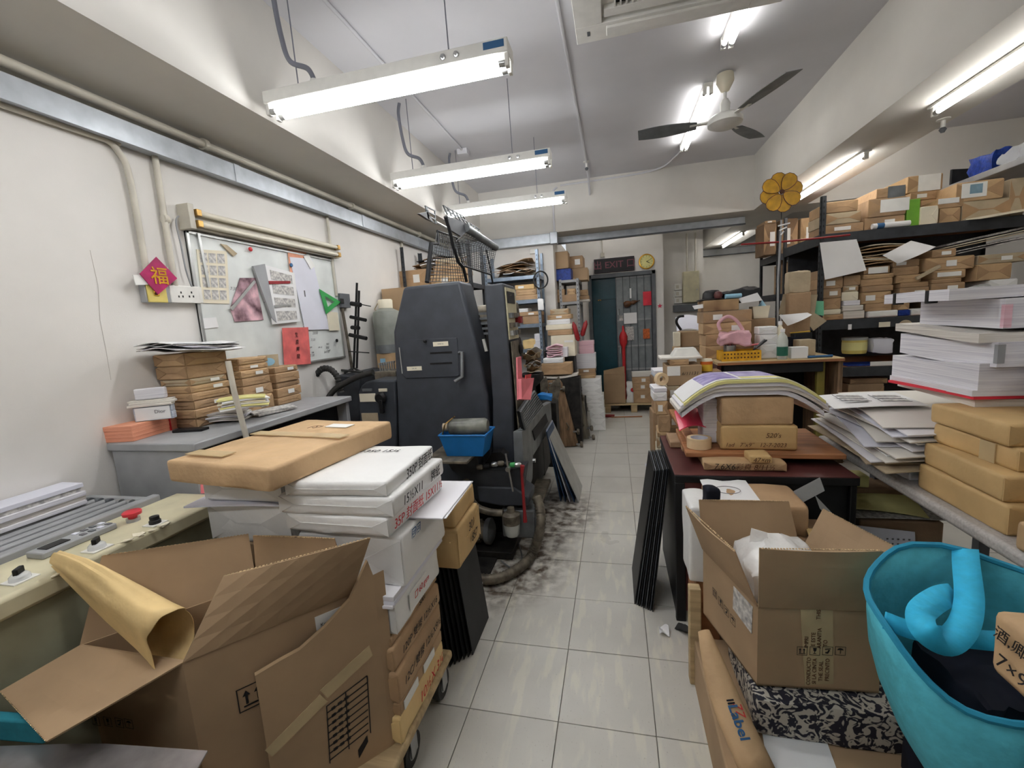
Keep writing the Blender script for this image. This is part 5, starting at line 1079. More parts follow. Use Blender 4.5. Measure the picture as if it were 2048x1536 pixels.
# ---------------------------------------------------------------- stack behind the dollies
Yd = 5.08; zt_ = zat(1100, 752, Yd)
bx('work_table', 'grime', -.80, -.42, Yd, Yd+.2, 0, zt_-.03, bevel=.004); tag(bpy.data.objects['work_table'], 'dark table block behind the leaning dollies', 'table')
GP = 'papers behind the dollies'
o = B().sheet(lambda u, v: (.5*(u-.5), .2*(v-.5), .03-.02*math.cos(4*(u-.5))), 10, 4, .02).build('paper_slab', 'pages_warm', smooth=.6); place(o, (at(1112, 745, Y=Yd).x, Yd+.1, zt_-.025)); tag(o, 'wavy slab of off-white sheets below the kraft parcel behind the dollies', 'paper stack', GP)
zp = zt_+.012
pile(Q5, Yd+.0, .2, 0, [(250, 608, 510, 'kraft')], 'lying on the wavy white slab behind the dollies', GP, z0=zp)
zp = zat(1100, 727, Yd)+.002
pile(Q5, Yd+.0, .18, 0, [(272, 508, 452, 'paper')], 'with white sheets on the kraft parcel behind the dollies', GP, z0=zp)
t = thing('pink_forms', 'crumpled pink printed forms on the white packet behind the dollies', 'forms', (at(1108, 710, Y=Yd).x, Yd+.13, zat(1106, 716, Yd)+.003))
for k in range(6):
    am = R.uniform(.004, .014); ph = R.uniform(0, 6); b = B().sheet(lambda u, v: (.19*(u-.5), .16*(v-.5), am*math.sin(6*u+ph)+am*math.cos(6*v)), 8, 6, .008)
    place(b.build('form_bundle', ['pages_pink', 'paper_pink'][k % 2], t, smooth=True), (R.uniform(-.015, .015), 0, .014+k*.023), (0, R.uniform(-.06, .06), R.uniform(-.2, .2)))
pile(Q5, Yd+.1, .12, 0, [(475, 560, 322, 'pages')], 'standing right of the pink forms', GP, z0=zat(1126, 716, Yd)+.003)
t = thing('torn_packaging', 'torn kraft packaging hanging beside the press tower', 'packaging', (at(1062, 700, Y=4.6).x, 4.62, zat(1062, 745, 4.6)))
for k in range(7):
    am = R.uniform(.01, .03); ph = R.uniform(0, 6); b = B().sheet(lambda u, v: (.16*(u-.5), .2*(v-.5), am*math.sin(7*u+ph)+am*math.cos(5*v)), 8, 6, .003); place(b.build('scrap', ['kraft_grey', 'kraft3', 'paper', 'kraft_dark'][k % 4], t, smooth=True), (R.uniform(-.03, .03), 0, .02+k*.035), (R.uniform(-.3, .3), R.uniform(-.3, .3), R.uniform(-.6, .6)))
bx('waste_crate', 'grime', t.location.x-.12, t.location.x+.10, 4.5, 4.73, 0, t.location.z-.01, bevel=.004); tag(bpy.data.objects['waste_crate'], 'dark waste crate under the torn packaging', 'crate')
# ---------------------------------------------------------------- reams by the aisle
pile(Q5, 5.75, .3, 1255, [(835, 1005, 1165, 'wrap'), (825, 998, 1075, 'wrap'), (800, 990, 985, 'wrap'), (780, 985, 890, 'wrap'), (730, 960, 792, 'wrap'), (722, 955, 690, 'wrap')], 'the column of white reams by the aisle', 'white reams by the aisle', z0=.001)
zr = zat(1181, 757, 5.75)+.002
pile(Q5, 5.76, .28, 0, [(670, 888, 655, 'kraft2'), (690, 890, 628, 'kraft'), (695, 888, 575, 'kraft3'), (660, 890, 400, 'pages')], 'the pack on top of the white ream column', 'packs on the ream column', z0=zr)
zr = zat(1172, 708, 5.75)+.002
pile(Q5, 5.78, .2, 0, [(695, 868, 300, 'pages_pink'), (692, 870, 248, 'pages_pink')], 'the pink block above the white reams', 'packs on the ream column', z0=zr)
# ---------------------------------------------------------------- dollies leaning
def dolly(label, base, top, w, m, th=.03):
    base, top = Vector(base), Vector(top); t = thing('wooden_dolly', label, 'dolly', base); ax = (top-base); L_ = ax.length; ax.normalize(); sd = Vector((1, .25, 0)).normalized(); n = ax.cross(sd).normalized()
    def P(u, v, d=0): return ax*u*L_ + sd*v*w + n*d
    B().slab([P(0, -.42), P(0, .42), P(.06, .5), P(.94, .5), P(1, .42), P(1, -.42), P(.94, -.5), P(.06, -.5)], n*th).build('board', m, t, bevel=.008)
    B().tube([P(.25, .05, -.004), P(.29, .18, -.02), P(.36, .1, -.004)], .006, 6).build('handle', 'greasy', t, smooth=True)
    for u, v in ((.03, .5), (.22, .5), (.86, .3), (.95, -.2)):
        c = P(u, v, -.03); wl_ = B().lathe([(.012, -.013), (.032, -.013), (.036, 0), (.032, .013), (.012, .013)], c+sd*.03, 16, sd.to_track_quat('Z', 'Y').to_euler()).build('castor_wheel', 'greasy', t, smooth=True)
        B().lathe([(.014, -.015), (.014, .015)], c+sd*.03, 10, sd.to_track_quat('Z', 'Y').to_euler()).build('hub', 'brass', wl_, smooth=True)
        B().tube([P(u, v-.12, 0), c+sd*.028], .01, 6).build('castor_fork', 'steel', t)
    return t
b1 = at(1142, 893, Z=.01); dolly('brown wooden dolly leaning nearest behind the louvred guard', b1, at(1107, 760, Y=b1.y+.05), .19, 'wood_worn')
b2 = at(1168, 878, Z=.01); dolly('greyish wooden dolly leaning beside the white reams', b2, at(1150, 782, Y=b2.y+.05), .17, 'wood_grey')
t = thing('metal_brackets', 'pair of dark steel angle brackets behind the blue rag', 'brackets', at(1095, 790, Y=4.5))
for dx in (0, 26):
    P = [at(x+dx, y, Y=4.5)-t.location for x, y in ((1070, 775), (1092, 752), (1096, 770), (1090, 800), (1080, 800))]; B().slab(P, (0, .02, 0)).build('bracket', 'greasy', t, bevel=.003)
t.location.z = t.location.z
o = thing('blue_rag', 'crumpled bright blue rag on the louvred guard', 'rag', at(1090, 799, Y=4.25))
B().soft(.15, .1, .05, .022, 5, 8, 6, 3).build('cloth', 'blue', o, smooth=True)
bx('bracket_crate', 'grime', -.86, -.6, 4.28, 4.48, 0, at(1090, 806, Y=4.3).z, bevel=.004); tag(bpy.data.objects['bracket_crate'], 'grimy steel block behind the press under the blue rag', 'block')
# ---------------------------------------------------------------- door area
S1 = thing('exit_sign', 'dark unlit exit sign above the door', 'sign', (at(1228, 530, Y=YE-.02).x, YE-.03, at(1228, 530, Y=YE-.02).z))
bx('sign_box', 'darkpurple', -.31, .31, -.02, .028, -.11, .11, S1, bevel=.004); bx('sign_face', 'black', -.295, .295, -.023, -.02, -.095, .095, S1)
txt(S1, '出 EXIT 口', .14, (0, -.0245, 0), FRONT, mat('sign_letter', srgb(112, 60, 72), .5, n=0), 'lettering', 0, .01)
bx('conduit_box', 'pvc', -.2, -.14, -.01, .028, .14, .2, S1); B().tube([(-.17, .01, .2), (-.17, .01, .62)], .008, 6).build('conduit', 'pvc', S1)
p = at(1293, 523, Y=YE-.02); CK = thing('wall_clock', 'round gold wall clock beside the exit sign', 'clock', (p.x, YE-.002, p.z))
B().lathe([(.115, 0), (.12, .012), (.115, .028), (.1, .03), (.098, .02)], (0, 0, 0), 32, (math.pi/2, 0, 0)).build('rim', 'gold', CK, smooth=True)
B().lathe([(.1, .0), (.1, .024)], (0, 0, 0), 32, (math.pi/2, 0, 0)).build('dial', 'paper_yellow', CK)
for k in range(12): B().obox((.082*math.sin(k*math.pi/6), -.0255, .082*math.cos(k*math.pi/6)), (.005, .002, .016), (0, k*math.pi/6, 0)).build('hour_mark', 'ink', CK)
B().obox((.022, -.026, -.012), (.007, .002, .055), (0, math.radians(118), 0)).build('hour_hand', 'ink', CK); B().obox((.034, -.027, .016), (.005, .002, .08), (0, math.radians(65), 0)).build('minute_hand', 'ink', CK)
def gate_item(name, label, cat, x0, y0, x1, y1, m, th=.004, Y=YE+.024):
    a, b = at(1000+x0*.2734, 440+y0*.2734, Y=Y), at(1000+x1*.2734, 440+y1*.2734, Y=Y); o = bx(name, m, (a.x-b.x)/2, (b.x-a.x)/2, -th, 0, (b.z-a.z)/2, (a.z-b.z)/2); place(o, ((a.x+b.x)/2, Y, (a.z+b.z)/2)); return tag(o, label, cat)
gate_item('red_packet', 'red paper hung at the upper corner of the grey gate', 'paper', 1045, 525, 1108, 622, 'paper_red')
gate_item('notice_sheet', 'white notice sheet with a short line on the grey gate', 'notice', 905, 682, 1002, 755, 'paper'); gate_item('notice_sheet', 'lined white list hung low on the grey gate', 'notice', 918, 782, 980, 878, 'newsprint')
gate_item('orange_charm', 'orange woven charm on the lower right of the gate', 'charm', 1046, 797, 1096, 866, 'amber').data.materials[0] = mat('orange_charm', srgb(206, 104, 48), .6, n=.15, ns=40)
gate_item('photo_card', 'small photo card on the grey gate beside the red handle', 'card', 872, 700, 900, 735, 'magazine'); gate_item('white_tag', 'narrow white tag hung above the wooden gourd', 'tag', 948, 500, 962, 572, 'paper')
p = at(1262, 606, Y=YE+.0); t = thing('wooden_gourd', 'varnished wooden gourd hung on the grey gate', 'gourd', p, rot=(0, 1.35, 0))
B().lathe([(.0, -.12), (.04, -.11), (.055, -.07), (.045, -.03), (.025, 0), (.035, .03), (.03, .06), (.008, .1), (.006, .14), (0, .145)], seg=18).build('body', mat('gourd', srgb(112, 74, 46), .25, n=.15), t, smooth=True)
p = at(1199, 597, Y=YE+.115); t = thing('door_ornament', 'small orange flower ornament on the dark door', 'ornament', p)
for k in range(6): B().obox((.028*math.cos(k*1.047), 0, .028*math.sin(k*1.047)), (.03, .006, .02), (0, -k*1.047, 0)).build('petal', 'brass', t, bevel=.004)
p = at(1320, 612, Y=YE-.005); t = thing('star_sticker', 'small red star stuck on the wall right of the door', 'sticker', (.70, YE-.006, p.z))
B().prism([((.04 if k % 2 == 0 else .018)*math.sin(k*math.pi/5), (.04 if k % 2 == 0 else .018)*math.cos(k*math.pi/5)) for k in range(10)], 'y', 0, .004).build('star', 'rose', t)
# pallet truck handle, pallet, boxes
p = at(1249, 745, Y=7.1); tp_ = at(1247, 652, Y=7.1)
t = thing('pallet_truck', 'red pallet truck handle standing before the gate', 'pallet truck', (p.x, 7.25, 0))
B().tube([(0, 0, .25), (0, .02, 1.0)], .028, 10).build('shaft', 'red', t, smooth=True); bx('base', 'red', -.1, .1, -.03, .03, .12, .3, t, bevel=.02); bx('forks', 'red', -.1, .1, -.03, .03, .05, .12, t, bevel=.01)
B().lathe([(.028, .98), (.06, 1.06), (.066, 1.16), (.045, 1.22), (.02, 1.25), (.014, 1.33), (0, 1.34)], (0, .02, 0), 16).build('handle_grip', 'red', t, smooth=True)
for s in (-1, 1): B().lathe([(.05, -.02), (.05, .02)], (s*.06, 0, .05), 14, (0, math.pi/2, 0)).build('wheel', 'rubber', t)
PA = thing('wooden_pallet', 'wooden pallet on the floor before the door', 'pallet', (.23, 7.0, 0))
for k in range(3): bx('deck_board', 'wood_pale', -.44, .46, -.16+k*.13, -.05+k*.13, .115, .14, PA, bevel=.003)
for x in (-.42, -.02, .38): bx('block', 'wood_pale', x, x+.09, -.15, .2, 0, .115, PA, bevel=.003)
a = at(1209, 805, Y=6.9); b = at(1247, 750, Y=6.9); zt0 = .142
oc = carton('open_carton', 'open brown carton standing on the wooden pallet', [(a.x, 6.86), (b.x+.02, 6.86), (b.x+.02, 7.0), (a.x, 7.0)], zt0, at(1228, 750, Y=6.86).z, [(2, (b.x+.02, 7.02, at(1235, 733, Y=7.0).z), (a.x, 7.05, at(1205, 742, Y=7.0).z))], ((a.x+b.x)/2, 6.93, zt0))
o = B().soft(.15, .1, .32, .02, 9, 6, 4, 6).build('carrier_bag', 'bag_white', smooth=True); p = at(1246, 780, Y=6.95); place(o, (b.x+.115, 6.98, zt0)); tag(o, 'white carrier bag with a round red and blue mark beside the pallet carton', 'bag')
B().lathe([(.035, 0), (.035, .002)], (.02, -.066, .2), 16, (math.pi/2, 0, 0)).build('round_mark', 'ink_blue', o); B().lathe([(.033, 0), (.033, .002)], (.02, -.068, .215), 16, (math.pi/2, 0, 0)).build('round_mark', 'ink_red', o).scale = (1, 1, .95)
pile(Q5, 6.88, .16, 0, [(1340, 1552, 832, 'kraft', ('front', .52, .5, .06, .05, 'sticker')), (1330, 1550, 748, 'kraft', ('front', .54, .5, .06, .05, 'sticker')), (1325, 1558, 675, 'kraft', ('front', .58, .5, .06, .05, 'sticker'))], 'the labelled stack on the pallet', 'labelled boxes on the pallet', z0=.142)
pile(Q5, 6.89, .14, 0, [(1322, 1555, 612, 'pages_warm')], 'lying on the labelled pallet stack', 'labelled boxes on the pallet', z0=zat(1284, 754, 6.88)+.002)
p = at(1218, 834, Z=0); t = thing('flat_litter', 'red and white wrapper lying on the floor by the reams', 'wrapper', (p.x+.1, p.y, 0), -.1)
bx('red_sheet', 'red_dark', -.2, -.02, -.04, .05, .001, .03, t, bevel=.006); bx('white_strip', 'paper', -.05, .32, .0, .04, .004, .012, t); B().tube([(-.06, -.06, .01), (.38, .0, .012)], .01, 6).build('stick', 'wood', t)
# electric box and fittings on the pier
Ye = 7.745; a, b = at(1364, 545, Y=Ye), at(1396, 604, Y=Ye)
t = thing('distribution_box', 'beige electrical distribution box on the back pier', 'electrical box', ((a.x+b.x)/2, Ye, (a.z+b.z)/2)); w, h = (b.x-a.x)/2, (a.z-b.z)/2
bx('body', 'beige', -w, w, -.12, 0, -h, h, t, bevel=.006); bx('cover', 'beige', -w*.95, w*.95, -.128, -.12, -h*.97, h*.97, t, bevel=.003); B().lathe([(.012, 0), (.012, .012)], (w*.7, -.128, -.05), 10, (math.pi/2, 0, 0)).build('latch', 'steel', t)
for k in range(3):
    z = .02-k*.11; s = bx('socket', 'white_metal', -w-.13, -w-.01, -.05, 0, z-.05, z+.05, t, bevel=.004); bx('rocker', 'pvc', -w-.1, -w-.06, -.06, -.05, z-.025, z+.025, s)
bx('cable_tray', 'grey_dark_paint', -w-.15, w+.04, -.14, 0, -h-.14, -h-.03, t, bevel=.004)
for x in (-.05, .08): B().tube([(x, -.03, h), (x, -.03, h+.6)], .014, 8).build('conduit', 'pvc', t)
# parcels piled in the aisle right of the door
GR = 'parcels piled by the right of the aisle'
pile(Qr, 3.1, .22, 0, [(330, 412, 1270, 'paper_cream'), (322, 415, 1175, 'kraft_grey'), (325, 425, 1130, 'kraft2'), (335, 436, 985, 'kraft'), (308, 410, 865, 'kraft2'), (282, 398, 790, 'paper'), (280, 395, 752, 'pages')], 'the tall aisle pile beside the red desk', GR, z0=.001, jr=.08)
pile(Qr, 3.75, .25, 0, [(275, 395, 960, 'kraft3'), (290, 400, 850, 'kraft'), (280, 395, 755, 'kraft2'), (275, 380, 665, 'kraft_dark'), (290, 396, 640, 'pages_blue'), (288, 396, 603, 'pages')], 'the farther aisle pile with blue sheets', GR, z0=.001, jr=.06)
p = at(1322, 775, Y=3.12); o = thing('tape_roll', 'clear tape roll standing on the tall aisle pile', 'tape roll', (p.x+.01, 3.2, zat(1320, 776, 3.1)+.048)); B().lathe([(.022, -.02), (.045, -.02), (.045, .02), (.022, .02), (.022, -.02)], (0, 0, 0), 20, (math.pi/2, 0, .4)).build('roll', 'masking', o, smooth=True)
Y6 = 3.35; zb6 = zat(1370, 772, Y6)
pile(Qr, Y6, .3, 0, [(400, 520, 1100, 'kraft3'), (405, 500, 985, 'kraft2'), (395, 505, 860, 'kraft'), (400, 510, 735, 'kraft_grey'), (398, 700, 560, 'card', [('front', .2, .75, .09, .07, 'sticker')], [('front', '6/11131', .035, .66, .6, 'ink')])], 'the aisle stack with the numbered carton', GR, z0=.001)
z6 = zat(1370, 731, Y6)+.001
pile(Qr, Y6+.02, .25, 0, [(430, 592, 508, 'kraft2'), (350, 705, 488, 'pages_warm')], 'the load on the numbered carton', GR, z0=z6)
t = thing('white_tray', 'shallow white plastic tray upside down on the numbered carton stack', 'tray', (at(1376, 712, Y=Y6).x, Y6+.15, zat(1376, 714, Y6)+.001))
B().sheet(lambda u, v: ((.2*(u-.5)), .16*(v-.5), .055*min(1, 6*min(u, 1-u, v, 1-v))), 12, 12, .003).build('shell', 'plastic_clear', t, smooth=True).data.materials[0] = MT['white_metal']
Y7 = 4.35
pile(Qr, Y7, .28, 0, [(455, 690, 700, 'card'), (520, 700, 400, 'kraft3'), (515, 690, 268, 'card')], 'the stack below the distribution box', GR, z0=.001)
pile(Qr, Y7-.05, .1, 0, [(455, 520, 400, 'kraft2'), (462, 518, 275, 'paper_cream')], 'the small pair beside the stack below the distribution box', GR, z0=zat(1355, 760, Y7))
o = B().sheet(lambda u, v: (.26*(u-.5), .3*(v-.5)*.3, .13*v+.02*math.sin(4*u)), 8, 6, (0, .004, 0)).build('grey_sheet', 'paper_cool', smooth=True); place(o, (at(1385, 660, Y=Y7).x, Y7+.1, zat(1380, 662, Y7)+.001)); tag(o, 'curved pale sheet leaning on the stack below the distribution box', 'sheet')
pipe('short black hooked cable behind the pale curved sheet', bez([at(1362, 660, Y=Y7-.03), at(1353, 645, Y=Y7-.03), at(1357, 634, Y=Y7-.03), at(1368, 632, Y=Y7-.03)], 6), .012, 'black', 'hooked_cable', cat='cable')
# ================================================================ the right side
Q5r = (1300, 540, .28644); Q6 = (1500, 230, .2929); Q7 = (1600, 560, .3256); Q8 = (1560, 880, .1693); Qc = (1340, 960, .2865); Qd = (1240, 880, .2343)
def zq(q, x, y, Y): return PX(q, x, y, Y=Y).z
# ---------------------------------------------------------------- dark racks
YR = 4.3; XR = 1.71; z1, z2, z3 = 2.065, 1.343, .93
rack('parcel_rack', 'dark slotted-angle rack loaded with brown parcels at the right', XR, 3.4, YR, YR+.85, [.45, z3, z2, z1], 2.373, 'rack', 'wood', .085)
bx('dark_backing', 'rack', -.8, .8, .40, .42, .1, 2.0, bpy.data.objects['parcel_rack'])  # dark sheet added to imitate the unlit depth behind the parcels
rack('parcel_rack', 'farther dark rack behind the yellow flower', XR+.03, 3.0, 5.4, 6.0, [1.2, 1.62, 2.05], 2.3, 'rack', 'grey_paint', .07)
GU, GM_ = 'parcels on the upper shelf of the right rack', 'parcels on the middle shelf of the right rack'
YP = YR+.035
def up(rows, where, Y=YP, d=.36, z0=z1, g=GU): return pile(Q6, Y, d, 0, rows, where, g, z0=z0, jr=.04)
up([(522, 780, 740, 'kraft3', ('front', .45, .5, .12, .03, 'sticker')), (522, 760, 662, 'kraft_grey'), (527, 740, 585, 'kraft')], 'the upper-shelf stack beside the post')
up([(790, 1062, 690, 'kraft3'), (812, 1070, 562, 'kraft3', ('front', .7, .55, .2, .1, 'sticker')), (865, 1066, 492, 'kraft', ('front', .68, .5, .12, .09, 'press_light'))], 'the upper-shelf stack with the white barcode label')
o = B().lathe([(.022, -.13), (.022, .13)], (0, 0, 0), 16, (0, math.pi/2, 0)).build('paper_roll', 'paper', smooth=True); p = PX(Q6, 965, 735, Y=YP-.03); place(o, (p.x, YP-.022, z1+.024)); tag(o, 'white paper roll with a blue band on the upper shelf edge', 'roll')
B().lathe([(.0225, -.03), (.0225, .02)], (-.07, 0, 0), 16, (0, math.pi/2, 0)).build('blue_band', 'ink_blue', o, smooth=True)
pile(Q6, YP+.02, .2, 0, [(1078, 1170, 572, 'card')], 'green printed, standing on the upper shelf', GU, z0=z1)[0].data.materials[0] = MT['green_box']
bpy.data.objects[[o.name for o in COL.objects if o.get('label', '').startswith('cardboard box green')][0]]['label'] = 'green printed box standing upright on the upper shelf'
up([(1172, 1290, 620, 'paper_cream')], 'standing right of the green printed box', d=.2)
up([(1172, 1275, 575, 'kraft2'), (1095, 1300, 520, 'kraft'), (1080, 1320, 405, 'kraft2', ('front', .62, .5, .16, .13, 'sticker'))], 'the upper-shelf stack behind the green box', Y=YP+.24, d=.35)
up([(1305, 1440, 632, 'kraft2'), (1290, 1462, 562, 'kraft', ('front', .4, .7, .14, .04, 'sticker'))], 'the upper-shelf pair right of the cream packet')
up([(1455, 1790, 575, 'kraft_grey'), (1425, 1740, 445, 'kraft2', [('front', .38, .55, .16, .11, 'sticker'), ('front', .42, .6, .08, .07, 'pale_blue')])], 'the long upper-shelf pair at the right edge')
up([(1795, 1900, 425, 'kraft_grey')], 'big and creased at the right end of the upper shelf')
o = B().sheet(lambda u, v: (.42*(u-.5), .2*(v-.5)-.05, .02+.04*u-.03*(1-v)), 6, 3, .006).build('flat_envelope', 'paper_cream', smooth=True); p = PX(Q6, 1700, 690, Y=YP); place(o, (p.x, YP-.0, z1)); tag(o, 'cream flat envelope hanging over the upper shelf edge', 'envelope')
def md(rows, where, Y=YP, d=.34, z0=z2): return pile(Q6, Y, d, 0, rows, where, GM_, z0=z0, jr=.03)
md([(512, 640, 1362, 'kraft2'), (507, 622, 1327, 'paper_cream'), (507, 626, 1250, 'kraft'), (484, 622, 1186, 'kraft3'), (484, 636, 1112, 'kraft'), (500, 640, 1050, 'kraft3')], 'the middle-shelf stack at the rack post')
md([(645, 790, 1336, 'pages_warm'), (638, 780, 1300, 'pages_warm'), (636, 752, 1266, 'pages'), (634, 746, 1206, 'paper_cream'), (642, 746, 1165, 'kraft_grey'), (642, 756, 1096, 'kraft3')], 'the middle-shelf stack with white booklets')
md([(806, 1008, 1336, 'paper', ('front', .5, .5, .2, .03, 'sticker')), (794, 970, 1286, 'kraft'), (764, 966, 1206, 'kraft2'), (766, 976, 1165, 'kraft3'), (766, 980, 1116, 'kraft'), (776, 984, 1085, 'kraft2'), (784, 960, 1032, 'kraft_dark', ('front', .55, .5, .14, .05, 'sticker'))], 'the middle-shelf stack under the hanging sheet')
md([(1022, 1098, 1330, 'blue_dark'), (1012, 1092, 1262, 'kraft2'), (1022, 1222, 1176, 'kraft3'), (1024, 1216, 1142, 'kraft'), (1004, 1172, 1090, 'kraft2'), (986, 1156, 1036, 'kraft'), (990, 1162, 986, 'kraft3')], 'the middle-shelf stack above the blue ream')
md([(1108, 1236, 1320, 'paper')], 'lying right of the blue ream on the middle shelf', d=.15)
md([(1240, 1470, 1216, 'kraft_dark'), (1238, 1470, 1146, 'kraft3'), (1252, 1450, 1116, 'kraft'), (1262, 1480, 1056, 'kraft2', ('front', .5, .5, .16, .035, 'sticker')), (1200, 1540, 966, 'kraft2'), (1242, 1406, 916, 'kraft')], 'the middle-shelf stack with the long parcel')
md([(1560, 1830, 1200, 'kraft3'), (1640, 1830, 1120, 'paper'), (1560, 1792, 1012, 'kraft2'), (1565, 1900, 945, 'kraft_grey')], 'the middle-shelf stack at the right photo edge')
t = thing('plastic_bag', 'clear plastic bags slumped between the middle-shelf stacks', 'bag', (PX(Q6, 1520, 1200, Y=YP).x-.005, YP-.06, z2)); B().soft(.14, .1, .2, .03, 4, 6, 5, 6).build('film', 'plastic_clear', t, smooth=True)
zz = zq(Q6, 870, 1032, YP)+.002
t = thing('kraft_sheets', 'loose kraft sheets and folders above the middle-shelf stacks', 'sheets', (PX(Q6, 900, 1000, Y=YP).x, YP+.16, zz))
for k in range(8): B().sheet(lambda u, v: (.3*(u-.5), .3*(v-.5), .012*math.sin(3*u+k)), 6, 2, .008).build('sheet', ['kraft3', 'kraft2', 'paper_cream', 'kraft', 'kraft_grey'][k % 5], t, smooth=True, loc=(R.uniform(-.02, .05), 0, .02+k*.021), rot=(0, R.uniform(-.05, .05), R.uniform(-.12, .12)))
zz = zq(Q6, 1300, 914, YP)+.004
t = thing('flat_magazines', 'slanting flat magazines along the top of the middle shelf', 'magazines', (PX(Q6, 1640, 900, Y=YP).x, YP+.16, zq(Q6, 1650, 940, YP)+.02))
for k in range(6): B().sheet(lambda u, v: (.5*(u-.5), .3*(v-.5), .08*u), 6, 2, .008).build('magazine', ['magazine', 'newsprint', 'kraft_grey', 'paper_cream'][k % 4], t, smooth=True, loc=(R.uniform(-.04, .05), 0, k*.018), rot=(0, 0, R.uniform(-.1, .1)))
def hang_sheet(name, label, px, Y, m='paper', bend=.01, q=Q6):
    P = [PX(q, *p, Y=Y) for p in px]; c = sum(P, Vector())/4
    o = B().sheet(lambda u, v: P[0].lerp(P[1], u).lerp(P[3].lerp(P[2], u), v)-c+Vector((0, -bend*math.sin(u*3)*v, 0)), 8, 8, (0, .0015, 0)).build(name, m, smooth=True); o.location = c; return tag(o, label, 'sheet')
hang_sheet('hanging_sheet', 'blank white sheet hung from the upper shelf by the rack post', [(476, 872), (728, 848), (795, 1060), (512, 1125)], YR-.012)
o = hang_sheet('draped_sheet', 'curling white sheet sticking out over the middle-shelf parcels', [(905, 958), (1100, 858), (1265, 900), (1010, 1015)], YR-.03, bend=.05)
o = bx('wooden_batten', 'kraft_grey', -.09, .09, -.01, .01, -.014, .014, bevel=.004); p = PX(Q6, 1215, 1075, Y=YR-.012); place(o, (p.x, YR-.012, p.z), (0, -.5, 0)); tag(o, 'short tan batten slanting across the middle-shelf parcels', 'batten')
# stickers on the middle shelf beam
for x0, x1, y0, y1, m, lab in ((880, 955, 1415, 1445, 'paper_cream', 'cream label stuck on the middle shelf beam'), (670, 692, 1430, 1465, 'paper', 'tiny white tag stuck on the middle shelf beam')):
    a, b = PX(Q6, x0, y0, Y=YR), PX(Q6, x1, y1, Y=YR); o = bx('shelf_label', m, 0, b.x-a.x, -.003, 0, b.z-a.z, 0); place(o, (a.x, YR-.0005, a.z)); tag(o, lab, 'label')
p = PX(Q6, 1060, 1440, Y=YR); o = B().lathe([(.05, 0), (.05, .003)], (0, 0, 0), 20, (math.pi/2, 0, 0)).build('round_label', 'kraft_grey'); place(o, (p.x, YR-.001, p.z)); tag(o, 'pale round label stuck on the middle shelf beam', 'label')
# under the middle shelf
t = thing('plastic_tub', 'yellow-labelled plastic tub on the low shelf of the right rack', 'tub', (PX(Q7, 380, 550, Y=YR).x, YR+.14, z3+.105)); 
B().lathe([(.0, 0), (.085, 0), (.09, .02), (.09, .12)], seg=24).build('body', 'yellow_old', t, smooth=True); B().lathe([(.095, .118), (.095, .14), (.0, .142)], seg=24).build('lid', 'plastic_clear', t, smooth=True); B().lathe([(.0915, .03), (.0915, .1)], seg=24).build('label_band', 'paper_yellow', t, smooth=True)
pile(Q7, YR+.03, .22, 0, [(300, 590, 552, 'blue_dark', ('front', .7, .45, .16, .06, 'sticker'))], 'lying on the low shelf of the right rack', GM_, z0=z3)
o = B().soft(.14, .12, .12, .02, 8, 6, 6, 4).build('white_rag', 'paper_cool', smooth=True); p = PX(Q7, 530, 540, Y=YR); place(o, (p.x, YR+.12, z3+.107)); tag(o, 'white rag with a blue dot on the blue ream', 'rag')
pile(Q7, YR+.03, .3, 0, [(300, 520, 640, 'kraft3'), (310, 540, 605, 'kraft_dark')], 'the dim pair on the bottom shelf', GM_, z0=.451)
# farther rack load
for rows, wh, z0 in (([(95, 180, 740, 'kraft_dark'), (100, 175, 720, 'kraft3')], 'the farther rack pair behind the flower stick', 2.051), ([(350, 440, 700, 'kraft2')], 'tall on the farther rack near the post', 2.051), ([(215, 330, 705, 'kraft_dark')], 'dark and wide on the farther rack', 2.051),
    ([(235, 330, 1010, 'kraft3'), (240, 325, 970, 'kraft_dark')], 'the farther rack second-shelf pair', 1.621), ([(335, 430, 960, 'kraft2')], 'leaning on the farther rack second shelf', 1.621)):
    pile(Q6, 5.43, .3, 0, rows, wh, 'load of the farther right rack', z0=z0)
# high shelf in the right bay
zs_ = at(2048, 312, X=3.0).z; t = thing('wall_shelf', 'high grey shelf in the right bay above the rack', 'shelf', (3.0, 4.2, zs_)); bx('board', 'grey_paint', 0, 1.195, 0, 1.0, -.05, 0, t, bevel=.004)
for y in (.1, .85): B().slab([(1.19, y, -.05), (.6, y, -.05), (1.19, y, -.4)], (0, .03, 0)).build('bracket', 'grey_paint', t)
o = B().soft(.3, .26, .16, .03, 11, 8, 6, 4).build('tarp_bundle', 'blue_dark', smooth=True); place(o, (3.2, 4.72, zs_+.001)); tag(o, 'bundled dark blue tarpaulin on the high shelf', 'tarpaulin')
o = B().soft(.25, .3, .12, .04, 12, 8, 6, 4).build('plastic_bundle', 'plastic_clear', smooth=True); place(o, (3.2, 4.4, zs_+.001)); tag(o, 'crumpled clear plastic on the high shelf', 'plastic')
parcel((3.35, 4.05+.27, zs_+.001), .3, .24, .17, .1, 'kraft', 'brown box under loose kraft paper at the high shelf corner', 'cardboard_box', 'box', None, ()).location = (3.55, 4.35, zs_+.001)
o = B().sheet(lambda u, v: (.6*(u-.5), .3*(v-.5), .03*math.sin(5*u)+.03*v), 10, 4, .004).build('kraft_paper', 'kraft_gold', smooth=True); place(o, (3.5, 4.36, zs_+.2)); tag(o, 'loose kraft paper draped on the high shelf box', 'paper')
o = bx('dark_frame', 'blacksteel', -.12, .12, -.01, .01, 0, .14, bevel=.003); place(o, (3.14, 5.05, zs_+.001), (0, -.0, .3)); tag(o, 'dark framed panel standing on the high shelf', 'frame'); o.name = 'framed_panel'
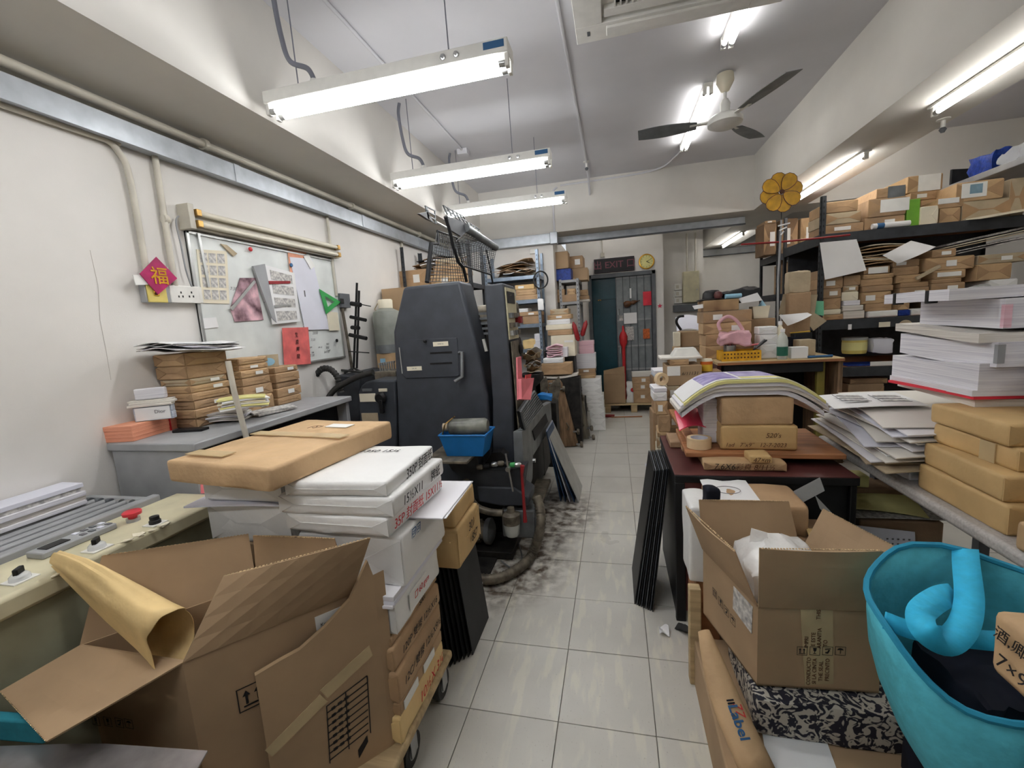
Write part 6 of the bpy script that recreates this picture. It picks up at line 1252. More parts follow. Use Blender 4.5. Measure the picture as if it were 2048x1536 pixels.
# ---------------------------------------------------------------- yellow pinwheel flower, red rod
Yf = 4.02; c = at(1562, 385, Y=Yf); FL = thing('pinwheel_flower', 'yellow fabric pinwheel flower on a tall stick', 'pinwheel', (at(1556, 640, Y=Yf).x, Yf, 1.1)); L_ = FL.location
for k in range(8):
    a = k*math.pi/4+.2; pts = []
    for j in range(14):
        w = j/13*2*math.pi; rr, dd = .085+.068*math.cos(w), .05*math.sin(w)*(1-.35*math.cos(w+math.pi)); pts.append((rr*math.cos(a)-dd*math.sin(a), rr*math.sin(a)+dd*math.cos(a)))
    P = [c-L_+Vector((x, -.012 if k % 2 else -.004, z)) for x, z in pts]; B().slab(P, (0, .004, 0)).build('petal', 'amber', FL)
    B().tube([p+Vector((0, .002, 0)) for p in P], .003, 5).build('petal_rim', 'maroon', FL)
B().lathe([(.016, 0), (.016, .02)], c-L_+Vector((0, -.012, 0)), 12, (math.pi/2, 0, 0)).build('hub', 'ink_brown', FL)
B().tube([c-L_, at(1563, 440, Y=Yf)-L_], .003, 6).build('wire_stem', 'ink', FL); B().tube([at(1563, 440, Y=Yf)-L_, at(1556, 560, Y=Yf)-L_, (0, 0, 0)], .008, 8).build('stick', 'grey_paint', FL, smooth=True)
for k in range(3): B().tube([at(1556+k*3, 452+k*9, Y=Yf-.01)-L_, at(1580-k*6, 446+k*8, Y=Yf-.02)-L_], .006, 6).build('ribbon', 'paper', FL)
pipe('thin red rod lying across behind the pinwheel flower', [at(1482, 489, Y=4.25), at(1560, 484, Y=4.25), at(1700, 470, Y=4.25)], .008, 'red_dark', 'red_rod', cat='rod')
# ---------------------------------------------------------------- far desk with stationery
ZT = 1.1; XD0, XD1, YD0, YD1 = .75, 1.59, 3.55, 4.18
DK = thing('wooden_desk', 'pale wooden desk crowded with stationery before the rack', 'desk', ((XD0+XD1)/2, (YD0+YD1)/2, 0)); L_ = DK.location
def dk(name, m, x0, x1, y0, y1, z0, z1_): return bx(name, m, x0-L_.x, x1-L_.x, y0-L_.y, y1-L_.y, z0, z1_, DK, bevel=.004)
dk('desktop', 'wood_pale', XD0, XD1, YD0, YD1, ZT-.025, ZT); dk('edge_strip', 'wood', XD0, XD1, YD0-.004, YD0, ZT-.025, ZT-.006)
dk('apron', 'blacksteel', XD0+.05, XD1-.12, YD0+.03, YD0+.05, ZT-.1, ZT-.025); dk('side_panel', 'wood_worn', XD1-.03, XD1, YD0+.02, YD1, 0, ZT-.025); dk('inner_frame', 'olive', XD1-.15, XD1-.1, YD0+.05, YD0+.09, .2, ZT-.025); dk('side_panel', 'maroon', XD0, XD0+.03, YD0+.02, YD1, 0, ZT-.025); dk('dark_backing', 'black', XD0+.03, XD1-.03, YD1-.03, YD1-.01, .1, ZT-.03)
bpy.data.materials['yellow_old'].diffuse_color = (1, 1, 1, 1)
GD2 = 'things on the wooden desk'
a, b = PX(Q5r, 502, 620, Y=3.6), PX(Q5r, 778, 558, Y=3.6); w, h = b.x-a.x, .075
t = thing('basket', 'yellow perforated plastic basket on the wooden desk', 'basket', ((a.x+b.x)/2, 3.69, ZT))
for x0, x1, y0, y1 in ((-w/2, w/2, -.09, -.085), (-w/2, w/2, .085, .09), (-w/2, -w/2+.005, -.085, .085), (w/2-.005, w/2, -.085, .085)): bx('basket_wall', 'amber', x0, x1, y0, y1, 0, h, t)
bx('basket_floor', 'amber', -w/2, w/2, -.085, .085, 0, .005, t)
for i in range(11):
    for j in range(2): B().obox((-w/2+.02+i*(w-.04)/10, -.0905, .025+j*.028), (.011, .002, .011)).build('hole', 'ink_brown', t)
t = thing('pen_mug', 'metal mug full of pens in the yellow basket', 'mug', (PX(Q5r, 575, 600, Y=3.6).x, 3.68, ZT+.006)); B().lathe([(0, 0), (.042, 0), (.044, .01), (.044, .11), (.041, .11), (.04, .012)], seg=20).build('body', 'steel', t, smooth=True)
for k in range(7): B().tube([(R.uniform(-.02, .02), R.uniform(-.02, .02), .02), (R.uniform(-.05, .05), R.uniform(-.04, .04), R.uniform(.15, .19))], .0045, 6).build('pen', ['ink', 'pink', 'navy', 'red_dark'][k % 4], t)
for k, (x0, y0, x1, y1, m, lab) in enumerate(((720, 560, 815, 490, 'blacksteel', 'dark pen sticking up from the right end of the basket'), (665, 530, 775, 515, 'pink', 'pink marker lying across the basket'), (735, 545, 800, 485, 'ink_grey', 'grey pen beside the dark pen in the basket'))):
    p, q = PX(Q5r, x0, y0, Y=3.64), PX(Q5r, x1, y1, Y=3.66); o = B().tube([Vector(), q-p], .007, 8).build('pen', m, smooth=True); o.location = p; tag(o, lab, 'pen', GD2)
o = B().soft(.21, .14, .09, .03, 2, 8, 6, 5).build('pink_bag', mat('pink_film', srgb(240, 190, 200), .3, n=.05, alpha=.75, bump=.5, bs=25), smooth=True); p = PX(Q5r, 590, 500, Y=3.7); place(o, (p.x-.01, 3.7, ZT+.12)); tag(o, 'crumpled pink plastic bag with looped handle on the basket', 'bag')
B().tube(bez([PX(Q5r, x, y, Y=3.7)-Vector(o.location) for x, y in ((490, 420), (480, 370), (540, 325), (600, 350), (650, 420))], 6), .013, 8).build('handle', 'pink_film', o, smooth=True)
pile(Q5r, 3.68, .15, 0, [(768, 895, 520, 'paper'), (770, 895, 450, 'paper'), (765, 890, 395, 'paper')], 'the white packet stack behind the bottle', GD2, z0=ZT)
def bottle(x, yb, yt, Y, r, label, m='bottle', band='green', name='water_bottle'):
    p = PX(Q5r, x, yb, Y=Y); h = zq(Q5r, x, yt, Y)-ZT; t = thing(name, label, 'bottle', (p.x, Y+.02, ZT))
    B().lathe([(0, 0), (r*.9, 0), (r, .01), (r, h*.62), (r*.8, h*.76), (r*.36, h*.86), (r*.36, h*.92)], seg=20).build('body', m, t, smooth=True)
    B().lathe([(r*1.02, h*.12), (r*1.02, h*.42)], seg=20).build('label_band', band, t, smooth=True); B().lathe([(r*.42, h*.9), (r*.42, h), (0, h*1.005)], seg=14).build('cap', 'paper', t, smooth=True)
bottle(930, 610, 412, 3.58, .036, 'clear plastic bottle with a green label on the wooden desk', band=mat('bottle_green', srgb(40, 110, 90), .5, n=.1)); bottle(912, 560, 358, 3.72, .034, 'cream plastic bottle behind the green-labelled bottle', 'paper_cream', 'paper')
for x0, x1, yt, Y, m, nm, lab, d in ((985, 1105, 538, 3.6, 'paper', 'small_box', 'small white printed box right of the bottle', .07), (1040, 1155, 488, 3.78, 'kraft_grey', 'small_box', 'tan packet behind the small white box', .12), (1005, 1130, 440, 3.95, 'blacksteel', 'black_tray', 'black tray behind the tan packet', .15), (985, 1060, 470, 3.9, 'navy', 'navy_box', 'navy packet between tray and bottle', .1)):
    a, b = PX(Q5r, x0, 590, Y=Y), PX(Q5r, x1, 590, Y=Y); h = max(.02, zq(Q5r, (x0+x1)/2, yt, Y)-ZT); o = bx(nm, m, -(b.x-a.x)/2, (b.x-a.x)/2, -d/2, d/2, 0, h, bevel=.003); place(o, ((a.x+b.x)/2, Y+d/2, ZT+.0005)); tag(o, lab, 'box', GD2)
p, q = PX(Q5r, 1100, 592, Y=3.6), PX(Q5r, 1278, 588, Y=3.6); o = B().tube([(0, 0, 0), Vector((q.x-p.x, .02, 0))], .009, 8).build('blue_pen', 'ink_blue', smooth=True); o.location = (p.x, 3.59, ZT+.01); tag(o, 'blue pen lying at the desk front edge', 'pen', GD2)
o = bx('ruler', 'yellow', -.07, .07, -.012, .012, 0, .006); place(o, (PX(Q5r, 1065, 436, Y=3.95).x, 4.0, zq(Q5r, 1066, 440, 3.95)+.003), (0, -.05, 0)); tag(o, 'yellow ruler on the black tray', 'ruler', GD2)
rows = [(385, 700, 528, 'kraft2'), (388, 700, 446, 'kraft'), (374, 712, 366, 'kraft2'), (370, 712, 284, 'kraft3')]
pile(Q5r, 3.82, .26, 0, rows, 'the parcel stack on the wooden desk', GD2, z0=ZT, jr=.02)
zt4 = zq(Q5r, 540, 284, 3.82)+.002; a, b = PX(Q5r, 374, 240, Y=3.82), PX(Q5r, 622, 240, Y=3.82)
o = bx('patterned_box', 'camo', -(b.x-a.x)/2, (b.x-a.x)/2, -.13, .13, 0, zq(Q5r, 495, 207, 3.82)-zt4, bevel=.005); place(o, ((a.x+b.x)/2, 3.95, zt4)); tag(o, 'marbled brown box topping the desk parcel stack', 'box', GD2)
zt5 = zq(Q5r, 495, 207, 3.82)+.002
o = B().lathe([(.115, 0), (.12, .005), (.075, .015), (.07, .06), (.05, .08), (0, .085)], seg=20).build('black_hat', 'black', smooth=True); place(o, (PX(Q5r, 450, 190, Y=3.85).x, 3.95, zt5)); tag(o, 'black hat on the marbled box', 'hat')
o = B().soft(.26, .2, .1, .02, 6, 8, 6, 3).build('folded_clothes', 'blacksteel', smooth=True); place(o, (PX(Q5r, 625, 180, Y=3.9).x+.03, 4.0, zt5-.03), (0, -.1, .2)); tag(o, 'crumpled black clothing heaped beside the black hat', 'clothing')
hang_sheet('white_sheet', 'white sheet leaning before the black clothing', [(615, 200), (750, 158), (785, 212), (640, 232)], 3.84, q=Q5r); hang_sheet('grey_leaf', 'grey-white sheet jutting left of the marbled box', [(295, 250), (385, 235), (388, 262), (310, 275)], 3.84, q=Q5r)
o = B().lathe([(.018, -.06), (.018, .06)], (0, 0, 0), 14, (0, math.pi/2, 0)).build('blue_roll', 'pale_blue', smooth=True); p = PX(Q5r, 590, 180, Y=3.8); place(o, (p.x, 3.84, zt5+.02), (0, 0, .1)); tag(o, 'pale blue roll on the marbled box', 'roll')
o = B().lathe([(0, -.035), (.025, -.025), (.035, 0), (.025, .025), (0, .035)], seg=14).build('maroon_ball', 'maroon', smooth=True); p = PX(Q5r, 488, 190, Y=3.8); place(o, (p.x, 3.86, zt5+.036)); tag(o, 'small maroon ball on the marbled box front', 'ball')
a, b = PX(Q5r, 728, 290, Y=3.9), PX(Q5r, 855, 290, Y=3.9); w = (b.x-a.x)/2; zb5 = zq(Q5r, 790, 338, 3.9)
parcel(((a.x+b.x)/2, 4.03, ZT), .2, .2, zb5-ZT-.001, 0, 'kraft3', 'brown box under the cream bucket on the wooden desk', 'cardboard_box', 'box', GD2, ())
t = thing('cream_bucket', 'cream square bucket standing behind the desk clutter', 'bucket', ((a.x+b.x)/2, 4.0, zb5)); 
V = [(sx*w*k, sy*w*k*.8, z) for z, k in ((0, .8), (.1, 1.0), (.1, .94), (.01, .75)) for sx, sy in ((-1, -1), (1, -1), (1, 1), (-1, 1))]
B().add(V, [(3, 2, 1, 0)]+[(i+k*4, (i+1) % 4+k*4, (i+1) % 4+4+k*4, i+4+k*4) for k in range(3) for i in range(4)]+[(12, 13, 14, 15)]).build('body', 'paper_cream', t, bevel=.004)
B().lathe([(0, -.02), (.03, 0), (0, .05)], (.02, 0, .1), 12).build('blue_cap', 'pale_blue', t, smooth=True)
hang_sheet('cream_folder', 'cream folder with a dark strip leaning at the rack post', [(930, 170), (1170, 172), (1150, 300), (895, 310)], 4.1, 'kraft_grey', q=Q5r); hang_sheet('mint_folder', 'mint green folder behind the cream folder', [(1150, 215), (1213, 217), (1213, 320), (1150, 310)], 4.14, 'mint', q=Q5r)
hang_sheet('grey_board', 'grey board tilted below the mint folder', [(1090, 260), (1235, 355), (1140, 425), (1040, 300)], 4.05, 'kraft_grey', q=Q5r); hang_sheet('curled_sheet', 'curled white sheet before the cream folder', [(900, 315), (1100, 297), (1130, 312), (960, 390)], 3.95, 'paper', .04, q=Q5r)
o = B().soft(.16, .12, .17, .012, 14, 6, 5, 5).build('paper_sack', 'kraft_grey', smooth=True); p = PX(Q5r, 985, 165, Y=4.22); place(o, (p.x, 4.1, p.z)); tag(o, 'folded pale paper sack standing before the rack post', 'bag')
parcel((p.x, 4.1, ZT), .16, .14, p.z-ZT-.001, 0, 'kraft3', 'brown carton under the pale paper sack', 'cardboard_box', 'box', GD2, ())
t = thing('spray_can', 'orange and yellow can on the numbered carton stack', 'can', (at(1414, 742, Y=3.42).x, 3.44, at(1414, 742, Y=3.42).z)); hh = at(1414, 718, Y=3.42).z-t.location.z
B().lathe([(0, 0), (.042, 0), (.042, hh*.75)], seg=18).build('body', 'yellow', t, smooth=True); B().lathe([(.0425, hh*.55), (.0425, hh*.8)], seg=18).build('band', mat('orange', srgb(220, 110, 40), .5, n=.05), t, smooth=True); B().lathe([(.042, hh*.8), (.036, hh), (0, hh)], seg=18).build('cap', 'paper_cream', t, smooth=True)
pp('can_stand', B().box(-.05, .05, -.05, .05, 0, t.location.z-.001), 'kraft3', None, MC) if False else None
parcel((t.location.x+.03, 3.5, 0), .14, .16, t.location.z-.001, 0, 'kraft3', 'tall narrow carton under the orange and yellow can', 'cardboard_box', 'box', None, ())
# ---------------------------------------------------------------- dark red desk with plank, boxes and printed sheets
RX0, RX1, RY0, RY1, RZ = .25, 1.0, 2.06, 2.75, .75
RD = thing('dark_red_desk', 'dark red wooden desk with black edges beside the aisle', 'desk', ((RX0+RX1)/2, (RY0+RY1)/2, 0)); L_ = RD.location
def rd(name, m, *b): return bx(name, m, b[0]-L_.x, b[1]-L_.x, b[2]-L_.y, b[3]-L_.y, b[4], b[5], RD, bevel=.004)
rd('desktop', 'maroon', RX0, RX1, RY0, RY1, RZ-.004, RZ); rd('edge_band', 'black', RX0, RX1, RY0, RY1, RZ-.04, RZ-.004); rd('front_panel', 'maroon', RX0+.03, RX0+.2, RY0+.01, RY0+.03, .05, RZ-.04); rd('side_panel', 'black', RX0+.005, RX0+.03, RY0+.01, RY1-.01, 0, RZ-.04); rd('side_panel', 'black', RX1-.03, RX1-.005, RY0+.01, RY1-.01, 0, RZ-.04)
rd('front_panel', 'black', RX0+.2, RX1-.03, RY0+.03, RY0+.04, .05, RZ-.04); rd('corner_post', 'black', RX0, RX0+.045, RY0, RY0+.03, 0, RZ-.04)  # black stretch of front stands in for shadowed clutter there
GRD = 'load of the dark red desk'
def ob(q, x0, x1, yt, yb, Y, d, m, label, nm='kraft_parcel', ct='parcel', z0=None, near=True, rz=0, folds=('front',), g=GRD, **k):
    a, b = PX(q, x0, (yt+yb)/2, Y=Y), PX(q, x1, (yt+yb)/2, Y=Y); xm = (x0+x1)/2; zb = z0 if z0 is not None else zq(q, xm, yb, Y); h = zq(q, xm, yt, Y)-zb
    return parcel(((a.x+b.x)/2, Y+d/2, zb), b.x-a.x, d, h, rz, m, label, nm, ct, g, folds, near=near, **k), zb+h
o, z = ob(Q5r, 385, 960, 1345, 1440, 2.12, .3, 'kraft2', 'flat kraft parcel with bold pen writing under the plank', z0=RZ+.001, rz=-.03, text=[('front', '7.6X6', .038, .25, .5, 'ink'), ('front', '彩頁 8/11½', .034, .62, .5, 'ink_brown')], amp=.003)
o, zsp = ob(Q5r, 700, 850, 1300, 1385, 2.1, .1, 'kraft_gold', 'small wrapped parcel on the written kraft parcel', near=True, z0=z+.004, amp=.003, text=[('front', '47×m', .03, .5, .5, 'ink_brown')])
o, _ = ob(Q5r, 228, 345, 1240, 1340, 2.42, .28, 'kraft', 'kraft parcel at the aisle end of the dark red desk', z0=RZ+.001)
o, _ = ob(Q5r, 1000, 1330, 1345, 1455, 2.3, .25, 'kraft_dark', 'shadowed kraft parcel at the far end of the desk', z0=RZ+.001)
zpl = zq(Q5r, 780, 1266, 2.22)-.026
for x, lab in ((.36, 'kraft parcels propping the plank at the aisle end'), (.9, 'dark packet propping the plank at the table end')):
    parcel((x, 2.58, RZ+.001), .16, .2, zpl-RZ-.003, 0, 'kraft3', lab, 'kraft_parcel', 'parcel', GRD, ())
a, b = PX(Q5r, 250, 1230, Y=2.2), PX(Q5r, 1362, 1240, Y=2.2)
o = bx('plank', 'wood', 0, b.x-a.x, 0, .48, 0, .024, bevel=.004); place(o, (a.x, 2.2, zpl), (0, 0, -.03)); tag(o, 'broad wooden plank lying on parcels over the dark red desk', 'plank')
ZP = zpl+.026
o, zl = ob(Q5r, 505, 1038, 1090, 1262, 2.24, .3, 'kraft_gold', 'tan carton with brown pen notes on the plank', 'cardboard_box', 'box', z0=ZP, rz=-.03, folds=('left',), amp=.002, text=[('front', "520's", .032, .68, .62, 'ink_brown'), ('front', "1ad   7''x9''   12-7-2023", .028, .45, .22, 'ink_brown')])
o, zu = ob(Q5r, 505, 1010, 890, 1090, 2.25, .3, 'kraft2', 'plain brown carton on the tan carton with pen notes', 'cardboard_box', 'box', z0=zl+.001, rz=-.02, folds=('left',), amp=.002)
o, _ = ob(Q5r, 372, 488, 905, 1110, 2.36, .16, 'pages', 'stack of white and lilac sheets left of the brown cartons', 'paper_stack', 'paper stack', z0=ZP, near=False, folds=())
t = thing('tape_roll', 'thick roll of masking tape on the plank corner', 'tape roll', (PX(Q5r, 350, 1150, Y=2.26).x, 2.29, ZP)); r_ = (PX(Q5r, 437, 1140, Y=2.26).x-PX(Q5r, 262, 1140, Y=2.26).x)/2
B().lathe([(r_*.72, 0), (r_, 0), (r_, .05), (r_*.72, .05), (r_*.72, 0)], seg=28).build('roll', 'masking', t, smooth=.6); B().lathe([(r_*.66, .001), (r_*.72, .001), (r_*.72, .049), (r_*.66, .049), (r_*.66, .001)], seg=28).build('core', 'paper_cool', t, smooth=.6)
Pq = [PX(Q5r, x, y, Y=Y) for x, y, Y in ((170, 985, 2.55), (362, 978, 2.55), (392, 1095, 2.36), (205, 1118, 2.36))]; c = sum(Pq, Vector())/4
o = B().sheet(lambda u, v: Pq[0].lerp(Pq[1], u).lerp(Pq[3].lerp(Pq[2], u), v)-c+Vector((0, 0, .02*math.sin(u*3.1))), 8, 6, .006).build('red_folder', 'rose', smooth=True); o.location = c; o.location.z = max(c.z, ZP+.07); tag(o, 'bright red plastic folder tilted behind the tape roll', 'folder')
Pq = [PX(Q5r, x, y, Z=ZP+.03) for x, y in ((130, 972), (180, 972), (330, 1185), (260, 1190))]; c = sum(Pq, Vector())/4
o = B().slab([p-c for p in Pq], (0, 0, -.02)).build('wood_strip', 'wood', bevel=.003); o.location = c; tag(o, 'long orange wooden strip beside the red folder', 'wood strip')
# arched printed sheets
a, b = PX(Q5r, 230, 820, Y=2.22), PX(Q5r, 1300, 850, Y=2.22); wA = b.x-a.x; t = thing('printed_sheets', 'arched thick stack of printed sheets with violet cover on the cartons', 'printed sheets', ((a.x+b.x)/2-.02, 2.42, zu+.002)); 
def arch(z0, th, wk, m, nm, dy=0, x0=0):
    def fn(u, v): s = u-.5-x0*.2; return (wA*wk*(u-.5)+x0*.1, .36*(v-.5)+dy, z0+th - 1.05*max(0, abs(s)-.2)**1.55*wA + .012*(1-v))
    B().sheet(fn, 16, 3, th).build(nm, m, t, smooth=.6)
for k, (th, wk, m) in enumerate(((.022, .95, 'pages'), (.02, 1.0, 'pages_warm'), (.018, .97, 'pages'), (.014, .93, 'paper_yellow'))): arch(.0+sum((.022, .02, .018, .014)[:k])+.001*k, th, wk, m, 'sheet_bundle', -.01*k)
arch(.078, .003, .93, 'paper', 'cover_sheet', -.005)
def patch(u0, u1, v0, v1, m):
    def fn(a_, b_): u, v = u0+(u1-u0)*a_, v0+(v1-v0)*b_; s = u-.5; return (wA*.93*s, .36*(v-.5)-.005, .082-1.05*max(0, abs(s)-.2)**1.55*wA+.012*(1-v))
    B().sheet(fn, 10, 2, .001).build('violet_print', m, t, smooth=.6)
patch(.16, .42, .08, .95, 'print_violet'); patch(.45, .9, .3, .95, 'print_violet'); patch(.44, .9, .06, .24, 'paper_yellow')
# ---------------------------------------------------------------- grey table on the right with fanned sheets, white stacks, golden cartons
GX, GZ = 1.11, .75
t = thing('grey_table', 'grey laminate table along the right with rounded edge', 'table', (1.5, 1.75, 0)); bx('tabletop', 'laminate', GX-1.5, .45, -.95, 1.0, GZ-.045, GZ, t, bevel=.015, seg=3)
for x in (-.1, .4):
    for y in (-.9, .972): bx('leg', 'grey_dark_paint', x-.025, x+.025, y-.025, y+.025, 0, GZ-.045, t, bevel=.003)
GF = 'fanned sheets on the grey table'
parcel((1.25, 2.12, GZ+.001), .2, .16, .035, .1, 'pages', 'small white book block at the table edge', 'paper_stack', 'paper stack', GF, ())
parcel((1.3, 2.5, GZ+.001), .34, .34, .07, 0, 'kraft_grey', 'pale grey packet under the fanned sheets', 'kraft_parcel', 'parcel', GF, ())
t = thing('fanned_sheets', 'fan of pale printed sheets drooping over the table edge', 'sheets', (1.35, 2.32, GZ+.075))
for k in range(14):
    wk = .62-.012*k; bend = .05-.002*k; m = ['pages_warm', 'paper_cool', 'pages', 'pages_warm', 'paper'][k % 5] if k > 1 else 'kraft_grey'
    def fn(u, v): return (wk*(u-.5), .66*(v-.5), .005*k - bend*(1-u)**2*.6 - .03*(1-v)**2)
    B().sheet(fn, 10, 4, .0045).build('sheet', m, t, smooth=.6, loc=(R.uniform(-.03, .03), R.uniform(-.04, .04), .045+k*.0065), rot=(0, 0, R.uniform(-.22, .12)))
pr = B().sheet(lambda u, v: (.34*(u-.5), .34*(v-.5), -.02*(1-u)**2), 8, 3, .003).build('printed_sheet', 'paper', t, smooth=.6, loc=(-.17, .1, .2), rot=(0, 0, -.15))
for r in range(3):
    for c_ in range(2):
        bx('form_box', 'ink_grey', -.12+c_*.15, -.005+c_*.15, -.09+r*.06, -.088+r*.06, .0012, .003, pr); bx('form_box', 'ink_grey', -.12+c_*.15, -.118+c_*.15, -.09+r*.06, -.045+r*.06, .0012, .003, pr)
        bx('form_text', 'newsprint', -.105+c_*.15, -.01+c_*.15, -.08+r*.06, -.05+r*.06, .001, .002, pr)
# golden cartons, long sides towards the aisle
GG = 'golden cartons on the grey table'
def gold(x0, x1, y0, y1, z0, z1_, label, rz=0, m='kraft_gold', tape=False):
    o = parcel(((x0+x1)/2, (y0+y1)/2, z0), x1-x0, y1-y0, z1_-z0-.001, rz, m, label, 'cardboard_box', 'box', GG, ('front',), None, True, None, .0025)
    if tape: face_rect(o, 'left', x1-x0, y1-y0, z1_-z0, .7, .5, .06, (z1_-z0)*.9, 'tape', 'packing_tape')
    return o
gold(1.15, 1.47, 1.56, 1.97, GZ+.001, .85, 'golden carton lowest in the stack at the table edge', 0); gold(1.155, 1.46, 1.58, 1.96, .85, .935, 'golden carton second up at the table edge', -.03); gold(1.2, 1.5, 1.62, 1.98, .935, 1.01, 'golden carton third up with yellow tape at the table edge', .02, tape=True); gold(1.19, 1.5, 1.64, 1.99, 1.01, 1.085, 'golden carton topmost under the red sheet', 0)
gold(1.13, 1.42, 1.2, 1.5, GZ+.001, .84, 'golden carton nearest at the table edge', .1, 'kraft2'); o = gold(1.22, 1.5, 1.30, 1.52, .84, 1.06, 'upright golden carton at the right photo edge', -.05, 'kraft2')
gold(1.16, 1.42, 1.22, 1.44, .84, .9, 'flat golden carton near the blue bag', .1) if False else None
# white stacks
GW = 'white paper stacks on the grey table'
Yw = 1.86
def zl_(y): return at(1947, y, Y=Yw).z
parcel((1.80, 2.1, GZ+.001), .2, .4, 1.085-GZ-.002, 0, 'pages_warm', 'tall block of off-white sheets behind the golden cartons', 'paper_stack', 'paper stack', GW, ())
lv = [(840, 824, 'pages_warm', 0, 'greyish sheets lowest under the red sheet in the white pile'), (824, 818, 'paper_red', -.02, 'red cover sheet jutting from the tall white pile'), (818, 806, 'pages', -.015, 'thin white sheets right above the red cover sheet'), (806, 752, 'pages', .0, 'thick white bundle low in the tall pile'), (752, 703, 'pages', .02, 'white bundle with grey binding in the middle of the tall pile'), (703, 684, 'pages_warm', .0, 'thin curved bundle above the bound one in the tall pile'), (684, 624, 'pages', .06, 'bulging white bundle near the top of the tall pile'), (624, 600, 'pages', .02, 'flat clipped bundle on top of the tall white pile')]
zc_ = 1.0865
for k, (yb, yt, m, dx, lab) in enumerate(lv):
    h = max(.006, zl_(yt)-zl_(yb)); x0, x1 = 1.25+dx, 1.78; y0, y1 = Yw+R.uniform(-.01, .02), 2.36-abs(dx)
    if k == 0: x0 = 1.27
    if k == 7: x0, y1 = 1.17, 2.3
    wv, dv = x1-x0, y1-y0; am = .014 if 2 < k < 6 else .004
    def fn(u, v): return (wv*(u-.5), dv*(v-.5), h + am*math.sin(2.5*v+k) )
    o = B().sheet(fn, 4, 12, h*.98).build('paper_stack', m, smooth=.6); place(o, ((x0+x1)/2, (y0+y1)/2, zc_), (0, 0, R.uniform(-.05, .05))); tag(o, lab, 'paper stack', GW); zc_ += h
    if k in (4, 6): bx('binding_strip', 'grey_paint' if k == 4 else 'pages_pink', -wv/2-.002, -wv/2+.02, -dv/2-.003, -dv/2+.012, .004, h*.8, o)
    if k == 7:
        for y in (-.1, .12): bx('clip', 'blacksteel', -wv/2-.003, -wv/2+.03, y, y+.02, -.004, h+.004, o, bevel=.002)
parcel((1.62, 1.72, 1.0865), .3, .24, .05, .1, 'pages', 'low white sheets at the right photo edge below the tall pile', 'paper_stack', 'paper stack', GW, ())
paper_stack((1.56, 1.75, 1.138), .36, .2, .12, .25, 'bluish fanned sheets leaning before the tall white pile', 5, ['pages', 'pages_blue', 'pages'], jit=.02, group=GW)
paper_stack((1.58, 1.83, 1.262), .3, .2, .2, .3, 'tilted thick white stack at the right photo edge', 4, 'pages', jit=.012, group=GW)
# under-table carton
zu_ = .45; A_, Lp, Rp = at(1720, 1040, Z=zu_), at(1670, 1000, Z=zu_), at(1890, 1047, Z=zu_)
o = parcel(((A_.x+Rp.x)/2, (A_.y+Lp.y)/2+.0, 0), Rp.x-A_.x, Lp.y-A_.y, zu_, 0, 'kraft_dark', 'dark brown carton with papers under the grey table', 'cardboard_box', 'box', None, (), [('left', .35, .62, .05, .1, 'sticker'), ('left', .75, .62, .05, .1, 'sticker')])
ox, oy = o.location.x, o.location.y
s_ = B().sheet(lambda u, v: (.4*(u-.5), .22*(v-.5), .004*math.sin(3*u)), 6, 2, .002).build('printed_list', 'newsprint', smooth=True); place(s_, (ox+.02, oy, zu_+.008)); tag(s_, 'printed white sheet covering the dark brown carton', 'sheet')
s_ = B().sheet(lambda u, v: (.34*(u-.5), .25*(v-.5), .012*math.sin(3*u)+.01*v), 8, 4, .002).build('yellow_sheet', 'paper_yellow', smooth=True); place(s_, (ox-.02, oy+.05, zu_+.018), (0, 0, -.25)); tag(s_, 'pale yellow sheet lying on the dark brown carton', 'sheet')
o = parcel((ox+.05, oy+.22, 0), .44, .18, zu_+.06, 0, 'kraft_dark', 'second dark carton behind the paper-covered one under the table', 'cardboard_box', 'box', None, ())
o = bx('small_carton', 'paper_yellow', -.065, .065, -.05, .05, 0, .06, bevel=.002); place(o, (at(1700, 965, Y=oy+.2).x, oy+.2, zu_+.062)); tag(o, 'small pale yellow carton with tiny print under the table', 'box'); txt(o, 'PAPER', .018, (-.02, -.0515, .03), FRONT, 'ink_grey', 'print', 0)
P = [at(x, y, Y=oy-.135) for x, y in ((1705, 1050), (1830, 1064), (1832, 1120), (1790, 1110))]; c = sum(P, Vector())/4; s_ = B().slab([p-c for p in P], (0, .002, 0)).build('price_sheet', 'paper_cool'); s_.location = c; tag(s_, 'white sheet with rows of marks hung before the dark carton', 'sheet')
for r in range(3):
    for k in range(5): B().obox((-.03+k*.022, -.0015, .02-r*.024), (.008, .001, .007)).build('mark', 'ink_grey', s_)
for k, (x0, y0, x1, y1, lab) in enumerate(((1583, 985, 1640, 955, 'clear plastic sleeve poking up beside the brown carton flap'), (1630, 990, 1668, 1030, 'second clear plastic sleeve lying below the first'))):
    p, q = at(x0, y0, Y=2.0), at(x1, y1, Y=2.05); o = B().sheet(lambda u, v: (q-p)*u+Vector((.02*v, 0, -.06*v)), 6, 2, (0, .002, 0)).build('plastic_sleeve', 'plastic_clear', smooth=True); o.location = p; tag(o, lab, 'plastic sleeve')
# ---------------------------------------------------------------- black plates by the aisle
t = thing('black_plates', 'fan of black printing plates leaning on the dark red desk', 'printing plates', (.15, 2.15, 0))
for k in range(9):
    f = k/8; A = Vector((.055+.085*f, 2.16-.05*f, .002)); T = Vector((.165+.075*f, 2.16+.06*f, .73-.01*f))
    B().slab([p-t.location for p in (A, A+Vector((0, .34, 0)), T+Vector((0, .34, 0)), T)], (.0045, 0, .0005)).build('plate', ['black', 'grey_dark_paint', 'black', 'press'][k % 4], t)
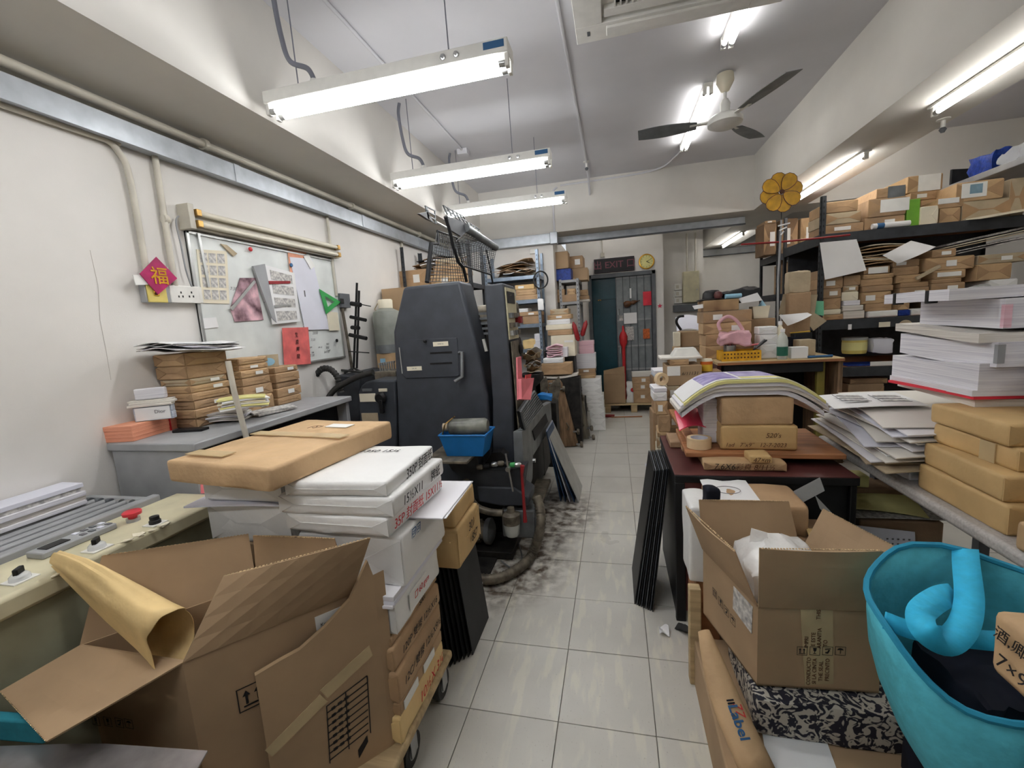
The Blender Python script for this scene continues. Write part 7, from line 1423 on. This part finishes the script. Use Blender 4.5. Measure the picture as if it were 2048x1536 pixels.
# ---------------------------------------------------------------- stack behind the front carton
GS = 'packages behind the front carton'
bx('wooden_post', 'wood_pale', -.022, .022, -.022, .022, 0, .42, bevel=.004); o = bpy.data.objects['wooden_post']; o.location = (.275, 1.70, 0); tag(o, 'worn wooden post on the floor before the plastic-wrapped packet', 'post')
parcel((.305, 1.83, .42), .085, .2, .315, 0, 'wrap', 'white packet wrapped in clear plastic standing on the post', 'paper_ream', 'ream', GS, (), None, True, None, .006)
bx('packet_stand', 'wood', -.045, .045, -.1, .1, 0, .419, bevel=.003); o = bpy.data.objects['packet_stand']; o.location = (.335, 1.85, 0); tag(o, 'brown stand under the plastic-wrapped packet', 'stand')
parcel((.56, 1.90, 0), .36, .26, .6, 0, 'kraft3', 'brown carton supporting the white-topped parcel', 'cardboard_box', 'box', GS, ())
o = parcel((.535, 1.92, .602), .35, .24, .12, -.02, 'kraft', 'kraft parcel with a white printed wrap over its corner', 'kraft_parcel', 'parcel', GS, (), None, True, None, .004)
wv = B().sheet(lambda u, v: (-.178+.19*u, .13-.27*v, .128+.004*math.sin(9*u)), 6, 4, .004).build('white_wrap', 'paper', o, smooth=True); B().tube([(-.09+.05*math.cos(k*math.pi/12), .04*math.sin(k*math.pi/12), .134) for k in range(25)], .0015, 4).build('ring_print', 'ink_grey', o)
parcel((.35, 1.77, .735+.0), .06, .05, .07, .3, 'navy', 'dark navy pouch beside the white-wrapped parcel', 'pouch', 'pouch', GS, (), None, True, None, .008)
o = B().sheet(lambda u, v: (.12*(u-.5), .12*(v-.5), .04*math.sin(6*u+3*v)), 6, 6, .003).build('crumpled_kraft', 'envelope', smooth=1.0); place(o, (.76, 1.82, .6)); tag(o, 'crumpled yellow kraft paper behind the front carton', 'paper')
parcel((.80, 1.92, 0), .1, .2, .575, 0, 'kraft_dark', 'narrow dark box under the crumpled kraft paper', 'cardboard_box', 'box', GS, ())
# ---------------------------------------------------------------- front right carton on cushion and flat carton
o = parcel((.66, 1.25, 0), .78, .9, .2, 0, 'card', 'large flat cardboard carton on the floor at the near right', 'cardboard_box', 'box', None, ())
P = [at(x, y, Z=.204) for x, y in ((1512, 1392), (1622, 1396), (1676, 1545), (1538, 1545))]; c = sum(P, Vector())/4; s_ = B().slab([p-c for p in P], (0, 0, -.002)).build('white_strip', 'paper'); s_.location = c; tag(s_, 'broad white paper strip on the large flat carton', 'sheet')
o = B().soft(.48, .34, .125, .006, 21, 10, 8, 4, puff=-.004).build('patterned_cushion', 'cushion', smooth=True); place(o, (.62, 1.46, .202), (0, 0, .02)); tag(o, 'black and white patterned cushion under the front carton', 'cushion')
zc0, zc1 = .33, .599
C4 = [(.397, 1.338), (.736, 1.364), (.64, 1.69), (.302, 1.669)]
fc = carton('open_carton', 'open cardboard carton stuffed with white plastic at the near right', C4, zc0, zc1,
    [(0, at(1518, 1096, Y=1.31), at(1764, 1100, Y=1.34)), (1, at(1826, 1112, Y=1.42), at(1645, 1017, Y=1.72)), (2, at(1578, 1003, Y=1.72), at(1398, 1000, Y=1.72)), (3, at(1373, 1012, Y=1.68), at(1472, 1102, Y=1.36))], (.52, 1.5, zc0))
fx_ = Vector((C4[1][0]-C4[0][0], C4[1][1]-C4[0][1], 0)).normalized(); fn_ = Vector((fx_.y, -fx_.x, 0)); pf2 = ((*C4[0], 0), fn_)
def fp(x, y): return atp(1340+x*.2865, 960+y*.2865, *pf2)-fc.location
B().slab([fp(908, 900)+fn_*.001, fp(1135, 905)+fn_*.001, fp(1140, 1420)+fn_*.001, fp(940, 1430)+fn_*.001], fn_*.001).build('packing_tape', 'tape', fc)
for k, kd in enumerate(('up', 'glass', 'hand', 'rain')): icon(fc, fp(918+k*89, 1188)+fn_*.002, fx_, Vector((0, 0, 1)), .031, kd)
for s, x, y in (('IMPRI', 950, 1128), ('E ESTE', 998, 1108), ('ARANTIA', 1040, 1100), ('TO', 1082, 1135), ('CONDUCTO', 965, 1330), ('SI LA CINTA', 1005, 1330), ('THE SEAL', 1050, 1330), ('PRECINTO', 1095, 1320), ('THIS', 1035, 935)):
    q = txt(fc, s, .016, fp(x, y)+fn_*.003, (math.pi/2, -math.pi/2, math.atan2(fx_.y, fx_.x)), 'ink_brown', 'tape_print', 0)
lx = Vector((C4[0][0]-C4[3][0], C4[0][1]-C4[3][1], 0)).normalized(); ln = Vector((lx.y, -lx.x, 0)); pf3 = ((*C4[0], 0), ln)
def fl(x, y): return atp(1340+x*.2865, 960+y*.2865, *pf3)-fc.location
B().slab([fl(448, 740)+ln*.001, fl(580, 885)+ln*.001, fl(573, 1072)+ln*.001, fl(443, 895)+ln*.001], ln*.0015).build('shipping_label', 'newsprint', fc)
for k, (x, y, kd) in enumerate(((318, 790, 'up'), (360, 855, 'glass'), (400, 915, 'hand'), (445, 980, 'rain'))): icon(fc, fl(x, y)+ln*.002, lx, Vector((0, 0, 1)), .033, kd)
o = B().soft(.25, .24, .2, .035, 31, 10, 10, 6, puff=.03).build('white_plastic', 'bag_white', smooth=True); place(o, (.52, 1.53, zc0+.25-.1)); o.location.z = .46; tag(o, 'crumpled white plastic sheeting inside the near right carton', 'plastic sheeting')
o2 = B().sheet(lambda u, v: (.1*(u-.5)*(1-v*.6), .03*math.sin(5*v)*(u-.5), .22*v), 8, 10, (0, .003, 0)).build('peak', 'bag_white', o, smooth=True); o2.location = (-.06, .02, .06)
# kraft paper roll leaning at the left
top, mid, bot = at(1408, 1262, Y=1.42), at(1450, 1400, Y=1.27), at(1520, 1560, Y=1.13)
rl = thing('kraft_roll', 'rolled kraft paper bag with blue lettering leaning on the carton', 'paper roll', mid); bot.z = max(bot.z, .23)
n_ = 18; rings = []; sp = [top, top.lerp(mid, .5), mid, mid.lerp(bot, .5), bot]
tn = (bot-top).normalized(); sdv = tn.cross(Vector((.3, -1, .2))).normalized(); dpv = tn.cross(sdv).normalized()
V = []; Fq = []
for i, p in enumerate(sp):
    ra = [.02, .038, .046, .05, .05][i]; rb = [.014, .022, .03, .034, .034][i]
    for k in range(n_): w = 2*math.pi*k/n_; V.append(p-mid+sdv*ra*math.cos(w)*(1+.06*math.sin(3*w+i))+dpv*rb*math.sin(w))
for i in range(4):
    for k in range(n_): Fq.append((i*n_+k, i*n_+(k+1) % n_, (i+1)*n_+(k+1) % n_, (i+1)*n_+k))
o = B().add(V, Fq).build('roll', 'kraft2', rl, smooth=1.0, sub=1); o.modifiers.new('th', 'SOLIDIFY').thickness = .002
nv = dpv if dpv.y < 0 else -dpv
rm = Matrix((tn, nv.cross(tn), nv)).transposed().to_euler()
txt(rl, 'Label', .04, nv*.036+tn*.06, rm, 'ink_blue', 'print', 0, .02); txt(rl, '77', .035, nv*.034+tn*.03+nv.cross(tn)*.015, rm, 'ink_red', 'print'); txt(rl, 'III', .03, nv*.034+tn*.015, rm, 'navy', 'print', 0, .02)
# ---------------------------------------------------------------- blue-green tote bag
bc = Vector((.815, 1.13, .2)); TB = thing('tote_bag', 'open turquoise fabric tote bag at the near right corner', 'bag', bc); n_ = 36
def ringp(k, lvl):
    w = 2*math.pi*k/n_; cx, sx = math.cos(w), math.sin(w); sq = lambda c_: math.copysign(abs(c_)**.75, c_)
    if lvl == 0: return Vector((.12*sq(cx)+.15, .11*sq(sx)-.02, .0))
    if lvl == 1: return Vector((.165*sq(cx)+.12, .15*sq(sx)-.02, .05+.02*math.sin(3*w)))
    if lvl == 2: return Vector((.205*sq(cx)+.06+.006*math.sin(5*w), .18*sq(sx)+.006*math.cos(4*w), .2+.03*sx))
    if lvl == 3: return Vector((.225*sq(cx)+.015+.008*math.sin(4*w+1), .18*sq(sx)+.008*math.cos(5*w), .38+.06*sx+.012*math.sin(3*w)))
    return Vector((.215*sq(cx), .165*sq(sx), .54+.10*sx+.012*math.sin(4*w+.6)))
V = [ringp(k, l)+noise.noise_vector(ringp(k, l)*8)*(.018 if 0 < l < 4 else .008)*(l > 0) for l in range(5) for k in range(n_)]; Fq = [(i*n_+k, i*n_+(k+1) % n_, (i+1)*n_+(k+1) % n_, (i+1)*n_+k) for i in range(4) for k in range(n_)]+[tuple(range(n_-1, -1, -1))]
o = B().add(V, Fq).build('bag_body', 'teal', TB, smooth=1.2, sub=1); m_ = o.modifiers.new('th', 'SOLIDIFY'); m_.thickness = .004
rim = [V[4*n_+k % n_] for k in range(n_+1)]
B().tube([p+Vector((0, 0, -.004)) for p in rim], .008, 6).build('rim_binding', mat('teal_rim', srgb(40, 150, 185), .7, n=.05), TB, smooth=True)
def ribbon(pts, w, nm, m='teal_hi'):
    P = bez(pts, 8); b = B(); v = []; 
    for i, p in enumerate(P):
        t_ = (P[min(i+1, len(P)-1)]-P[max(i-1, 0)]).normalized(); s_ = t_.cross(Vector((.57, .69, -.46))).normalized()*w/2; v += [p-s_, p+s_]
    b.add(v, [(2*i, 2*i+1, 2*i+3, 2*i+2) for i in range(len(P)-1)]); o = b.build(nm, m, TB, smooth=True); o.modifiers.new('th', 'SOLIDIFY').thickness = .002; return o
mat('teal_hi', srgb(50, 190, 235), .7, n=.04, ns=40, bump=.15, bs=30)
def bp_(x, y, Y): return at(x, y, Y=Y)-bc
ribbon([bp_(1930, 1097, 1.288), bp_(1932, 1130, 1.22), bp_(1938, 1200, 1.12), bp_(1925, 1255, 1.04), bp_(1890, 1285, 1.0), bp_(1850, 1262, 1.0), bp_(1842, 1225, 1.05), bp_(1880, 1195, 1.12), bp_(1915, 1188, 1.18)], .05, 'handle')
ribbon([bp_(1768, 1240, 1.12), bp_(1830, 1262, 1.1), bp_(1920, 1275, 1.08), bp_(2000, 1282, 1.08), bp_(2060, 1275, 1.1)], .04, 'handle')
o = B().soft(.27, .2, .40, .03, 41, 10, 8, 5).build('dark_garment', 'navy', smooth=True); place(o, (.87, 1.13, .215)); tag(o, 'black garment stuffed in the turquoise tote bag', 'garment')
# box in front at the right edge and its stand, bags at the bottom
o = parcel((.745, .65, .885), .32, .3, .105, 0, 'kraft2', 'kraft box with pen writing at the right photo edge', 'cardboard_box', 'box', None, (), None, True, [('left', '酒,卿', .026, .13, .72, 'ink'), ('left', '7×9', .034, .15, .32, 'ink')], .002)
bx('side_stand', 'grey_dark_paint', .76, 1.02, .5, .78, 0, .884, bevel=.005); tag(bpy.data.objects['side_stand'], 'grey stand outside the photo edge under the written kraft box', 'stand')
o = B().soft(.2, .18, .12, .02, 51, 6, 6, 4).build('red_bag', mat('crimson', srgb(150, 20, 50), .4, n=.05, bump=.3, bs=20), smooth=True); place(o, (.70, .93, .202-.0)); o.location = (.66, .92, .202); tag(o, 'crimson plastic bag under the turquoise tote', 'bag')
o = B().soft(.08, .2, .1, .02, 52, 5, 6, 4).build('plastic_wrap', 'plastic_clear', smooth=True); place(o, (.545, 1.0, .202), (0, 0, .3)); tag(o, 'clear plastic wrap bunched beside the crimson bag', 'plastic')
# litter on the floor
for k, (x, y, m, lab) in enumerate(((1328, 1265, 'paper', 'scrap of white paper on the floor by the black plates'), (1366, 1262, 'grime', 'dark crumpled scrap on the floor beside the white scrap'), (1297, 932, 'paper_cool', 'white paper corner on the floor at the plates'))):
    p = at(x, y, Z=0); o = B().sheet(lambda u, v: (.045*(u-.5), .06*(v-.5), .012+.01*math.sin(5*u+4*v+k)), 5, 5, .002).build('paper_scrap', m, smooth=True); place(o, (p.x, p.y, .002), (0, 0, k*.7)); tag(o, lab, 'scrap')
# ---------------------------------------------------------------- lettering to plain meshes
bpy.context.view_layer.update(); dg = bpy.context.evaluated_depsgraph_get()
for o in [o for o in COL.objects if o.type == 'FONT']:
    me = bpy.data.meshes.new_from_object(o.evaluated_get(dg)); nm = o.name; o.name = 'old'
    n = bpy.data.objects.new(nm, me); COL.objects.link(n); n.parent = o.parent; n.location = o.location; n.rotation_euler = o.rotation_euler; n.scale = o.scale
    if not len(me.materials): me.materials.append(o.data.materials[0])
    n['kind'] = 'stuff'; bpy.data.objects.remove(o)
